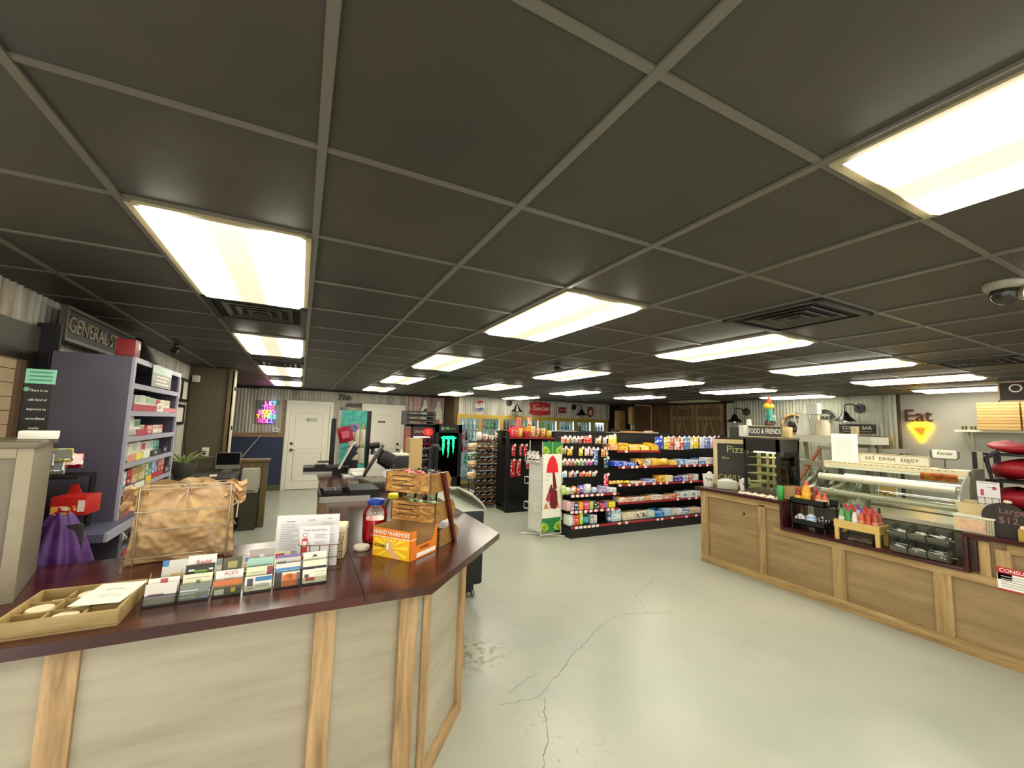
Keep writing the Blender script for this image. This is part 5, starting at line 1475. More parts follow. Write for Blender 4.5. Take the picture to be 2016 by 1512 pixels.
# frames, emergency lamp, cable, outlet
def frame(y0, y1, z0, z1, label, n):
    t = thing('picture_frame', label, 'frame', (XL + .012, y0, z0))
    w_, h = y1 - y0, z1 - z0
    part('frame', t, mat('#12100d', .4), (0, .02, 0, w_, 0, .04), (0, .02, 0, w_, h - .04, h), (0, .02, 0, .05, .04, h - .04), (0, .02, w_ - .05, w_, .04, h - .04), *(((0, .02, w_ / 2 - .04, w_ / 2 + .04, .04, h - .04),) if n == 2 else ()))
    for k in range(n):
        a = .05 + k * (w_ / 2 - .01) if n == 2 else .05
        b = a + (w_ / 2 - .09 if n == 2 else w_ - .1)
        part('paper', t, mat('#e4dfd0', .5), (.004, .01, a, b, .04, h - .04))
frame(6.85, 7.62, 1.89, 2.22, 'black double picture frame with white papers on the left wall', 2)
frame(6.98, 7.5, 1.57, 1.85, 'single black picture frame below the double frame on the left wall', 1)
t = thing('emergency_light', 'small white emergency lamp at the corner of the partition wall', 'lamp', (-1.44, 7.66, 2.2))
m = MB(); m.box(-.04, .05, -.03, .03, 0, .1, bev=.008); m.build('case', mat('#dcd8c8', .4), t)
m = MB(); m.tube([(-1.5, 7.66, 2.2), (-1.49, 7.66, 1.8), (-1.5, 7.66, 1.4), (-1.47, 7.66, 1.05)], .006, 6)
tag(m.build('power_cord', [mat('#2a2720', .6)]), 'thin dark cord running down the partition corner below the white lamp', 'cord')
t = thing('wall_outlet', 'white wall outlet with black plug on the partition', 'outlet', (-1.24, 7.695, 1.1))
m = MB(); m.box(-.045, .045, -.01, .0, 0, .13, bev=.004); m.build('plate', mat('#e2dece', .4), t)
m = MB(); m.box(-.03, .01, -.05, -.01, .03, .08, bev=.005); m.build('plug', BLK, t)
# office desk, plant, computer
t = thing('office_desk', 'dark desk against the partition wall behind the counter', 'desk', (-1.0, 7.1, 0))
part('desktop', t, mat('#3a3634', .4), (-.5, .25, -.5, .55, .86, .9))
part('end_panel', t, mat('#2c2422', .5), (.2, .24, -.5, .55, 0, .86)); part('end_panel', t, mat('#2c2422', .5), (-.5, -.46, -.5, .55, 0, .86))
t = thing('computer_monitor', 'silver all-in-one computer with a black screen on the desk', 'monitor', (-.92, 7.5, .9))
part('screen', t, mat('#060607', .2), (-.14, .15, -.03, -.026, .09, .26)); part('bezel', t, mat('#8f8c80', .35, .4), (-.15, .16, -.026, .0, .03, .27)); part('stand', t, mat('#9a978a', .35, .5), (-.06, .06, -.08, .08, 0, .006), (-.05, .05, .0, .01, .006, .05))
for (x, y, rz, lb) in ((-1.1, 6.9, .1, 'white paper lying on the office desk'), (-.62, 7.52, .0, None)):
    if lb: tag(MB().box(-.14, .14, -.1, .1, 0, .003).build('paper_sheet', mat('#e8e4d8', .6), None, (x, y, .9005), rz), lb, 'paper')
t = thing('white_cabinet', 'pale cabinet panel with a drawer handle beside the desk', 'cabinet', (-.62, 7.55, 0))
part('body', t, mat('#bdb9a6', .55, noise=.08, scale=5), (-.11, .11, -.02, .12, .56, .92)); part('handle', t, mat('#8a8672', .35, .5), (-.03, .07, -.03, -.02, .58, .6))
part('plinth', t, mat('#4a4536', .6), (-.11, .11, -.01, .12, 0, .56))
t = thing('potted_plant', 'aloe-like plant in a grey pot on a stand behind the counter', 'plant', (-1.08, 5.6, 1.04))
m = MB(); m.lathe([(0, 0), (.07, 0), (.1, .06), (.115, .13), (.12, .16), (.105, .16), (.095, .12), (0, .12)], n=24); m.build('pot', mat('#44443a', .5, noise=.1, scale=9), t)
m = MB(); m.lathe([(.0, .135), (.1, .135)], n=20); m.build('soil', mat('#1f1810', .9), t)
rnd = random.Random(2)
for k in range(14):
    a = k * 2.4; L = rnd.uniform(.14, .26); lean = rnd.uniform(.3, 1.0)
    pts = [(.03 * math.cos(a) + math.cos(a) * L * s * math.sin(lean) * (.4 + s * .8), .03 * math.sin(a) + math.sin(a) * L * s * math.sin(lean) * (.4 + s * .8), .13 + L * s * math.cos(lean * .8) - .10 * lean * s * s) for s in (0, .25, .5, .75, 1)]
    m = MB(); m.tube(pts, [.011, .012, .010, .007, .001], 6); m.build('leaf', mat(('#5c6b38', '#6f7f48', '#8a945c')[k % 3], .5), t)
t = thing('plant_stand', 'dark cabinet under the potted plant', 'cabinet', (-1.12, 5.6, 0))
part('body', t, mat('#1d1a1c', .6), (-.26, .2, -.2, .35, 0, 1.0)); part('top', t, mat('#2b2828', .5), (-.28, .22, -.22, .37, 1.0, 1.039))
# ------------------------------------------------------------------ island tills and stock
t = thing('cash_drawer', 'open black cash drawer with a silver front, nearest on the counter return', 'cash drawer', (.44, 4.4, CH))
SIL = mat('#b8b6aa', .35, .4)
m = MB(); m.box(-.24, .28, -.2, .22, 0, .015); m.box(-.24, -.225, -.2, .22, .015, .07); m.box(-.24, .28, .2, .22, .015, .07); m.box(.02, .28, -.2, .22, .015, .1); m.build('body', BLK, t)
m = MB(); m.box(-.24, .2, -.212, -.2, .0, .05); m.build('front', SIL, t)
m = MB(); m.box(-.2, -.04, -.1, .12, .016, .09, bev=.004); m.box(-.1, -.095, -.1, .12, .09, .092, 1); m.build('coin_tray', [BLK, SIL], t)
t = thing('keyboard', 'grey till keyboard on the counter return behind the near cash drawer', 'keyboard', (.84, 4.9, CH), .2)
m = MB(); m.box(-.17, .17, -.2, .2, 0, .09, bev=.01); m.build('body', mat('#34312c', .5), t)
for r in range(5):
    m = MB()
    for c in range(7): m.box(-.15 + c * .043, -.113 + c * .043, -.17 + r * .07, -.115 + r * .07, .09, .102, bev=.003)
    m.build('key_row', mat('#7d7868', .5), t)
t = thing('cash_drawer', 'black cash drawer at the far end of the counter return by the doors', 'cash drawer', (.34, 6.55, CH + .001))
m = MB(); m.box(-.26, .3, -.2, .2, .0, .09); m.build('body', BLK, t); m = MB(); m.box(-.26, .1, -.212, -.2, .0, .035); m.build('front', SIL, t); m = MB(); m.box(-.12, .02, -.15, .05, .091, .12, bev=.004); m.build('coin_tray', BLK, t)
t = thing('till_screen', 'till touchscreen seen edge on, white and black, beside the turquoise display', 'screen', (.63, 6.2, CH + .001), -.2)
m = MB(); m.box(-.1, .14, -.1, .12, 0, .02, bev=.008); m.box(.0, .12, -.03, .04, .02, .2); m.build('stand', BLK, t)
R = Matrix.Rotation(.45, 4, 'Y')
m = MB(); m.box(-.03, -.005, -.17, .17, .08, .46, R=R); m.build('screen_panel', mat('#cfccc0', .35), t)
m = MB(); m.box(0.0, .06, -.15, .15, .12, .42, bev=.02, R=R); m.build('screen_back', BLK, t)
m = MB(); m.box(.05, .1, -.05, .05, .25, .33, bev=.01, R=Matrix.Rotation(.9, 4, 'Y')); m.build('card_reader', mat('#2a2826', .3), t)
for (x, y, rz, h, lb, n) in ((.72, 5.95, .05, .028, 'stack of white paper on the counter return', 'paper_stack'), (.95, 6.2, .3, .012, 'smaller white paper stack behind the receipt roll', 'paper_stack')):
    m = MB()
    for k in range(3): m.box(-.17, .17, -.12, .12, k * h / 3, (k + 1) * h / 3 - .001, rz=.05 * (k - 1))
    tag(m.build(n, mat('#e6e2da', .6), None, (x, y, CH + .0006), rz), lb, 'paper')
m = MB(); m.tube([(-.1, 0, .0), (.1, 0, 0)], .04, 14); m.surf(lambda u, v: Vector((-.1 + .2 * v, -.04 - .14 * u, -.0 - .035 * u ** .6)), 6, 2)
tag(m.build('receipt_roll', mat('#e4e0d4', .6), None, (.72, 5.98, CH + .072), .3), 'white receipt roll lying on the paper stack', 'paper roll')
t = thing('till_monitor', 'dark brown tilted monitor seen from behind on the counter return', 'monitor', (.98, 5.3, CH), -.15)
R = Matrix.Rotation(.5, 4, 'Y')
m = MB(); m.box(-.17, -.14, -.2, .2, .07, .5, bev=.012, R=R); m.build('back_panel', mat('#3a2826', .4), t)
m = MB(); m.box(-.08, .12, -.13, .13, 0, .02, bev=.008); m.tube([(.06, 0, .02), (.04, 0, .2), (-.08, 0, .3)], [.05, .06, .07], 10); m.build('stand', BLK, t)
m = MB(); m.box(-.1, .1, -.1, .1, .22, .38, bev=.03, R=R); m.build('housing', mat('#1d1a18', .35), t)
t = thing('receipt_printer', 'black receipt printer with a white top behind the dark monitor', 'printer', (1.22, 5.7, CH))
m = MB(); m.box(-.1, .1, -.1, .1, 0, .3, bev=.012); m.build('body', BLK, t); m = MB(); m.box(-.1, .1, -.1, .1, .3, .33, bev=.01); m.prism([(0, .33), (.05, .33), (.02, .4)], -.02, -.018, '-y'); m.build('paper_cover', mat('#d0cbb8', .4), t)
tag(MB().box(-.1, .1, -.1, .1, 0, 1.45, bev=.004).build('cardboard_box', mat('#c0a06c', .7), None, (1.6, 6.5, 0), .1), 'tall tan cardboard box standing before the red and black fridge', 'box')
t = thing('card_terminal_pole', 'black pole with a cash desk camera on the counter return', 'pole', (1.2, 4.2, CH))
m = MB(); m.tube([(0, 0, 0), (0, 0, .47)], .016, 8); m.lathe([(0, 0), (.05, 0), (.05, .012), (0, .014)], n=14); m.build('pole', BLK, t)
m = MB(); m.tube([(0, 0, .47), (.02, -.02, .51), (.07, -.04, .51), (.09, -.05, .47)], .022, 8); m.build('head', mat('#26241f', .4), t)
for (x, y, c, lb) in ((1.0, 4.1, '#d4d49a', 'pale yellow packets in a clear tub on the counter return'), (1.16, 3.95, '#dcdcae', 'cream packets in a clear tub behind the candy crate')):
    t = thing('clear_tub', lb, 'tub', (x, y, CH))
    m = MB(); m.lathe([(0, 0), (.06, 0), (.09, .2), (.086, .2), (.056, .006), (0, .006)], n=18); m.build('tub', ACR, t)
    m = MB(); m.lathe([(0, .008), (.055, .008), (.078, .14), (.05, .17), (0, .18)], n=18); m.build('contents', printed(c, '#8a9a58', 50), t)
    t.scale = (.9, .9, 1.5)
for k in range(6):
    m = MB(); a = -.5 + .2 * k
    m.prism([(0, 0), (.05, .0), (.07, .17), (.0, .16)], -.001, .001, '-y')
    bmesh.ops.transform(m.bm, matrix=Matrix.Rotation(a, 4, 'Y'), verts=m.bm.verts)
    tag(m.build('receipt_slip', mat(('#e0dce4', '#c8ccdc')[k % 2], .6), None, (.96, 5.02 + .006 * k, CH + .02), .1), 'paper slip fanned out in the bunch before the dark monitor', 'paper', 'fanned paper slips')
tag(MB().box(-.12, .12, 0, .004, 0, .28).build('white_notice', mat('#e4e0d2', .6), None, (.95, 5.75, CH + .03), 0), 'white paper notice standing before the second door', 'paper')
# ---- chest freezer beside the counter
t = thing('chest_freezer', 'black chest freezer with sloping glass lids beside the counter return', 'freezer', (1.62, 4.6, 0))
m = MB(); m.box(-.3, .06, -.75, .6, .16, .86, bev=.03); m.build('body', BLK, t)
m = MB(); m.box(-.3, .03, -.6, .5, .04, .16); m.build('plinth', BLK2, t)
m = MB()
prof = [(-.29, 1.08), (-.23, 1.09), (-.08, 1.01), (.02, .93), (.06, .875)]
m.surf(lambda u, v: Vector((prof[min(4, int(u * 4 + .001))][0], -.74 + 1.33 * v, prof[min(4, int(u * 4 + .001))][1])), 4, 1)
m.build('glass_lid', glass_mat('#e4ece4', .3, .05), t)
m = MB()
for y in (-.75, -.08, .6): m.tube([(x, y, z) for x, z in prof], .012, 6)
m.tube([(.06, -.75, .875), (.06, .6, .875)], .014, 6); m.tube([(-.29, -.75, 1.08), (-.29, .6, 1.08)], .014, 6)
m.build('lid_frame', mat('#a8a592', .35, .4), t)
m = MB(); m.box(-.29, .05, -.74, .58, .8, .865); m.build('inner_liner', mat('#c8c8bc', .5), t)
for x in (-.22, .02):
    m = MB(); m.tube([(x - .015, -.6, .03), (x + .015, -.6, .03)], .03, 12); m.build('caster', mat('#7a7668', .4), t)
# ---- turquoise cardboard display
t = thing('cardboard_display', 'turquoise cardboard display with hanging bags in front of the doors', 'display', (.8, 7.15, 0))
m = MB(); m.box(-.22, .17, 0, .02, .2, 1.86); m.build('front_board', ramp_mat(((.3, '#1f7a70'), (.45, '#3fb0a0'), (.62, '#68cdbd'), (.75, '#2c8f86')), scale=11, rough=.5), t)
m = MB(); m.box(.17, .235, -.01, .3, .2, 1.86); m.build('side_board', BLK, t); m = MB(); m.box(-.24, -.22, -.01, .3, .2, 1.86); m.build('side_board', mat('#b0aca0', .5), t)
m = MB(); m.box(-.22, .23, .0, .32, 0, .2); m.build('base', BLK, t)
for k in range(3):
    m = MB(); x = -.06 + .085 * k
    for zb, hh in ((1.3, .26), (1.02, .24)):
        m.surf(lambda u, v: Vector((x - .04 + .08 * u, -.02 - .025 * math.sin(PI * u) * math.sin(PI * v), zb + hh * v)), 6, 6)
        m.prism([(x - .025, zb + hh), (x + .025, zb + hh), (x + .008, zb + hh + .1), (x - .008, zb + hh + .1)], .02, .024, '-y', m=1)
    tag(m.build('hanging_pack', [mat('#d8ccb4', .5), mat('#c89a5c', .5)], None, (.8, 7.14, 0)), 'pale hanging pack on the turquoise display, %s from the left' % ORD[k], 'pack', 'packs on the turquoise display')
m = MB(); m.surf(lambda u, v: Vector((-.11 + .22 * u, -.04 * math.sin(PI * u) * math.sin(PI * v), .24 * v)), 8, 8); m.box(-.06, .05, -.046, -.04, .06, .17, 1)
bmesh.ops.transform(m.bm, matrix=Matrix.Rotation(-.25, 4, 'Y'), verts=m.bm.verts)
tag(m.build('red_bag', [mat('#a81430', .45), mat('#d86078', .5)], None, (.68, 7.1, 1.36)), 'crimson bag hanging at the upper left of the turquoise display', 'bag')
m = MB(); m.tube([(.045 * math.cos(a * PI / 8), 0, .045 * math.sin(a * PI / 8)) for a in range(16)], .016, 6, close=True)
tag(m.build('purple_ring', mat('#8a60c0', .4), None, (.77, 7.09, 1.58)), 'purple ring hanging beside the crimson bag', 'toy')
t = thing('display_pole', 'black pole display with a blue and pink panel right of the turquoise stand', 'display', (1.06, 6.98, 0))
m = MB(); m.tube([(0, 0, 0), (0, 0, 1.3)], .03, 8); m.tube([(-.05, 0, 1.3), (.1, 0, 1.32)], .05, 10); m.build('pole', BLK, t); m = MB(); m.box(.0, .07, -.035, -.025, .85, 1.22, 0); m.box(.0, .07, -.036, -.035, .98, 1.1, 1); m.build('panel', [mat('#4a7aa8', .5), mat('#c86088', .5)], t)
t = thing('floor_post', 'black floor post with a ring tray left of the turquoise stand', 'post', (.47, 7.1, 0))
m = MB(); m.box(-.035, .035, -.02, .02, 0, 1.72); m.box(-.15, .1, -.15, .1, 0, .02); m.build('post', BLK, t); m = MB(); m.tube([(.1 * math.cos(a * PI / 10) - .1, .1 * math.sin(a * PI / 10), 1.05) for a in range(20)], .008, 5, close=True); m.build('ring', BLK, t)
# ---- wall lettering and neon
def sign_text(name, label, face, at, parts_, cat='sign'):
    t = thing(name, label, cat, at)
    m = MB(); mats = []
    for (s, sz, u, v, c, kw) in parts_:
        em = kw.pop('emit', 0); mats.append(mat(c, .4, emit=em))
        f = {'-y': (u, 0, v), '-x': (0, -u, v), '+x': (0, u, v)}[face]
        m.text(s, sz, face, f, .012, len(mats) - 1, **kw)
    m.build('lettering', mats, t)
    return t
BKL = '#0c0a09'
sign_text('wall_lettering', 'black script lettering This must be on the wall between the two doors', '-y', (1.05, YB - .045, 2.1),
          [('This', .19, -.1, .17, BKL, dict(shear=.35, bold=.008)), ('must', .19, .14, 0, BKL, dict(shear=.35, bold=.008)), ('be', .19, -.1, -.16, BKL, dict(shear=.35, bold=.008))])
NE = []
nc = [['#ff40a0', '#c060ff', '#30d0ff'], ['#a040ff', '#ff30b0', '#ff3050', '#ff3050'], ['#ff40c0', '#ffd020', '#ffe040', '#b040ff'], ['#ff6030', '#ff50a0', '#ffd040', '#40e0c0', '#30d0e0'], ['#ff2060', '#ff3090', '#9050ff', '#6040ff']]
neon = thing('neon_sign', 'multicoloured neon sign reading Let the good times roll on the left of the back wall', 'neon sign', (-.73, YB - .05, 1.84))
for r, wd in enumerate(('LET', 'THE', 'GOOD', 'TIMES', 'ROLL')):
    for k, ch in enumerate(wd):
        m = MB(); m.text(ch, .13, '-y', ((k - (len(wd) - 1) / 2) * .082 + (.06 if r == 0 else .03 if r == 1 else 0), 0, .2 - r * .105), .014, 0)
        m.build('neon_letter', mat(nc[r][k % len(nc[r])], .4, emit=6.0), neon)
m = MB(); m.box(-.25, .25, .018, .024, -.3, .27); m.build('backing', glass_mat('#f0f0f4', .05), neon)
m = MB(); m.tube([(0, 0, -.3), (-.02, 0, -.5), (-.12, -.05, -.62), (-.35, -.6, -1.0)], .006, 5); m.build('cable', mat('#c8c4b4', .5), neon)
t = thing('thermostat', 'small white wall thermostat beneath the neon sign', 'thermostat', (-.52, YB - .04, 1.37)); m = MB(); m.box(-.07, .06, -.03, .0, 0, .1, bev=.008); m.build('case', mat('#e6e2d2', .4), t); m = MB(); m.box(-.03, .03, -.032, -.03, .035, .065); m.build('screen', mat('#5a5a4c', .4), t)
for (x, z, s, lb) in ((.25, 1.68, 'PRIVATE', 'small white plaque reading Private on the left door'), (1.92, 1.68, 'RESTROOM', 'small grey plaque on the right door')):
    t = thing('door_plaque', lb, 'sign', (x, YB - .072, z)); m = MB(); m.box(-.125 if x < 1 else -.09, .125 if x < 1 else .09, -.004, 0, -.038 if x < 1 else -.022, .038 if x < 1 else .022); m.build('plate', mat('#23201a', .4), t)
    m = MB()
    if x < 1: m.box(-.12, .12, -.006, -.004, -.033, .033, 1); m.lathe([(0, 0), (.018, 0), (.018, .002), (0, .002)], (0, 0, 0), 10); bmesh.ops.transform(m.bm, matrix=T(-.08, -.006, 0) @ Matrix.Rotation(PI / 2, 4, 'X'), verts=[v for v in m.bm.verts if abs(v.co.z) < .01]); m.text(s, .034, '-y', (.025, -.0065, 0), .001)
    else: m.text(s, .022, '-y', (0, -.005, 0), .001, 1)
    m.build('lettering', [mat('#2a2620', .5), mat('#d8d4c4', .5)], t)
t = thing('door_chime', 'small pale sensor on the wall above the stacked black trays', 'sensor', (2.66, YB - .05, 2.22)); m = MB(); m.box(-.03, .03, -.03, 0, -.05, .05, bev=.008); m.build('case', mat('#dcd4c0', .4), t)
def bottle_sign(x, z, h, lb, col, blob):
    t = thing('bottle_sign', lb, 'sign', (x, YB - .07, z)); k = h
    half = [(.0, 0), (.16, 0), (.19, .06), (.17, .3), (.19, .42), (.16, .58), (.085, .74), (.075, .95), (.0, .97)]
    pts = [(a * k, b * k) for a, b in half] + [(-a * k, b * k) for a, b in half[::-1][1:-1]]
    m = MB(); m.prism([(1.12 * a, b * 1.03 - .01) for a, b in pts], -.002, .004, '-y', m=1); m.prism(pts, .004, .012, '-y'); m.build('board', [mat(col, .5), mat('#5a4a44', .5)], t)
    if blob:
        m = MB(); m.prism([(.07 * math.cos(a * PI / 8) , .06 + .06 * math.sin(a * PI / 8)) for a in range(16)], .012, .016, '-y'); m.build('emblem', mat('#c86048', .5), t)
bottle_sign(3.06, 1.72, .62, 'pale bottle shaped sign on the pink wall, partly behind the black trays', '#d8dcc8', False)
bottle_sign(3.44, 1.68, .66, 'pale bottle shaped sign with an orange emblem on the pink wall', '#d8dcc8', True)
# ---- red cooler, black trays and black energy drink cooler
def fridge(name, label, x0, x1, y, h, side, body):
    t = thing(name, label, 'fridge', ((x0 + x1) / 2, y, 0)); w_ = (x1 - x0) / 2
    part('side_wall', t, side, (-w_, -w_ + .03, .02, .7, 0, h)); part('side_wall', t, side, (w_ - .03, w_, .02, .7, 0, h))
    part('top', t, body, (-w_, w_, .02, .7, h - .03, h)); part('back', t, mat('#d8dcdc', .5), (-w_, w_, .66, .7, 0, h)); part('base', t, body, (-w_, w_, .0, .7, 0, .12))
    return t, w_
CK, w_ = fridge('drinks_fridge', 'red and black drinks fridge full of cola bottles under the stacked black trays', 2.4, 2.99, 10.15, 1.63, mat('#b02420', .35), BLK)
part('door_frame', CK, BLK, (-w_, -w_ + .05, -.03, .02, .1, 1.63), (w_ - .05, w_, -.03, .02, .1, 1.63), (-w_, w_, -.03, .02, 1.58, 1.63), (-w_, w_, -.03, .02, .1, .16))
m = MB(); m.box(-w_ + .05, w_ - .05, -.02, -.005, 1.36, 1.58); m.text('Coca-Cola', .1, '-y', (-.06, -.021, 1.48), .003, 1, shear=.3, sx=.75); m.prism([(.13 + .13 * math.cos(a * PI / 10), 1.47 + .09 * math.sin(a * PI / 10)) for a in range(20)], .021, .026, '-y', m=2)
m.box(.12, .14, -.03, -.026, 1.42, 1.52, 1); m.build('header', [mat('#5a2428', .4), mat('#e8dcdc', .4), mat('#d81c20', .4, emit=.6)], CK)
part('inner_light', CK, mat('#ffffff', .5, emit=3.0), (-.2, .2, .05, .09, 1.33, 1.345))
part('door_glass', CK, glass_mat('#f4f8f8', .1), (-w_ + .05, w_ - .05, -.012, -.006, .16, 1.36))
for z in (.2, .5, .8, 1.08): part('shelf', CK, mat('#d8dcdc', .4), (-w_ + .03, w_ - .03, .03, .6, z - .02, z))
BP = {}
def bottle(loc, kind, label, group):
    liq, cap, lab, h, r = kind
    if kind not in BP:
        m = MB()
        m.lathe([(0, 0), (r * .9, 0), (r, h * .04), (r, h * .55), (r * .85, h * .66), (r * .42, h * .82), (r * .38, h * .92)], n=10)
        m.lathe([(r * 1.02, h * .25), (r * 1.03, h * .26), (r * 1.03, h * .5), (r * 1.02, h * .51)], n=10, m=1)
        m.lathe([(r * .42, h * .91), (r * .42, h), (0, h)], n=10, m=2)
        o = m.build('drink_bottle', [mat(liq, .15), mat(lab, .4), mat(cap, .4)], None, loc)
        BP[kind] = o
    else:
        o = BP[kind].copy(); COL.objects.link(o); o.location = loc
    return tag(o, label, 'bottle', group)
CO = ('#2a1012', '#c82028', '#c0242c', .24, .034); CB = ('#1c1420', '#d0d0d8', '#b4b0c4', .24, .034); CBL = ('#182038', '#e0e0e8', '#6078b0', .24, .034)
for r, z in enumerate((1.08, .8, .5, .2)):
    for q in range(6):
        bottle((2.475 + .087 * q, 10.22, z + .001), (CO, CB, CB, CBL)[r], '%s bottle on the %s shelf of the red fridge, %s from left' % (('red label cola', 'silver label', 'grey label', 'blue label')[r], ORD[r], ORD[q]), 'bottles in the red and black fridge')
for k in range(3):
    t = thing('bread_tray', 'empty dark grey plastic bread tray, %s in the stack on the red fridge' % ('bottom', 'middle', 'top')[k], 'tray', (2.62, 10.3, 1.631 + k * .115))
    m = MB(); G = mat('#3a3c38', .5, noise=.1, scale=12)
    m.box(-.36, .34, -.3, .3, 0, .015)
    for y in (-.3, .29):
        m.box(-.36, .34, y, y + .01, 0, .035); m.box(-.36, .34, y, y + .01, .08, .11); m.box(-.36, -.3, y, y + .01, .035, .08); m.box(.28, .34, y, y + .01, .035, .08)
    for x in (-.37, .33): m.box(x, x + .012, -.3, .3, .0, .112)
    m.build('tray_body', G, t)
m = MB(); m.surf(lambda u, v: Vector((-.09 + .18 * u, -.05 + .1 * v, .07 * math.sin(PI * u) * math.sin(PI * v))), 8, 6); m.box(-.09, .09, -.05, .05, -.001, .004)
tag(m.build('black_bag', BLK, None, (2.78, 10.2, 1.98)), 'small black bag lying on top of the stacked bread trays', 'bag')
EN, w_ = fridge('energy_fridge', 'black energy drink fridge with a glowing green claw mark on its door', 3.01, 3.71, 10.16, 1.66, BLK, BLK)
part('door_frame', EN, BLK, (-w_, -w_ + .09, -.04, .02, .1, 1.66), (w_ - .09, w_, -.04, .02, .1, 1.66), (-w_, w_, -.04, .02, 1.46, 1.66), (-w_, w_, -.04, .02, .1, .36))
part('door_glass', EN, glass_mat('#5a6a60', .15), (-w_ + .09, w_ - .09, -.02, -.012, .36, 1.46))
m = MB(); GE = mat('#18e070', .4, emit=1.6)
rnd = random.Random(4)
for (x, z1, w0) in ((-.13, .92, .07), (.0, .86, .075), (.13, .95, .065)):
    L = []; Rr = []
    z = 1.3
    while z > z1:
        ww = w0 * .5 * max(.12, ((z - z1) / (1.3 - z1)) ** .5) * rnd.uniform(.75, 1.2)
        L.append((x - ww + rnd.uniform(-.008, .008), z)); Rr.append((x + ww + rnd.uniform(-.008, .008), z)); z -= .028
    m.prism([(x - w0 * .9, 1.34), (x, 1.38)] + [(x + w0 * .8, 1.33)] + Rr + [(x, z1 - .03)] + L[::-1], .022, .028, '-y')
m.prism([(-.22, 1.33), (-.1, 1.37), (.1, 1.38), (.22, 1.33), (.1, 1.3), (-.1, 1.3)], .022, .028, '-y')
m.build('claw_mark', GE, EN)
m = MB(); m.text('M', .09, '-y', (-.05, -.042, 1.56), .003, 0); m.text('ENERGY', .05, '-y', (.09, -.042, 1.56), .003, 1); m.prism([(-.17 + .05 * math.cos(a * PI / 8), 1.56 + .05 * math.sin(a * PI / 8)) for a in range(16)], .041, .044, '-y', m=2); m.build('header_mark', [mat('#6ac030', .4, emit=.5), mat('#7a8a60', .4), mat('#6a747a', .4)], EN)
part('inner_light', EN, mat('#e8fff0', .5, emit=2.5), (-w_ + .1, -w_ + .12, .04, .07, .4, 1.4))
for z in (.42, .7, .98, 1.24): part('shelf', EN, mat('#3a403c', .5), (-w_ + .03, w_ - .03, .03, .6, z - .02, z))
for r, z in enumerate((1.24, .98, .7, .42)):
    for q in range(5):
        bottle((3.1 + .13 * q, 10.24, z + .001), (('#dfe4e4', '#b8c0c0', '#48a0b0', .17, .033), ('#101410', '#4a9a40', '#30502c', .17, .033), ('#28180c', '#a08040', '#604020', .17, .033), ('#141a10', '#408040', '#243820', .17, .033))[r], '%s can on the %s shelf of the black fridge, %s from left' % (('white', 'black and green', 'brown', 'dark')[r], ORD[r], ORD[q]), 'cans in the energy fridge')
# ---- walk-in cooler with eight glass doors
GOLD = mat('#b59a3c', .35, .25)
CL = thing('walk_in_cooler', 'long walk-in drinks cooler with eight gold framed glass doors on the back wall', 'cooler', (6.28, YC, 0))
DX0, DP = 3.75 - 6.28, .6325
part('cabinet_top', CL, GOLD, (DX0 - .03, 8.84 - 6.28, -.04, .06, 1.90, 1.955)); part('cabinet_base', CL, mat('#5a5030', .5), (DX0, 8.81 - 6.28, -.03, .06, 0, .12)); part('cabinet_end', CL, GOLD, (DX0 - .03, DX0 + .0, -.04, .06, 0, 1.9))
part('interior', CL, mat('#dfe6e6', .5), (DX0, 8.81 - 6.28, .62, .66, 0, 1.95), (DX0, 8.81 - 6.28, .06, .62, 1.92, 1.95))
for k in range(8):
    a = DX0 + k * DP; b = a + DP
    m = MB()
    for q in ((a + .004, a + .05, -.035, .0, .12, 1.9), (b - .05, b - .004, -.035, 0, .12, 1.9), (a + .05, b - .05, -.035, 0, 1.85, 1.9), (a + .05, b - .05, -.035, 0, .12, .18)): m.box(*q)
    d = m.build('door', GOLD, CL)
    part('door_glass', d, glass_mat('#eef6f4', .06), (a + .05, b - .05, -.02, -.014, .18, 1.85))
    part('inner_light', CL, mat('#f4fbff', .5, emit=5.0), (a - .012, a + .012, .07, .09, .2, 1.85))
    for z in (.3, .62, .94, 1.26, 1.56):
        part('shelf', CL, mat('#e4e8e8', .4), (a + .01, b - .01, .1, .6, z - .015, z))
KINDS = {'r': ('#d8a09a', '#c82830', '#d83038', .25, .036), 'k': ('#2a1418', '#c02028', '#b82830', .25, .036), 'g': ('#38a868', '#2a8048', '#58c080', .26, .036), 'w': ('#dce8ec', '#e8f0f4', '#9ac0dc', .25, .036), 'b': ('#98c8d8', '#2878a0', '#48a8c8', .26, .036), 'y': ('#c8d850', '#a8b838', '#e0e880', .22, .036), 'n': ('#4a3420', '#2a1c14', '#8a6840', .2, .036), 'd': ('#284038', '#1c2820', '#607868', .24, .036), 'o': ('#e8c890', '#d8a858', '#f0e4c8', .2, .036)}
KN = {'r': 'red label', 'k': 'dark cola', 'g': 'green', 'w': 'clear', 'b': 'light blue', 'y': 'yellow green', 'n': 'brown', 'd': 'dark green', 'o': 'cream'}
CON = {0: {1.56: 'wwwww', 1.26: 'rrkww', .94: 'kkrrr', .62: 'gwgww', .3: 'wwwww'}, 1: {1.56: 'rrggd', 1.26: 'wwwrr', .94: 'rrkkw'}, 2: {1.56: 'wkkrr', 1.26: 'wwkkr'}, 3: {1.56: 'dwwbd', 1.26: 'wwwdd'}, 4: {1.56: 'dgygw', 1.26: 'yyggy'}, 5: {1.56: 'wwwbw', 1.26: 'nwwww'}, 6: {1.56: 'nnnow', 1.26: 'wwbww'}, 7: {1.56: 'bbwww', 1.26: 'ooooo'}}
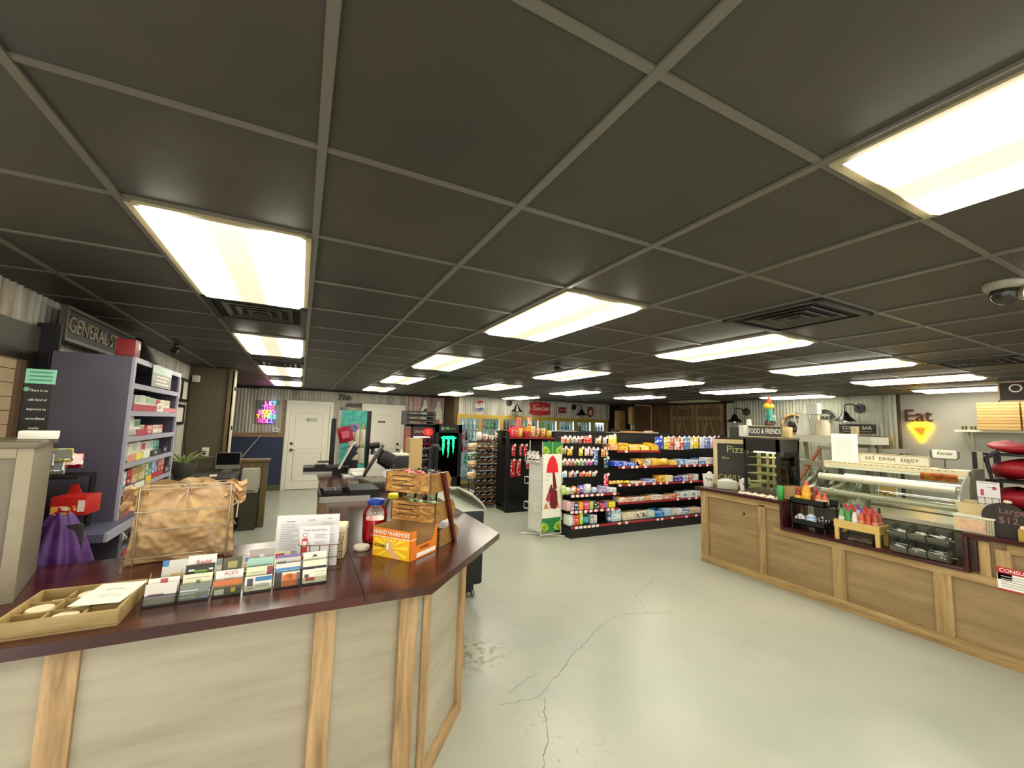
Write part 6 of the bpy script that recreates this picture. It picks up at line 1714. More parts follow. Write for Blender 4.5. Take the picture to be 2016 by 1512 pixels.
for k, rows_ in CON.items():
    for z, s in rows_.items():
        for q, ch in enumerate(s):
            bottle((3.75 + k * DP + .1 + q * .108, YC + .17, z + .001), KINDS[ch], '%s bottle, %s on the %s shelf behind the %s cooler door' % (KN[ch], ORD[q], {1.56: 'top', 1.26: 'second', .94: 'third', .62: 'fourth', .3: 'bottom'}[z], ORD[k]), 'bottles in the walk-in cooler')
# ---- signs above the coolers
YS = YC - .03
t = thing('cap_sign', 'round red white and blue bottle cap sign above the coolers', 'sign', (4.35, YS, 2.2))
pts = [((.15 + .008 * (k % 2)) * math.cos(k * PI / 20), (.15 + .008 * (k % 2)) * math.sin(k * PI / 20)) for k in range(40)]
m = MB(); m.prism(pts, 0, .02, '-y'); m.build('disc', mat('#d8d4d0', .4), t)
m = MB(); m.prism([(.14 * math.cos(a * PI / 12), .145 * math.sin(a * PI / 12)) for a in range(2, 11)] + [(-.05, .045), (.05, .075)], .02, .023, '-y'); m.build('red_band', mat('#b83038', .4), t)
m = MB(); m.prism([(.14 * math.cos(a * PI / 12), .145 * math.sin(a * PI / 12)) for a in range(14, 23)] + [(.05, -.045), (-.05, -.075)], .02, .023, '-y'); m.build('blue_band', mat('#4a5a98', .4), t)
m = MB(); m.text('PEPSI', .075, '-y', (0, -.021, .0), .002); m.build('lettering', mat('#c05a68', .4), t)
def barn_lamp(face, at, label, s=1.0, lit=True):
    t = thing('barn_lamp', label, 'wall lamp', at)
    Mx = FACE[face]
    def tr(m): bmesh.ops.transform(m.bm, matrix=Mx @ Matrix.Diagonal((-s if face == '-x' else s, s, s, 1)), verts=m.bm.verts); return m
    m = MB(); m.lathe([(0, 0), (.09, 0), (.085, .02), (0, .025)], (-.14, .12, 0), 20); tr(m).build('wall_plate', mat('#100e0d', .4), t)
    m = MB(); m.tube([(-.14, .12, .02), (-.14, .16, .1), (-.08, .2, .18), (0, .18, .22), (0, .06, .22)], .011, 8); tr(m).build('arm', mat('#191512', .35, .5), t)
    m = MB(); prof = [(.03, .06), (.045, .03), (.06, .02), (.07, -.03), (.15, -.1), (.175, -.12), (.168, -.125), (.14, -.105), (.06, -.05), (.0, -.04)]
    m.lathe(prof, n=24); bmesh.ops.transform(m.bm, matrix=T(0, 0, .22) @ Matrix.Rotation(-PI / 2, 4, 'X'), verts=m.bm.verts)
    tr(m).build('shade', mat('#0c0a0a', .3), t)
    m = MB(); m.ball((0, -.1, .22), .04, n=10); tr(m).build('bulb', mat('#f4ead0', .3, emit=.8 if lit else 0), t)
    return t
barn_lamp('-y', (5.4, YS + .02, 2.2), 'black barn wall lamp above the coolers, left one', lit=False); barn_lamp('-y', (7.62, YS + .02, 2.18), 'black barn wall lamp above the coolers, right one', lit=False)
def plate_sign(x, z, w_, h, bg, txt, tc, sz, label, frame=None, shear=.3):
    t = thing('metal_sign', label, 'sign', (x, YS, z))
    m = MB(); m.box(-w_ / 2, w_ / 2, -.01, 0, -h / 2, h / 2, bev=.003); m.build('plate', mat(bg, .45), t)
    if frame: m = MB(); [m.box(*q) for q in ((-w_ / 2, w_ / 2, -.014, -.01, h / 2 - .012, h / 2), (-w_ / 2, w_ / 2, -.014, -.01, -h / 2, -h / 2 + .012))]; m.build('border', mat(frame, .5), t)
    m = MB(); m.text(txt, sz, '-y', (0, -.011, .01), .002, 0, shear=shear, sx=.85); m.build('lettering', mat(tc, .4), t)
plate_sign(5.57, 2.2, .28, .2, '#a89c8c', 'Coca-Cola', '#7a6a60', .06, 'small faded tan metal sign left of the big red sign', '#8a7a6a')
plate_sign(7.05, 2.19, .26, .2, '#7a1c20', 'Coca-Cola', '#e0c8c8', .055, 'small dark red metal sign right of the big red sign', '#b88880')
t = thing('fishtail_sign', 'big red fishtail shaped soda sign above the coolers', 'sign', (6.26, YS, 2.2))
fp = [(-.36, .15), (-.2, .185), (0, .195), (.2, .185), (.36, .15), (.31, 0), (.36, -.15), (.2, -.185), (0, -.195), (-.2, -.185), (-.36, -.15), (-.31, 0)]
m = MB(); m.prism(fp, 0, .02, '-y'); m.build('board', mat('#b01820', .35), t)
m = MB(); m.text('Coca-Cola', .165, '-y', (0, -.021, 0), .003, 0, shear=.35, sx=.82, space=.92); m.prism([(-.31, .11), (-.05, .13), (-.02, .1), (-.28, .08)], .02, .023, '-y', m=1); m.build('lettering', [mat('#f0e8e4', .4), mat('#d86070', .4)], t)
t = thing('round_sign', 'round red sign with a face-like white centre above the coolers', 'sign', (8.1, YS, 2.18)); m = MB(); m.prism([(.13 * math.cos(a * PI / 10), .17 * math.sin(a * PI / 10)) for a in range(20)], 0, .012, '-y'); m.build('disc', mat('#8a3830', .5), t); m = MB(); m.prism([(.07 * math.cos(a * PI / 10), -.02 + .08 * math.sin(a * PI / 10)) for a in range(20)], .012, .016, '-y'); m.build('centre', mat('#d8b4a0', .5), t)
t = thing('bottle_outline', 'small white bottle cutout on the wall at the right end of the coolers', 'sign', (8.5, YS, 2.08)); m = MB(); m.tube([(x, 0, z) for x, z in ((-.06, 0), (-.06, .15), (-.025, .22), (-.025, .3), (.025, .3), (.025, .22), (.06, .15), (.06, 0))], .008, 5, close=True); m.build('outline', mat('#d0ccb8', .5), t)
# ------------------------------------------------------------------ food counter on the right
BRP = ramp_mat(((.25, '#7a6340'), (.5, '#907750'), (.75, '#a68c62')), scale=1.8, stretch=(5, .7, 6), rough=.55)
BRW = ramp_mat(((.22, '#6e5432'), (.45, '#9c7e50'), (.6, '#ae905e'), (.78, '#c0a470')), scale=2.8, stretch=(9, 9, .8), rough=.6, dist=.6)
BRY = ramp_mat(((.22, '#6e5432'), (.45, '#9c7e50'), (.6, '#ae905e'), (.78, '#c0a470')), scale=2.8, stretch=(9, .8, 9), rough=.6, dist=.6)
DRED = ramp_mat(((.3, '#22090a'), (.5, '#36100f'), (.75, '#4a1c18')), scale=2.5, stretch=(4, .5, 4), rough=.3)
XF = 4.85
t = thing('food_counter', 'long wood panelled food counter with a lowered middle ledge on the right', 'counter', (XF, 2.5, 0))
def P(name, m_, *boxes): return part(name, t, m_, *[(a - XF, b - XF, c - 2.5, d - 2.5, e, f) for a, b, c, d, e, f in boxes], bev=.003)
part('body_panel', t, BRP, *[(a - XF, b - XF, c - 2.5, d - 2.5, e, f) for a, b, c, d, e, f in ((XF + .012, XF + .335, -.8, 3.9, 0, .64), (XF + .012, XF + .5, 2.86, 3.9, .64, .91), (XF + .012, XF + .5, -.8, 1.40, .64, .91))])
for y0, y1, z1 in ((3.81, 3.91, .91), (3.05, 3.13, .86), (2.27, 2.38, .6), (1.52, 1.63, .6), (.5, .6, .86)): P('post', BRW, (XF - .012, XF + .012, y0, y1, .095, z1))
P('bottom_rail', BRY, (XF - .014, XF + .012, -.8, 3.91, 0, .095))
P('top_rail', BRY, (XF - .012, XF + .012, 2.87, 3.81, .84, .91)); P('top_rail', BRY, (XF - .012, XF + .012, -.8, 1.2, .84, .91))
P('ledge_rail', BRY, (XF - .014, XF + .012, 1.18, 2.95, .575, .64)); P('ledge_trim', BRW, (XF - .016, XF + .012, 1.18, 1.26, .64, .86)); P('ledge_trim', BRW, (XF - .013, XF + .012, 1.29, 1.35, .64, .9))
P('end_panel', BRP, (XF + .01, XF + .5, 3.9, 3.91, 0, .91))
P('countertop', DRED, (XF - .05, XF + .75, 2.83, 3.98, .915, .95)); P('countertop', DRED, (XF - .05, XF + .75, -.8, 1.43, .915, .95))
P('ledge_top', DRED, (XF - .05, XF + .34, 1.43, 2.83, .64, .67))
P('ledge_side', DRED, (XF - .05, XF + .3, 2.83, 2.86, .64, .915)); P('ledge_side', DRED, (XF - .05, XF + .3, 1.40, 1.43, .64, .915))
P('side_box', mat('#2a0d0c', .4), (XF - .03, XF - .012, 1.355, 1.40, .66, .9))
m = MB(); m.ball((XF - .016 - XF, 3.3 - 2.5, .72), .014, n=8); m.build('knot_hole', mat('#1c1510', .6), t)
t = thing('advisory_sign', 'white and red consumer advisory sign on the front of the food counter', 'sign', (XF - .013, 1.26, .565))
m = MB(); m.box(-.003, 0, -.4, 0, 0, .17); m.box(-.0036, -.003, -.4, 0, .125, .17, 1); m.box(-.0036, -.003, -.4, 0, 0, .012, 1)
for k in range(5): m.box(-.0036, -.003, -.38, -.02, .03 + .018 * k, .036 + .018 * k, 2)
m.text('CONSUMER ADVISORY', .036, '-x', (-.004, -.2, .147), .001, 3); m.build('board', [mat('#ece8e0', .4), mat('#b82430', .4), mat('#a8a49c', .5), mat('#f4f0ea', .4)], t)
# ---- far end of the counter: buckets, chalkboard, warmer
WHB = mat('#e4e2d6', .4)
def bucket(x, y, r, h, label, n=20, mark=True):
    t = thing('bucket', label, 'bucket', (x, y, .9505))
    m = MB(); m.lathe([(0, 0), (r * .8, 0), (r, h), (r * 1.05, h), (r * .95, h - .004), (r * .76, .01), (0, .01)], n=n); m.build('pail', WHB, t)
    rnd = random.Random(int(x * 100)); m = MB()
    for k in range(9): m.ball((rnd.uniform(-.5, .5) * r, rnd.uniform(-.5, .5) * r, h + rnd.uniform(-.01, .02)), r * .28, n=8)
    m.build('contents', mat('#e8e8e0', .6), t)
    if mark:
        m = MB(); q = Matrix.Rotation(math.radians(-52), 4, 'Z')
        for k, (u, v) in enumerate(((-.03, .02), (-.01, .0), (.012, .018), (.028, .004))): m.box(u, u + .018, -r * .93, -r * .9, h * .5 + v, h * .5 + v + .018)
        bmesh.ops.transform(m.bm, matrix=q, verts=m.bm.verts); m.build('print', mat('#2a2a28', .5), t)
bucket(5.02, 3.93, .075, .16, 'white pail of wrapped cutlery at the far end of the food counter'); bucket(5.08, 3.44, .07, .14, 'white pail with black print right beside the glass warmer')
t = thing('lid_bin', 'wide pale bin of cup lids between the two white pails', 'bin', (5.06, 3.68, .9505), math.radians(-52)); m = MB(); m.box(-.12, .12, -.07, .07, 0, .1, bev=.012); m.build('bin', mat('#b9b99f', .35), t); m = MB(); m.surf(lambda u, v: Vector((-.11 + .22 * u, -.06 + .12 * v, .1 + .03 * math.sin(PI * u) * math.sin(PI * v) + .008 * math.sin(30 * u) * math.sin(17 * v))), 20, 10); m.build('contents', mat('#e0e2dc', .5), t)
t = thing('chalkboard', 'wood framed chalkboard reading Pizza standing on the food counter', 'sign', (5.37, 3.80, .951), math.radians(-54))
def tilt(m, a=-.1): bmesh.ops.transform(m.bm, matrix=Matrix.Rotation(a, 4, 'X'), verts=m.bm.verts); return m
m = MB(); m.box(-.22, .3, 0, .012, .05, .6); tilt(m).build('board', mat('#24241c', .6, noise=.15, scale=6), t)
m = MB()
for q in ((-.25, -.2, -.01, .02, 0, .64), (.28, .33, -.01, .02, 0, .64), (-.2, .28, -.01, .02, .58, .64), (-.2, .28, -.01, .02, 0, .06)): m.box(*q, bev=.003)
tilt(m).build('frame', mat('#d0bc8c', .55), t)
m = MB(); m.text('Pizza', .14, '-y', (.05, -.001, .5), .001); m.text('Slice', .05, '-y', (-.1, -.001, .38), .001); m.text('CARRY', .09, '-y', (-.06, -.001, .12), .001, shear=.2)
for k in range(5): m.box(-.16, .2 - .03 * (k % 2), -.0015, 0, .2 + .03 * k, .204 + .03 * k, 1)
tilt(m).build('lettering', [mat('#b8b070', .8), mat('#5a5848', .8)], t)
t = thing('food_warmer', 'black framed glass food warmer with wire racks on the food counter', 'warmer', (5.0, 2.97, .9505))
H_ = .69
m = MB(); m.box(0, .42, 0, .43, 0, .05); m.build('base', mat('#4a4638', .4), t)
for x in (0, .39):
    for y in (0, .4): part('corner_post', t, BLK, (x, x + .03, y, y + .03, .05, H_))
part('top_band', t, mat('#1f1710', .35), (0, .42, 0, .012, H_ - .17, H_ - .02), (0, .012, 0, .43, H_ - .17, H_ - .02)); part('top', t, mat('#5a523c', .4), (-.01, .43, -.01, .44, H_ - .02, H_))
part('glass_panel', t, glass_mat('#eef2e4', .1), (.03, .39, .004, .008, .05, H_ - .17)); part('glass_panel', t, glass_mat('#eef2e4', .1), (.004, .008, .03, .4, .05, H_ - .17))
for z in (.14, .24, .34, .44):
    m = MB(); m.tube([(.02, .02, z), (.4, .02, z), (.4, .41, z), (.02, .41, z)], .006, 5, close=True)
    for k in range(6): m.tube([(.07 + .06 * k, .02, z), (.07 + .06 * k, .41, z)], .003, 4)
    m.build('wire_rack', mat('#b0a888', .3, .7), t)
for x in (.12, .24): part('rack_post', t, mat('#c8bc94', .4), (x, x + .02, .2, .22, .05, .52))
part('heat_lamp', t, mat('#fff0d8', .4, emit=2.5), (.06, .36, .1, .34, H_ - .19, H_ - .175))
t = thing('box_sign', 'black box sign reading Food & Friends on top of the glass warmer', 'sign', (4.99, 3.12, 1.641), math.radians(-62)); m = MB(); m.box(-.17, .17, 0, .06, 0, .14); m.build('box', mat('#2c241a', .5), t)
m = MB(); [m.box(*q) for q in ((-.17, .17, -.004, 0, .132, .14), (-.17, .17, -.004, 0, 0, .008))]; m.build('edge', mat('#c8b484', .5), t)
m = MB(); m.text('FOOD & FRIENDS', .085, '-y', (0, -.002, .07), .002, 0, sx=.5); m.build('lettering', mat('#e8e4d4', .4), t)
t = thing('cup_stack', 'stack of white cups on the left edge of the glass warmer', 'cups', (5.06, 3.36, 1.641)); m = MB(); m.lathe([(0, 0), (.045, 0), (.05, .12), (0, .12)], n=16); m.build('lower_cups', WHB, t); m = MB(); m.lathe([(0, .12), (.035, .12), (.025, .22), (0, .22)], n=16); m.build('upper_cups', WHB, t)
tag(MB().box(-.03, .03, -.03, .03, 0, .14).build('white_carton', WHB, None, (4.98, 3.39, 1.6415)), 'small white carton at the far left corner of the warmer top', 'carton')
tag(MB().box(-.05, .05, -.04, .04, 0, .13, bev=.003).build('tan_box', mat('#cdb27c', .6), None, (5.28, 3.02, 1.6415), .2), 'tan box beside the black box sign on the warmer', 'box')
t = thing('rooster_figure', 'colourful metal rooster ornament on top of the warmer', 'ornament', (5.22, 3.2, 1.64))
m = MB(); m.tube([(-.02, 0, 0), (-.02, 0, .1)], .008, 6); m.tube([(.03, 0, 0), (.03, 0, .1)], .008, 6); m.tube([(-.05, 0, .005), (.06, 0, .005)], .012, 6); m.build('legs', mat('#6a2430', .5), t)
m = MB(); m.ball((0, 0, .17), .075, sc=(1, .6, .9), n=14); m.build('body', mat('#5a2c2c', .5), t)
for k in range(6): m = MB(); m.tube([(.0, 0, .19), (.07 * math.cos(.5 * k - .3), -.02, .24 + .03 * (k % 2)), (.1 * math.cos(.55 * k - .3), -.03, .16)], [.012, .018, .003], 6); m.build('feather', mat(('#7a9a88', '#d8d0c0', '#2a6a58')[k % 3], .5), t)
m = MB(); m.tube([(0, 0, .2), (.01, 0, .28), (0, 0, .36)], [.06, .04, .035], 10); m.build('neck', mat('#3a8a78', .5), t)
m = MB(); m.ball((-.04, 0, .39), .04, n=10); m.ball((.04, 0, .39), .04, n=10); m.build('wattles', mat('#e8b830', .5), t)
m = MB(); m.ball((0, 0, .44), .035, n=10); m.tube([(0, 0, .46), (.01, 0, .52)], [.02, .004], 6); m.build('comb', mat('#c8502c', .5), t)
# wrapped pastries in front of the warmer, green tumbler, wooden box
for k in range(6):
    m = MB(); m.surf(lambda u, v: Vector((-.05 + .1 * u, -.04 + .08 * v, .032 * (math.sin(PI * u) * math.sin(PI * v)) ** .6)), 10, 8); m.box(-.045, .045, -.035, .035, -.0005, .003)
    tag(m.build('wrapped_pastry', [printed('#e0d8c4', '#a86840', 30)], None, (4.9 - .0 * k, 3.36 - .085 * k, .9515), .5 * k), 'clear wrapped pastry on the counter edge before the warmer', 'pastry', 'wrapped pastries before the warmer')
t = thing('green_tumbler', 'tall green tumbler at the end of the raised counter by the warmer', 'cup', (4.89, 2.9, .9505)); m = MB(); m.lathe([(0, 0), (.025, 0), (.03, .005), (.033, .15), (.03, .155), (0, .155)], n=16); m.build('cup', mat('#3a9a4c', .4), t)
t = thing('wooden_caddy', 'small open wooden box behind the ketchup bottles', 'box', (5.03, 2.85, .9505)); m = MB()
for q in ((-.09, .09, -.08, -.07, 0, .15), (-.09, .09, .03, .04, 0, .15), (-.09, -.08, -.07, .03, 0, .15), (.08, .09, -.07, .03, 0, .15), (-.09, .09, -.08, .04, 0, .008)): m.box(*q)
m.build('box_body', mat('#a88a5c', .6, noise=.12, scale=14), t)
# ---- black condiment stand on the ledge
t = thing('condiment_stand', 'black two-tier condiment stand on the lowered ledge', 'stand', (5.01, 2.62, .6705)); 
for x in (-.12, .12):
    for y in (-.16, .16): m = MB(); m.tube([(x, y, 0), (x, y, .32)], .008, 6); m.build('leg', BLK, t)
for z in (.05, .27):
    m = MB(); m.box(-.13, .13, -.17, .17, z, z + .01)
    for q in ((-.13, -.122, -.17, .17, z, z + .06), (.122, .13, -.17, .17, z, z + .06), (-.13, .13, -.17, -.162, z, z + .06), (-.13, .13, .162, .17, z, z + .06)): m.box(*q)
    m.build('tray', BLK, t)
def sauce(x, y, z, h, r, body, cap, label_c, label, grp=None, nozzle=False):
    t = thing('sauce_bottle', label, 'bottle', (x, y, z), group=grp)
    m = MB(); m.lathe([(0, 0), (r * .95, 0), (r, h * .05), (r, h * .5), (r * .75, h * .66), (r * .42, h * .78), (r * .4, h * .84), (0, h * .84)], n=14); m.build('bottle_body', mat(body, .25), t)
    m = MB(); m.lathe([(0, h), (r * (.15 if nozzle else .4), h), (r * .46, h * .86), (r * .46, h * .8), (0, h * .8)], n=12); m.build('cap', mat(cap, .4), t)
    if label_c: m = MB(); m.lathe([(r * 1.01, h * .14), (r * 1.03, h * .15), (r * 1.03, h * .45), (r * 1.01, h * .46)], n=14); m.build('label', mat(label_c, .4), t)
zt = .6705 + .281
sauce(4.96, 2.74, zt, .16, .036, '#8a1c14', '#c8402c', '#e8c428', 'small red bottle with a yellow label at the left of the condiment stand'); sauce(4.95, 2.655, zt, .245, .043, '#e09a28', '#d85a2c', '#e8b830', 'tall mustard bottle with an orange cap on the condiment stand', nozzle=True)
sauce(5.02, 2.72, zt, .17, .035, '#d8b428', '#c84828', '#b83020', 'yellow bottle behind the tall mustard bottle'); sauce(4.97, 2.58, zt, .18, .032, '#6a1a14', '#b84838', '#7a2a1c', 'dark red sauce bottle in the middle of the condiment stand')
sauce(5.03, 2.6, zt, .17, .032, '#5a1812', '#c05040', '#6a201a', 'brown red sauce bottle behind the dark red one'); sauce(4.95, 2.535, zt, .14, .032, '#c8683c', '#d83a34', '#e0b490', 'salsa bottle with a red cap, second from the right on the stand'); sauce(4.96, 2.48, zt, .135, .031, '#b8583a', '#e04840', '#d8b888', 'short salsa bottle at the right end of the condiment stand')
zl = .6705 + .061
for (x, y, c, lb) in ((4.95, 2.72, '#d8d8d4', 'crumpled clear bag on the lower tier of the condiment stand'), (5.0, 2.53, '#1c1620', 'dark packets on the lower tier of the condiment stand')):
    rnd = random.Random(int(y * 100)); m = MB()
    m.surf(lambda u, v: Vector((.055 * math.cos(2 * PI * u) * math.sin(PI * v) ** .7 * (1 + .2 * math.sin(7 * u * 2 * PI + 5 * v)), .055 * math.sin(2 * PI * u) * math.sin(PI * v) ** .7 * (1 + .2 * math.sin(5 * u * 2 * PI)), .1 * v)), 20, 10)
    tag(m.build('packet_bag', [printed(c, '#2a2420' if c[1] == 'd' else '#b0a8b0', 40)], None, (x, y, zl)), lb, 'bag')
t = thing('wipes_dispenser', 'white and blue dome wipes dispenser on the lower tier of the stand', 'dispenser', (4.95, 2.615, zl)); m = MB(); m.lathe([(0, 0), (.05, 0), (.05, .06), (.042, .09), (.02, .11), (0, .115)], n=18); m.build('case', mat('#d4dce8', .35), t); m = MB(); m.lathe([(.0511, .05), (.045, .085), (.03, .1)], n=18); m.build('blue_band', mat('#88b4dc', .35), t)
t = thing('clear_box', 'clear plastic box of packets under the yellow planter', 'box', (4.93, 2.17, .6705)); m = MB()
for q in ((-.07, .07, -.12, -.117, 0, .07), (-.07, .07, .117, .12, 0, .07), (-.07, -.067, -.12, .12, 0, .07), (.067, .07, -.12, .12, 0, .07), (-.07, .07, -.12, .12, 0, .003)): m.box(*q)
m.build('box_body', glass_mat('#e4dcd8', .25, .1), t)
rnd = random.Random(8)
for k in range(10):
    m = MB(); m.box(-.025, .025, -.015, .015, 0, .006)
    tag(m.build('sauce_packet', mat(('#d8d4cc', '#a09890', '#e8e4dc')[k % 3], .4), None, (4.93 + rnd.uniform(-.035, .035), 2.17 + rnd.uniform(-.09, .09), .6745 + .007 * (k // 3)), rnd.uniform(0, 3)), 'small pale packet in the clear box under the planter', 'packet', 'packets in the clear box')
t = thing('planter_box', 'yellow pine planter box on legs holding hot sauce bottles', 'planter', (4.93, 2.165, .6705)); YP = mat('#cfae62', .55, noise=.08, scale=10)
for (x, y) in ((-.08, -.165), (.08, -.165), (-.08, .165), (.08, .165)): part('leg', t, YP, (x - .012, x + .012, y - .016, y + .016, 0, .15))
part('box', t, YP, (-.095, -.085, -.185, .185, .115, .19), (.085, .095, -.185, .185, .115, .19), (-.085, .085, -.185, -.175, .115, .19), (-.085, .085, .175, .185, .115, .19), (-.085, .085, -.175, .175, .115, .123))
HS = ['#6aa060', '#4a8a48', '#d8d0cc', '#c85a34', '#b8442c', '#a84c30']
HC = ['#1c1814', '#c8303c', '#c82838', '#8a3aa8', '#c82c38', '#c8303c']
for r in range(2):
    for q in range(6):
        x = 4.885 + .075 * r; y = 2.30 - .055 * q
        sauce(x, y, .6705 + .124, .2 + (.02 if q == 0 and r == 0 else 0) + .02 * r, .025, HS[q], HC[(q + r) % 6], ('#d8e0c8', '#4a9048', '#e4e0dc', '#d88a68', '#c85838', '#d0907c')[q], '%s hot sauce bottle, %s from the left in the %s row of the planter' % (('pale green', 'green', 'white label', 'orange', 'red', 'rust')[q], ORD[q], ('front', 'back')[r]), 'hot sauce bottles in the planter')
# ---- grey scoop bins
t = thing('cutlery_bins', 'grey two-tier bins of plastic cutlery on the ledge', 'bins', (4.93, 1.66, .6705)); GB = mat('#57594c', .4, noise=.1, scale=10)
for r in range(2):
    for q in range(3):
        y = .165 - .125 * q; z = .0 + .13 * r
        m = MB(); sh = [(.0, 0), (.02, -.005), (.12, -.005), (.16, .02), (.17, .06), (.165, .06), (.155, .025), (.118, .003), (.022, .003), (.0, .12), (-.006, .12)]
        for s in (-.058, .055): m.prism([(-.12, .0), (-.16, .03), (-.168, .06), (-.15, .075), (-.05, .12), (.02, .125), (.02, 0)], y + s, y + s + .004, '+x')
        def bx_(m): pass
        bmesh.ops.transform(m.bm, matrix=Matrix(((0, 1, 0, 0), (1, 0, 0, 0), (0, 0, 1, 0), (0, 0, 0, 1))), verts=m.bm.verts) if False else None
        m.bm.clear()
        prof2 = [(.02, .125), (.02, 0), (-.1, 0), (-.14, .012), (-.16, .04), (-.165, .065)]
        L = len(prof2) - 1
        m.surf(lambda u, v: Vector((prof2[round(u * L)][0], y - .058 + .116 * v, z + prof2[round(u * L)][1])), L, 1, smooth=False)
        for s in (-.058, .058):
            vv = [m.bm.verts.new((px, y + s, z + pz)) for px, pz in ((.02, .125), (.02, 0), (-.1, 0), (-.14, .012), (-.16, .04), (-.165, .065), (-.1, .11))]; m.bm.faces.new(vv)
        m.build('bin', GB, t)
        rr = random.Random(r * 7 + q); m = MB()
        for k in range(12):
            a = rr.uniform(-.6, .6); x0_, y0_ = rr.uniform(-.13, -.04), y + rr.uniform(-.045, .045); zz = z + .035 + rr.uniform(0, .04)
            m.box(x0_ - .05, x0_ + .05, y0_ - .006, y0_ + .006, zz, zz + .004, rz=a + 1.2)
        o = m.build('cutlery', mat(('#e4e2d8', '#dfe0d4')[r], .4), t); o['kind'] = 'stuff'
# ---- curved glass deli case
t = thing('deli_case', 'curved glass deli case with foil sheets behind the ledge', 'display case', (5.2, 2.15, 0)); DG = mat('#7b7a68', .45, .2, noise=.06, scale=8)
L0, L1 = -.61, .57
part('base', t, DG, (.0, .6, L0, L1, 0, .90)); part('deck', t, mat('#a8a690', .35, .5), (-.02, .6, L0, L1, .90, .925)); part('front_rail', t, mat('#c8c6b0', .35, .3), (-.03, 0, L0, L1, .9, .94))
GP = [(0, .94), (-.01, 1.08), (.03, 1.2), (.12, 1.3), (.28, 1.37)]
m = MB(); m.surf(lambda u, v: Vector((GP[round(u * 4)][0], L0 + .02 + (L1 - L0 - .06) * v, GP[round(u * 4)][1])), 4, 1); m.build('curved_glass', glass_mat('#eef4ec', .12), t)
part('top_panel', t, mat('#d9cfae', .4), (.26, .5, L0 + .01, L1, 1.375, 1.40)); part('top_fascia', t, mat('#dccfa8', .4), (.24, .26, L0 + .01, L1, 1.33, 1.40)); part('light_strip', t, mat('#f0ead8', .4, emit=.25), (.235, .24, L0 + .02, L1 - .02, 1.325, 1.345))
m = MB()
for k in range(22): m.box(.2385, .24, L1 - .08 - .048 * k, L1 - .055 - .048 * k, 1.385, 1.391)
m.build('vent_slots', mat('#8a7f5c', .5), t)
for (x, z, r, nm) in ((.05, 1.235, .03, 'front_bar'), (.1, 1.07, .026, 'shelf_bar')):
    m = MB(); m.surf(lambda u, v: Vector((x - r * 1.3 * math.sin(PI * u), L0 + .03 + (L1 - L0 - .08) * v, z + r * 1.2 * math.cos(PI * u))), 8, 1); m.box(x, x + .01, L0 + .03, L1 - .05, z - r, z + r); m.build(nm, mat('#dcd8bf', .3, .25), t)
m = MB(); m.prism([(0, .925), (0, 1.05), (.03, 1.2), (.12, 1.3), (.28, 1.37), (.28, 1.40), (.5, 1.40), (.5, .925)], L0 - .02, L0, '+x')
m.bm.clear()
for (s, mt, nm) in ((L0, mat('#5c5442', .5), 'end_panel'),):
    m = MB(); vv = [(.22, .925), (.22, 1.25), (.3, 1.42), (.52, 1.42), (.52, .925)]
    lo = [m.bm.verts.new((x, s - .02, z)) for x, z in vv]; hi = [m.bm.verts.new((x, s, z)) for x, z in vv]; m.bm.faces.new(lo); m.bm.faces.new(hi)
    for k in range(5): m.bm.faces.new((lo[k], lo[(k + 1) % 5], hi[(k + 1) % 5], hi[k]))
    m.build(nm, mt, t)
m = MB(); m.tube([(.0, L0 + .01, .93), (-.01, L0 + .01, 1.08), (.03, L0 + .01, 1.2), (.12, L0 + .01, 1.3), (.26, L0 + .01, 1.37)], .008, 6); m.build('glass_edge', mat('#c8d0c4', .2, .3), t)
part('back_frame', t, mat('#6e6c58', .45), (.54, .58, L0, L0 + .05, .92, 1.4), (.54, .58, L1 - .05, L1, .92, 1.4), (.54, .58, L0, L1, 1.34, 1.38))
part('price_card_strip', t, mat('#e8c878', .5), (.0, .05, L0 + .04, L0 + .55, .928, .932))
FOIL = ramp_mat(((.35, '#6e7468'), (.5, '#a8ac9c'), (.65, '#d8dac8')), scale=9, rough=.25, metal=.75, bump=.9, detail=5)
for (y0, y1, x, z0, z1, lb) in ((2.28, 2.66, 5.42, .93, 1.2, 'crumpled foil sheet inside the deli case on the left'), (2.74, 2.98, 5.6, .952, 1.28, 'crumpled foil wrapped tray to the left of the deli case')):
    m = MB(); m.surf(lambda u, v: Vector((.02 * math.sin(9 * u + 4 * v) + .012 * math.sin(23 * u * v + 5), (y1 - y0) * u, (z1 - z0) * v * (1 - .08 * u))), 24, 20)
    tag(m.build('foil_sheet', FOIL, None, (x, y0, z0)), lb, 'foil')
t = thing('orange_sign', 'orange food poster hanging in the top of the deli case', 'sign', (5.42, 1.74, 1.29)); m = MB(); m.box(0, .003, -.13, .13, 0, .07); m.build('poster', ramp_mat(((.3, '#8a3208'), (.5, '#c8641c'), (.7, '#e8a838')), scale=18, rough=.45), t)
t = thing('back_table', 'steel work table behind the deli case', 'table', (6.13, 1.8, 0)); part('table_top', t, mat('#8a8a7a', .35, .4), (-.25, .2, -1.0, .9, .89, .93)); part('lower_shelf', t, mat('#3a3026', .6), (-.25, .2, -1.0, .9, .3, .34))
for x in (-.22, .17):
    for y in (-.96, .86): part('leg', t, BLK, (x - .02, x + .02, y - .02, y + .02, 0, .89))
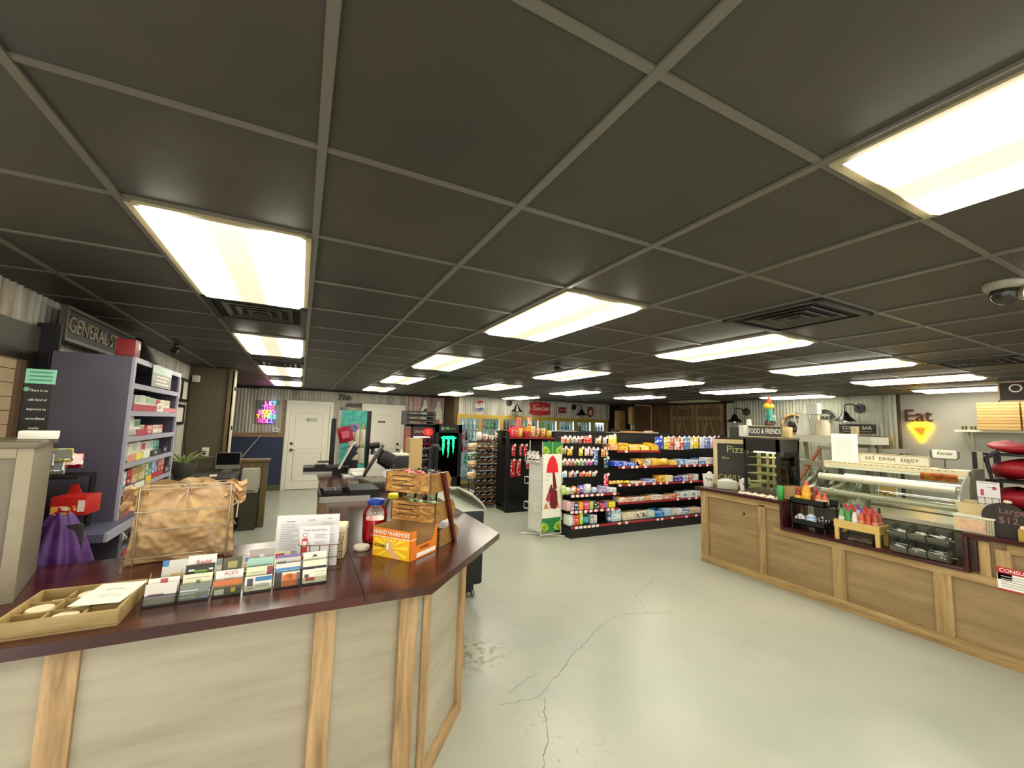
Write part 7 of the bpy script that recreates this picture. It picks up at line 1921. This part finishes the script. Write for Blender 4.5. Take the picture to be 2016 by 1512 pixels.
t = thing('dog_sign', 'square tan sign reading Dog behind the deli case glass', 'sign', (6.05, 2.38, .931)); m = MB(); m.box(0, .01, -.09, .09, 0, .3); m.box(-.001, 0, -.075, .075, .015, .285, 1); m.text('DOG', .07, '-x', (-.002, 0, .1), .001, 2); m.box(-.0016, -.001, -.06, .06, .19, .26, 3); m.build('board', [mat('#d8d0b0', .5), mat('#c8a860', .5), mat('#2a1c10', .5), mat('#b8681c', .5)], t)
# things on the deli case
t = thing('box_sign', 'long white wood sign reading Eat Drink Enjoy on top of the deli case', 'sign', (5.6, 2.16, 1.4005)); m = MB(); m.box(0, .05, -.3, .3, 0, .105); m.build('board', mat('#cfc8b2', .55), t); m = MB(); m.box(-.004, 0, -.3, .3, .098, .105); m.box(-.004, 0, -.3, .3, 0, .007); m.build('edge', mat('#a08a58', .5), t); m = MB(); m.text('EAT  DRINK  ENJOY', .05, '-x', (-.002, 0, .052), .002, 0, space=1.2, sx=.85); m.build('lettering', mat('#4a4434', .5), t)
t = thing('paper_notice', 'large white printed notice standing on the left of the deli case', 'sign', (5.58, 2.57, 1.4005)); m = MB(); m.box(0, .003, -.13, .13, 0, .31)
for k in range(11): m.box(-.0006, 0, -.09 + .01 * (k % 3), .09 - .01 * (k % 2), .05 + .02 * k, .054 + .02 * k, 1)
m.build('sheet', [mat('#e8e6d8', .5), mat('#b4b8aa', .5)], t)
t = thing('kitchen_sign', 'white sign reading Kitchen in a black wire stand on the deli case', 'sign', (5.62, 1.75, 1.4005)); m = MB(); m.tube([(0, 0, 0), (0, 0, .09)], .005, 6); m.tube([(0, -.1, .17), (0, -.1, .11), (0, -.08, .09), (0, .08, .09), (0, .1, .11), (0, .1, .17)], .005, 6); m.box(-.03, .03, -.04, .04, -.0004, .004); m.build('stand', mat('#2a2a26', .4), t); m = MB(); m.box(-.004, .004, -.085, .085, .1, .18, bev=.002); m.build('plate', mat('#dad6c6', .5), t); m = MB(); m.text('Kitchen', .045, '-x', (-.005, 0, .145), .001, shear=.35, sx=.8); m.build('lettering', mat('#4a463c', .5), t)
# ---- right end of the counter
t = thing('spice_crate', 'white washed crate with a faded picture panel on the right counter', 'crate', (4.92, 1.385, .9505)); m = MB(); m.box(-.06, .1, -.12, .1, 0, .115, bev=.003); m.build('crate_body', mat('#c8c2a4', .6, noise=.08, scale=12), t); m = MB(); m.box(-.07, .11, -.13, .11, .115, .13, bev=.002); m.build('lid', mat('#d4d0b4', .55), t); m = MB(); m.box(-.062, -.06, -.075, .09, .015, .1); m.build('picture', ramp_mat(((.3, '#c8a078'), (.5, '#dcb48c'), (.62, '#c88a98'), (.75, '#d8a070')), scale=12, rough=.6), t)
for k in range(3): m = MB(); m.box(-.063, -.06, -.115 + .014 * k, -.108 + .014 * k, .01, .112); m.build('slat', mat('#8a8268', .6), t)
t = thing('kraft_tray', 'tan cardboard tray on top of the whitewashed crate', 'tray', (4.99, 1.40, 1.081)); m = MB(); m.prism([(-.085, 0), (.085, 0), (.1, .08), (-.11, .09)], .0, .004, '-x'); m.box(0, .16, -.085, .09, 0, .004); m.box(.156, .16, -.1, .1, 0, .1); m.box(0, .16, .085, .089, 0, .08); m.build('card', mat('#cdb98c', .65), t)
t = thing('white_box', 'long white box behind the kraft tray on the right counter', 'box', (5.18, 1.22, .9505)); m = MB(); m.box(-.05, .1, -.2, .2, 0, .16, bev=.004); m.build('carton', mat('#d8d2bc', .55), t); m = MB(); m.box(-.052, -.05, -.17, -.06, .03, .1); m.build('red_label', mat('#c8685c', .5), t)
t = thing('menu_stand', 'white menu with a red pump picture in a small wire stand on the right counter', 'menu', (5.12, 1.345, 1.111)); m = MB(); m.box(0, .003, -.065, .065, 0, .235)
m.box(-.0008, 0, .025, .045, .12, .17, 1); m.prism([(.035 + .014 * math.cos(a * PI / 6), .185 + .014 * math.sin(a * PI / 6)) for a in range(12)], 0, .0008, '-x', m=1); m.box(-.0008, 0, -.055, .055, .222, .226, 2); m.box(-.0008, 0, -.04, .01, .19, .193, 2)
m.build('sheet', [mat('#e6e2e2', .5), mat('#b85060', .5), mat('#7a7a7a', .5)], t); m = MB()
for k in range(4): m.tube([(-.012, -.06 + .04 * k, 0), (-.012, -.06 + .04 * k, .11)], .0018, 4)
for k in range(3): m.tube([(-.012, -.06, .005 + .05 * k), (-.012, .06, .005 + .05 * k), (.04, .06, .005 + .05 * k)], .0018, 4)
m.build('wire_stand', mat('#5a4a44', .4, .5), t)
t = thing('tombstone_sign', 'dark arched chalk sign with pink lettering at the right edge of the counter', 'sign', (4.90, 1.17, .9505), 0); m = MB(); pts = [(-.16, 0), (.08, 0), (.08, .15)] + [(-.04 + .12 * math.cos(a * PI / 12), .15 + .11 * math.sin(a * PI / 12)) for a in range(13)] + [(-.16, .15)]
m.prism(pts, 0, .018, '-x'); m.build('board', mat('#2c2520', .7, noise=.3, scale=30), t); m = MB(); m.text('Large', .06, '-x', (-.019, .0, .2), .001, align='CENTER'); m.text('$12', .07, '-x', (-.019, .02, .13), .001); m.build('lettering', mat('#8a5a62', .7), t); m = MB(); m.ball((.0, .02, .27), .018, n=8, sc=(1, 1.4, .7)); m.build('knob', mat('#d8cfa8', .5), t)
t = thing('yellow_crate', 'small yellow wooden crate at the right edge of the counter', 'crate', (4.84, 1.03, .9505)); m = MB(); m.box(-.03, .12, -.14, .1, 0, .09, bev=.003); m.build('crate_body', mat('#a88a3a', .6, noise=.15, scale=10), t); m = MB(); m.box(-.033, -.03, -.1, .06, .02, .055); m.build('front_label', mat('#d8c068', .55), t); m = MB(); m.box(-.02, .11, -.15, .09, .09, .11); m.build('contents', mat('#ddd4b4', .6), t)
# ---- red delivery bags on a black rack
t = thing('bag_shelf', 'black wire rack holding red pizza delivery bags behind the right counter', 'rack', (6.7, 1.45, 0))
for x in (-.3, .3):
    for y in (-.6, .3): m = MB(); m.box(x - .02, x + .02, y - .025, y + .025, 0, 1.56); m.build('upright', BLK, t)
m = MB(); m.box(-.345, -.325, .24, .28, .0, 1.56); m.build('grey_post', mat('#a8a490', .4, .3), t)
for z in (.6, 1.0, 1.29, 1.56): part('shelf', t, BLK, (-.28, .28, -.6, .3, z - .03, z - .005))
REDF = mat('#a81424', .5, noise=.18, scale=6, bump=.3)
for z, dx, h, lb in ((1.56, 0, .12, 'red padded pizza bag lying on the top of the black rack'), (1.29, .02, .2, 'red padded pizza bag on the middle shelf of the black rack'), (1.0, .03, .2, 'dark red pizza bag on the lower shelf of the black rack')):
    m = MB(); sd = int(z * 10)
    m.surf(lambda u, v: Vector((.27 * math.cos(2 * PI * u) * (abs(math.sin(PI * (.04 + .92 * v))) ** .3), .36 * (1 if math.sin(2 * PI * u) > 0 else -1) * abs(math.sin(2 * PI * u)) ** .6 * abs(math.sin(PI * (.04 + .92 * v))) ** .3, h * v + .012 * math.sin(6 * u * PI + sd))), 30, 12)
    o = tag(m.build('pizza_bag', REDF, None, (6.68 + dx, 1.37, z + .002)), lb, 'bag', 'red pizza bags')
m = MB(); m.tube([(6.43, 1.6, 1.58), (6.4, 1.68, 1.5), (6.42, 1.64, 1.2)], [.03, .02, .01], 6); tag(m.build('bag_strap', mat('#1c1416', .5), None), 'black strap hanging from the top red pizza bag', 'strap')
# ------------------------------------------------------------------ right wall and coffee bar
XW = XR - .03
def lamp_x(y, z, lb): return barn_lamp('-x', (XW + .02, y, z), lb)
lamp_x(6.42, 2.05, 'black barn wall lamp beside the sliding barn doors'); lamp_x(4.18, 2.08, 'black barn wall lamp above the Coffee Bar sign')
t = thing('wood_sign', 'black wood sign reading Coffee Bar on the corrugated wall', 'sign', (XW, 4.08, 1.82)); m = MB(); m.box(-.02, 0, -.29, .29, -.085, .085, bev=.003); m.build('board', mat('#1d1310', .5), t); m = MB(); m.text('COFFEE BAR', .088, '-x', (-.021, 0, .012), .002, sx=.95); m.box(-.0225, -.02, -.24, .24, -.055, -.05); m.build('lettering', mat('#d4cfc0', .4), t)
m = MB(); [m.box(*q) for q in ((-.024, -.02, -.285, .285, .072, .08), (-.024, -.02, -.285, .285, -.08, -.072))]; m.build('border', mat('#4a3a30', .5), t)
t = thing('arch_sign', 'round black cutout bakery sign on the corrugated wall', 'sign', (XW, 4.62, 2.02))
for r, w_ in ((.16, .014), (.12, .012)):
    m = MB(); m.tube([(0, -(r * math.cos(a * PI / 16)), r * math.sin(a * PI / 16)) for a in range(17)], w_, 6); m.build('arch', mat('#14110e', .5), t)
for k in range(5): m = MB(); m.box(-.008, .008, .13 - .06 * k, .16 - .06 * k, -.02, .04, R=Matrix.Rotation(.3 * (k % 2), 4, 'X')); m.build('cutout', mat('#14110e', .5), t)
m = MB(); m.text('BAKERY', .08, '-x', (-.01, 0, -.07), .008); m.build('lettering', mat('#4a4032', .5), t)
t = thing('wreath', 'twisted straw wreath with dark flowers on the corrugated wall', 'wreath', (XW - .03, 5.2, 1.9)); m = MB(); m.tube([(.02 * math.sin(a * 1.7), -.22 * math.cos(a * PI / 14), .2 * math.sin(a * PI / 14)) for a in range(28)], .035, 8, close=True); m.build('ring', mat('#a88a5c', .8, noise=.3, scale=30, bump=.6), t)
rnd = random.Random(6)
for k in range(12): m = MB(); m.ball((-.04, rnd.uniform(-.17, .1), rnd.uniform(-.2, .06)), .05, n=8); m.build('flower', mat(('#1d1210', '#3a1c18', '#2a1814')[k % 3], .8), t)
# sliding barn doors
PLK = ramp_mat(((.3, '#3c2a14'), (.5, '#57401f'), (.7, '#6c522e')), scale=1.5, stretch=(6, 6, .5), rough=.65)
FRM = ramp_mat(((.3, '#4c3720'), (.5, '#6f5636'), (.7, '#8a6e48')), scale=2, stretch=(6, 6, .8), rough=.6)
for k, (y0, y1, lb) in enumerate(((6.84, 7.66, 'right brown barn door with a diagonal brace on the right wall'), (7.68, 8.5, 'left brown barn door with a diagonal brace on the right wall'))):
    t = thing('barn_door', lb, 'door', (XR - .02, (y0 + y1) / 2, .05)); h = (y1 - y0) / 2
    m = MB()
    for q in range(6): m.box(-.02, 0, -h + q * (2 * h / 6) + .003, -h + (q + 1) * (2 * h / 6) - .003, 0, 2.33)
    m.build('planks', PLK, t)
    for q in ((-.045, -.02, -h, -h + .1, 0, 2.33), (-.045, -.02, h - .1, h, 0, 2.33)): part('stile', t, FRM, q)
    for z in (0, 1.92, 2.23): part('rail', t, FRM, (-.045, -.02, -h + .1, h - .1, z, z + .1))
    for s in (-1, 1):
        m = MB(); a = math.atan2(.75, (h - .1)); m.box(-.042, -.02, -.045, .045, -.42, .42, R=Matrix.Rotation(s * (PI / 2 - a), 4, 'X')); bmesh.ops.transform(m.bm, matrix=T(0, s * (h - .1) / 2, 1.58), verts=m.bm.verts); m.build('brace', FRM, t)
    m = MB(); m.box(-.075, -.045, (h - .08) if k == 0 else (-h + .04), (h - .04) if k == 0 else (-h + .08), 1.2, 1.5); m.build('handle', mat('#1a1510', .4, .5), t)
# shelf crates in the nook
CRT = ramp_mat(((.3, '#8a6c3c'), (.5, '#b4935c'), (.75, '#c8aa74')), scale=2.5, stretch=(5, 5, .8), rough=.6)
t = thing('wood_dispenser', 'pale wooden cup dispenser cabinet in the nook beside the coolers, left one', 'cabinet', (9.02, 10.25, 1.6605)); m = MB(); m.box(-.14, .14, -.1, .1, 0, .59, bev=.004); m.build('box', CRT, t); m = MB(); m.box(-.05, .05, -.102, -.1, .1, .3); m.build('front_panel', mat('#a08048', .6), t)
t = thing('wood_dispenser', 'pale wooden cabinet with white cups under it, beside the plywood closet', 'cabinet', (9.05, 9.6, 1.8305)); m = MB(); m.box(-.2, .18, -.1, .1, 0, .52, bev=.004); m.build('box', CRT, t)
for k in range(5): m = MB(); m.lathe([(0, 0), (.03, 0), (.036, .16), (0, .16)], (-.15 + .07 * k, 0, -.17), 10); m.build('cup', WHB, t)
t = thing('nook_shelf', 'brown shelf board with a counter in the nook beside the coolers', 'shelf', (9.05, 9.95, 0)); part('shelf', t, mat('#6e6248', .6), (-.22, .3, -.48, .5, 1.58, 1.66)); part('cabinet', t, mat('#2a1c10', .7), (-.2, .3, -.46, .5, 0, 1.2))
# coffee bar table, tins
STL = mat('#a6a596', .35, .5)
t = thing('prep_table', 'tall stainless steel table at the coffee bar wall', 'table', (8.75, 3.80, 0)); part('table_top', t, STL, (-.35, .4, -.55, .5, 1.42, 1.49)); part('lower_shelf', t, STL, (-.35, .4, -.55, .5, .3, .33))
for x in (-.32, .37):
    for y in (-.52, .47): part('leg', t, STL, (x - .02, x + .02, y - .02, y + .02, 0, 1.42))
m = MB(); m.box(-.08, .12, -.22, .18, 0, .2, bev=.006); m.box(-.082, -.08, -.2, -.13, .09, .16, 1); m.box(-.082, -.08, .05, .13, .13, .18, 2); tag(m.build('brown_box', [mat('#4a4426', .5), mat('#d8d4c0', .5), mat('#a89858', .5)], None, (8.7, 3.58, 1.4905)), 'olive brown box with white labels on the steel table', 'box')
m = MB(); m.lathe([(0, 0), (.07, 0), (.07, .2), (.06, .215), (0, .215)], n=18); tag(m.build('white_canister', mat('#dedae4', .35), None, (8.6, 3.88, 1.4905)), 'white canister beside the olive brown box on the steel table', 'canister')
m = MB(); m.box(-.05, .05, -.04, .04, 0, .36, bev=.004); tag(m.build('cup_box', mat('#c8bf9c', .5), None, (8.8, 3.88, 1.4905)), 'tall beige carton behind the white canister', 'carton')
# trestle shelf with pitcher
t = thing('trestle_shelf', 'grey wooden A-frame shelf with a white top board behind the warmer', 'shelf', (6.85, 3.3, 0)); GW = mat('#8d8b76', .6, noise=.12, scale=9)
part('top_board', t, mat('#c9c6b2', .5), (-.22, .25, -.55, .5, 1.58, 1.68)); part('middle_board', t, GW, (-.25, .28, -.58, .5, 1.25, 1.31))
for y in (-.5, .42):
    for s in (-1, 1):
        m = MB(); m.tube([(s * .36, y, 0), (s * .1, y, 1.58)], .035, 4); m.build('leg', GW, t)
m = MB(); m.tube([(-.3, .35, .95), (-.12, .1, 1.5)], .025, 4); m.build('brace', mat('#a86a3c', .6), t)
t = thing('pitcher', 'tall white enamel pitcher on the A-frame shelf', 'pitcher', (6.8, 3.64, 1.6805)); m = MB(); m.lathe([(0, 0), (.1, 0), (.105, .02), (.06, .28), (.065, .32), (.06, .32), (.05, .28), (0, .27)], n=20); m.build('jug', WHB, t)
m = MB(); m.tube([(0, .05, .3), (0, .12, .33), (0, .14, .26), (0, .1, .14), (0, .085, .1)], .014, 8); m.build('handle', WHB, t); m = MB(); m.prism([(.05, .27), (.1, .32), (.055, .32)], -.02, .02, '-y'); m.build('spout', WHB, t)
tag(MB().box(-.06, .06, -.075, .075, 0, .16, bev=.004).build('paper_cube', mat('#e8e8dc', .5), None, (6.8, 3.5, 1.99)), 'white square box held up behind the pitcher', 'box')
tag(MB().box(-.04, .04, -.05, .05, 0, .309, bev=.004).build('white_stand', mat('#c9c6b4', .5), None, (6.83, 3.5, 1.6805)), 'pale stand under the white square box', 'stand')
m = MB(); m.lathe([(0, 0), (.085, 0), (.085, .17), (.07, .2), (.07, .22), (0, .22)], n=18); tag(m.build('beige_canister', mat('#cfc4a8', .4), None, (6.78, 3.38, 1.6805)), 'beige canister with a lid on the A-frame shelf', 'canister')
# kitchen wall
t = thing('eat_letters', 'rusty metal letters spelling Eat on the white kitchen wall', 'sign', (XK - .012, 3.25, 2.055)); m = MB(); m.text('Eat', .3, '-x', (-.02, 0, 0), .035, sx=1.0); m.build('letters', mat('#5a2a18', .55, .2, noise=.3, scale=20), t)
for (u, z, w_) in ((.235, -.105, .06), (.235, .105, .06)): pass
t = thing('pizza_neon', 'glowing yellow neon pizza slice with red lettering under the Eat letters', 'neon sign', (XK - .03, 3.23, 1.79)); NY = mat('#ffd818', .4, emit=5.0); NR = mat('#ff3018', .4, emit=5.0)
m = MB(); m.tube([(0, .15, .1), (0, .07, .14), (0, -.07, .14), (0, -.15, .1), (0, -.0, -.18)], .016, 6, close=True); m.tube([(0, .13, .07), (0, .05, .1), (0, -.05, .1), (0, -.13, .07)], .012, 6); m.tube([(0, .1, .04), (0, 0, -.13), (0, -.1, .04)], .012, 6); m.build('yellow_tube', NY, t)
m = MB(); m.text('PIZZA', .075, '-x', (0, .0, -.01), .012, rot=-.5); m.ball((0, .02, .06), .02, n=8); m.ball((0, -.05, .05), .018, n=8); m.build('red_tube', NR, t); m = MB(); m.prism([(-.13, .09), (.13, .09), (0, -.16)], -.02, -.012, '-x'); m.build('backing', mat('#c8a414', .5), t)
t = thing('wall_shelf', 'white wall shelf on brackets under the pizza boxes', 'shelf', (XK, 2.06, 1.83)); part('board', t, mat('#d8d4bc', .45), (-.34, -.001, -1.2, .66, -.03, 0))
for y in (.56, -.7): m = MB(); m.prism([(.001, -.03), (.28, -.03), (.05, -.3), (.001, -.3)], y - .015, y + .015, '+x'); m.bm.clear(); m.tube([(-.02, y, -.3), (-.02, y, -.03)], .015, 4); m.tube([(-.02, y, -.28), (-.27, y, -.035)], .018, 4); m.build('bracket', mat('#c0bca4', .5), t)
for s, (yc, tag_) in enumerate(((2.23, 'left'), (1.79, 'right'))):
    for k in range(9):
        m = MB(); m.box(-.2, .2, -.21, .21, 0, .044, bev=.004)
        tag(m.build('pizza_box', [mat(('#b8935a', '#c09c62', '#b48c54')[k % 3], .65)], None, (XK - .215, yc, 1.8303 + k * .0455)), 'brown pizza box, %s from the bottom of the %s stack on the wall shelf' % (ORD[k], tag_), 'box', 'pizza boxes on the wall shelf')
for (y, c, lb) in ((2.66, '#c8c8ba', 'small clear cup at the left end of the wall shelf'), (2.56, '#b8baac', 'small clear cup beside the pizza boxes')):
    m = MB(); m.lathe([(0, 0), (.03, 0), (.036, .06), (.033, .06), (.027, .004), (0, .004)], n=12); tag(m.build('clear_cup', glass_mat('#dfe2d8', .2), None, (XK - .15, y, 1.8303)), lb, 'cup')
t = thing('hanging_sign', 'black hanging sign reading Order Here with a tan frame below the ceiling', 'sign', (8.0, 1.60, 2.19)); m = MB(); m.box(0, .03, -.33, .33, 0, .235); m.build('board', mat('#2c201a', .6), t)
m = MB(); [m.box(*q) for q in ((-.008, .038, -.345, .345, .23, .246), (-.008, .038, -.345, .345, -.01, .005), (-.008, .038, -.345, -.33, -.01, .246), (-.008, .038, .33, .345, -.01, .246))]; m.build('frame', mat('#c8ae84', .5), t)
m = MB(); m.text('ORDER', .15, '-x', (-.004, 0, .15), .003, sx=1.05); m.text('\u2022HERE\u2022', .085, '-x', (-.004, 0, .05), .003); m.build('lettering', mat('#e0d8c4', .4), t)
t = thing('food_tin', 'yellow box behind the chalkboard near the barn doors', 'box', (7.4, 4.9, 0)); 
part('cabinet', t, mat('#2a2018', .7), (-.3, .4, -.4, .5, 0, 1.58)); part('yellow_box', t, mat('#c8a818', .5), (-.12, .12, -.25, .0, 1.581, 1.72)); part('dark_tin', t, mat('#26281e', .5), (-.14, .0, .05, .3, 1.581, 1.78))
m = MB(); m.box(-.12, .12, -.05, .05, 0, .03); m.tube([(-.2, 0, .03), (-.1, 0, .06), (.1, 0, .06), (.2, 0, .03)], .012, 6); tag(m.build('wall_tray', mat('#e0c8b0', .5), None, (7.6, 7.6, 1.582)), 'small pale tray on top of the rear gondola before the barn doors', 'tray')
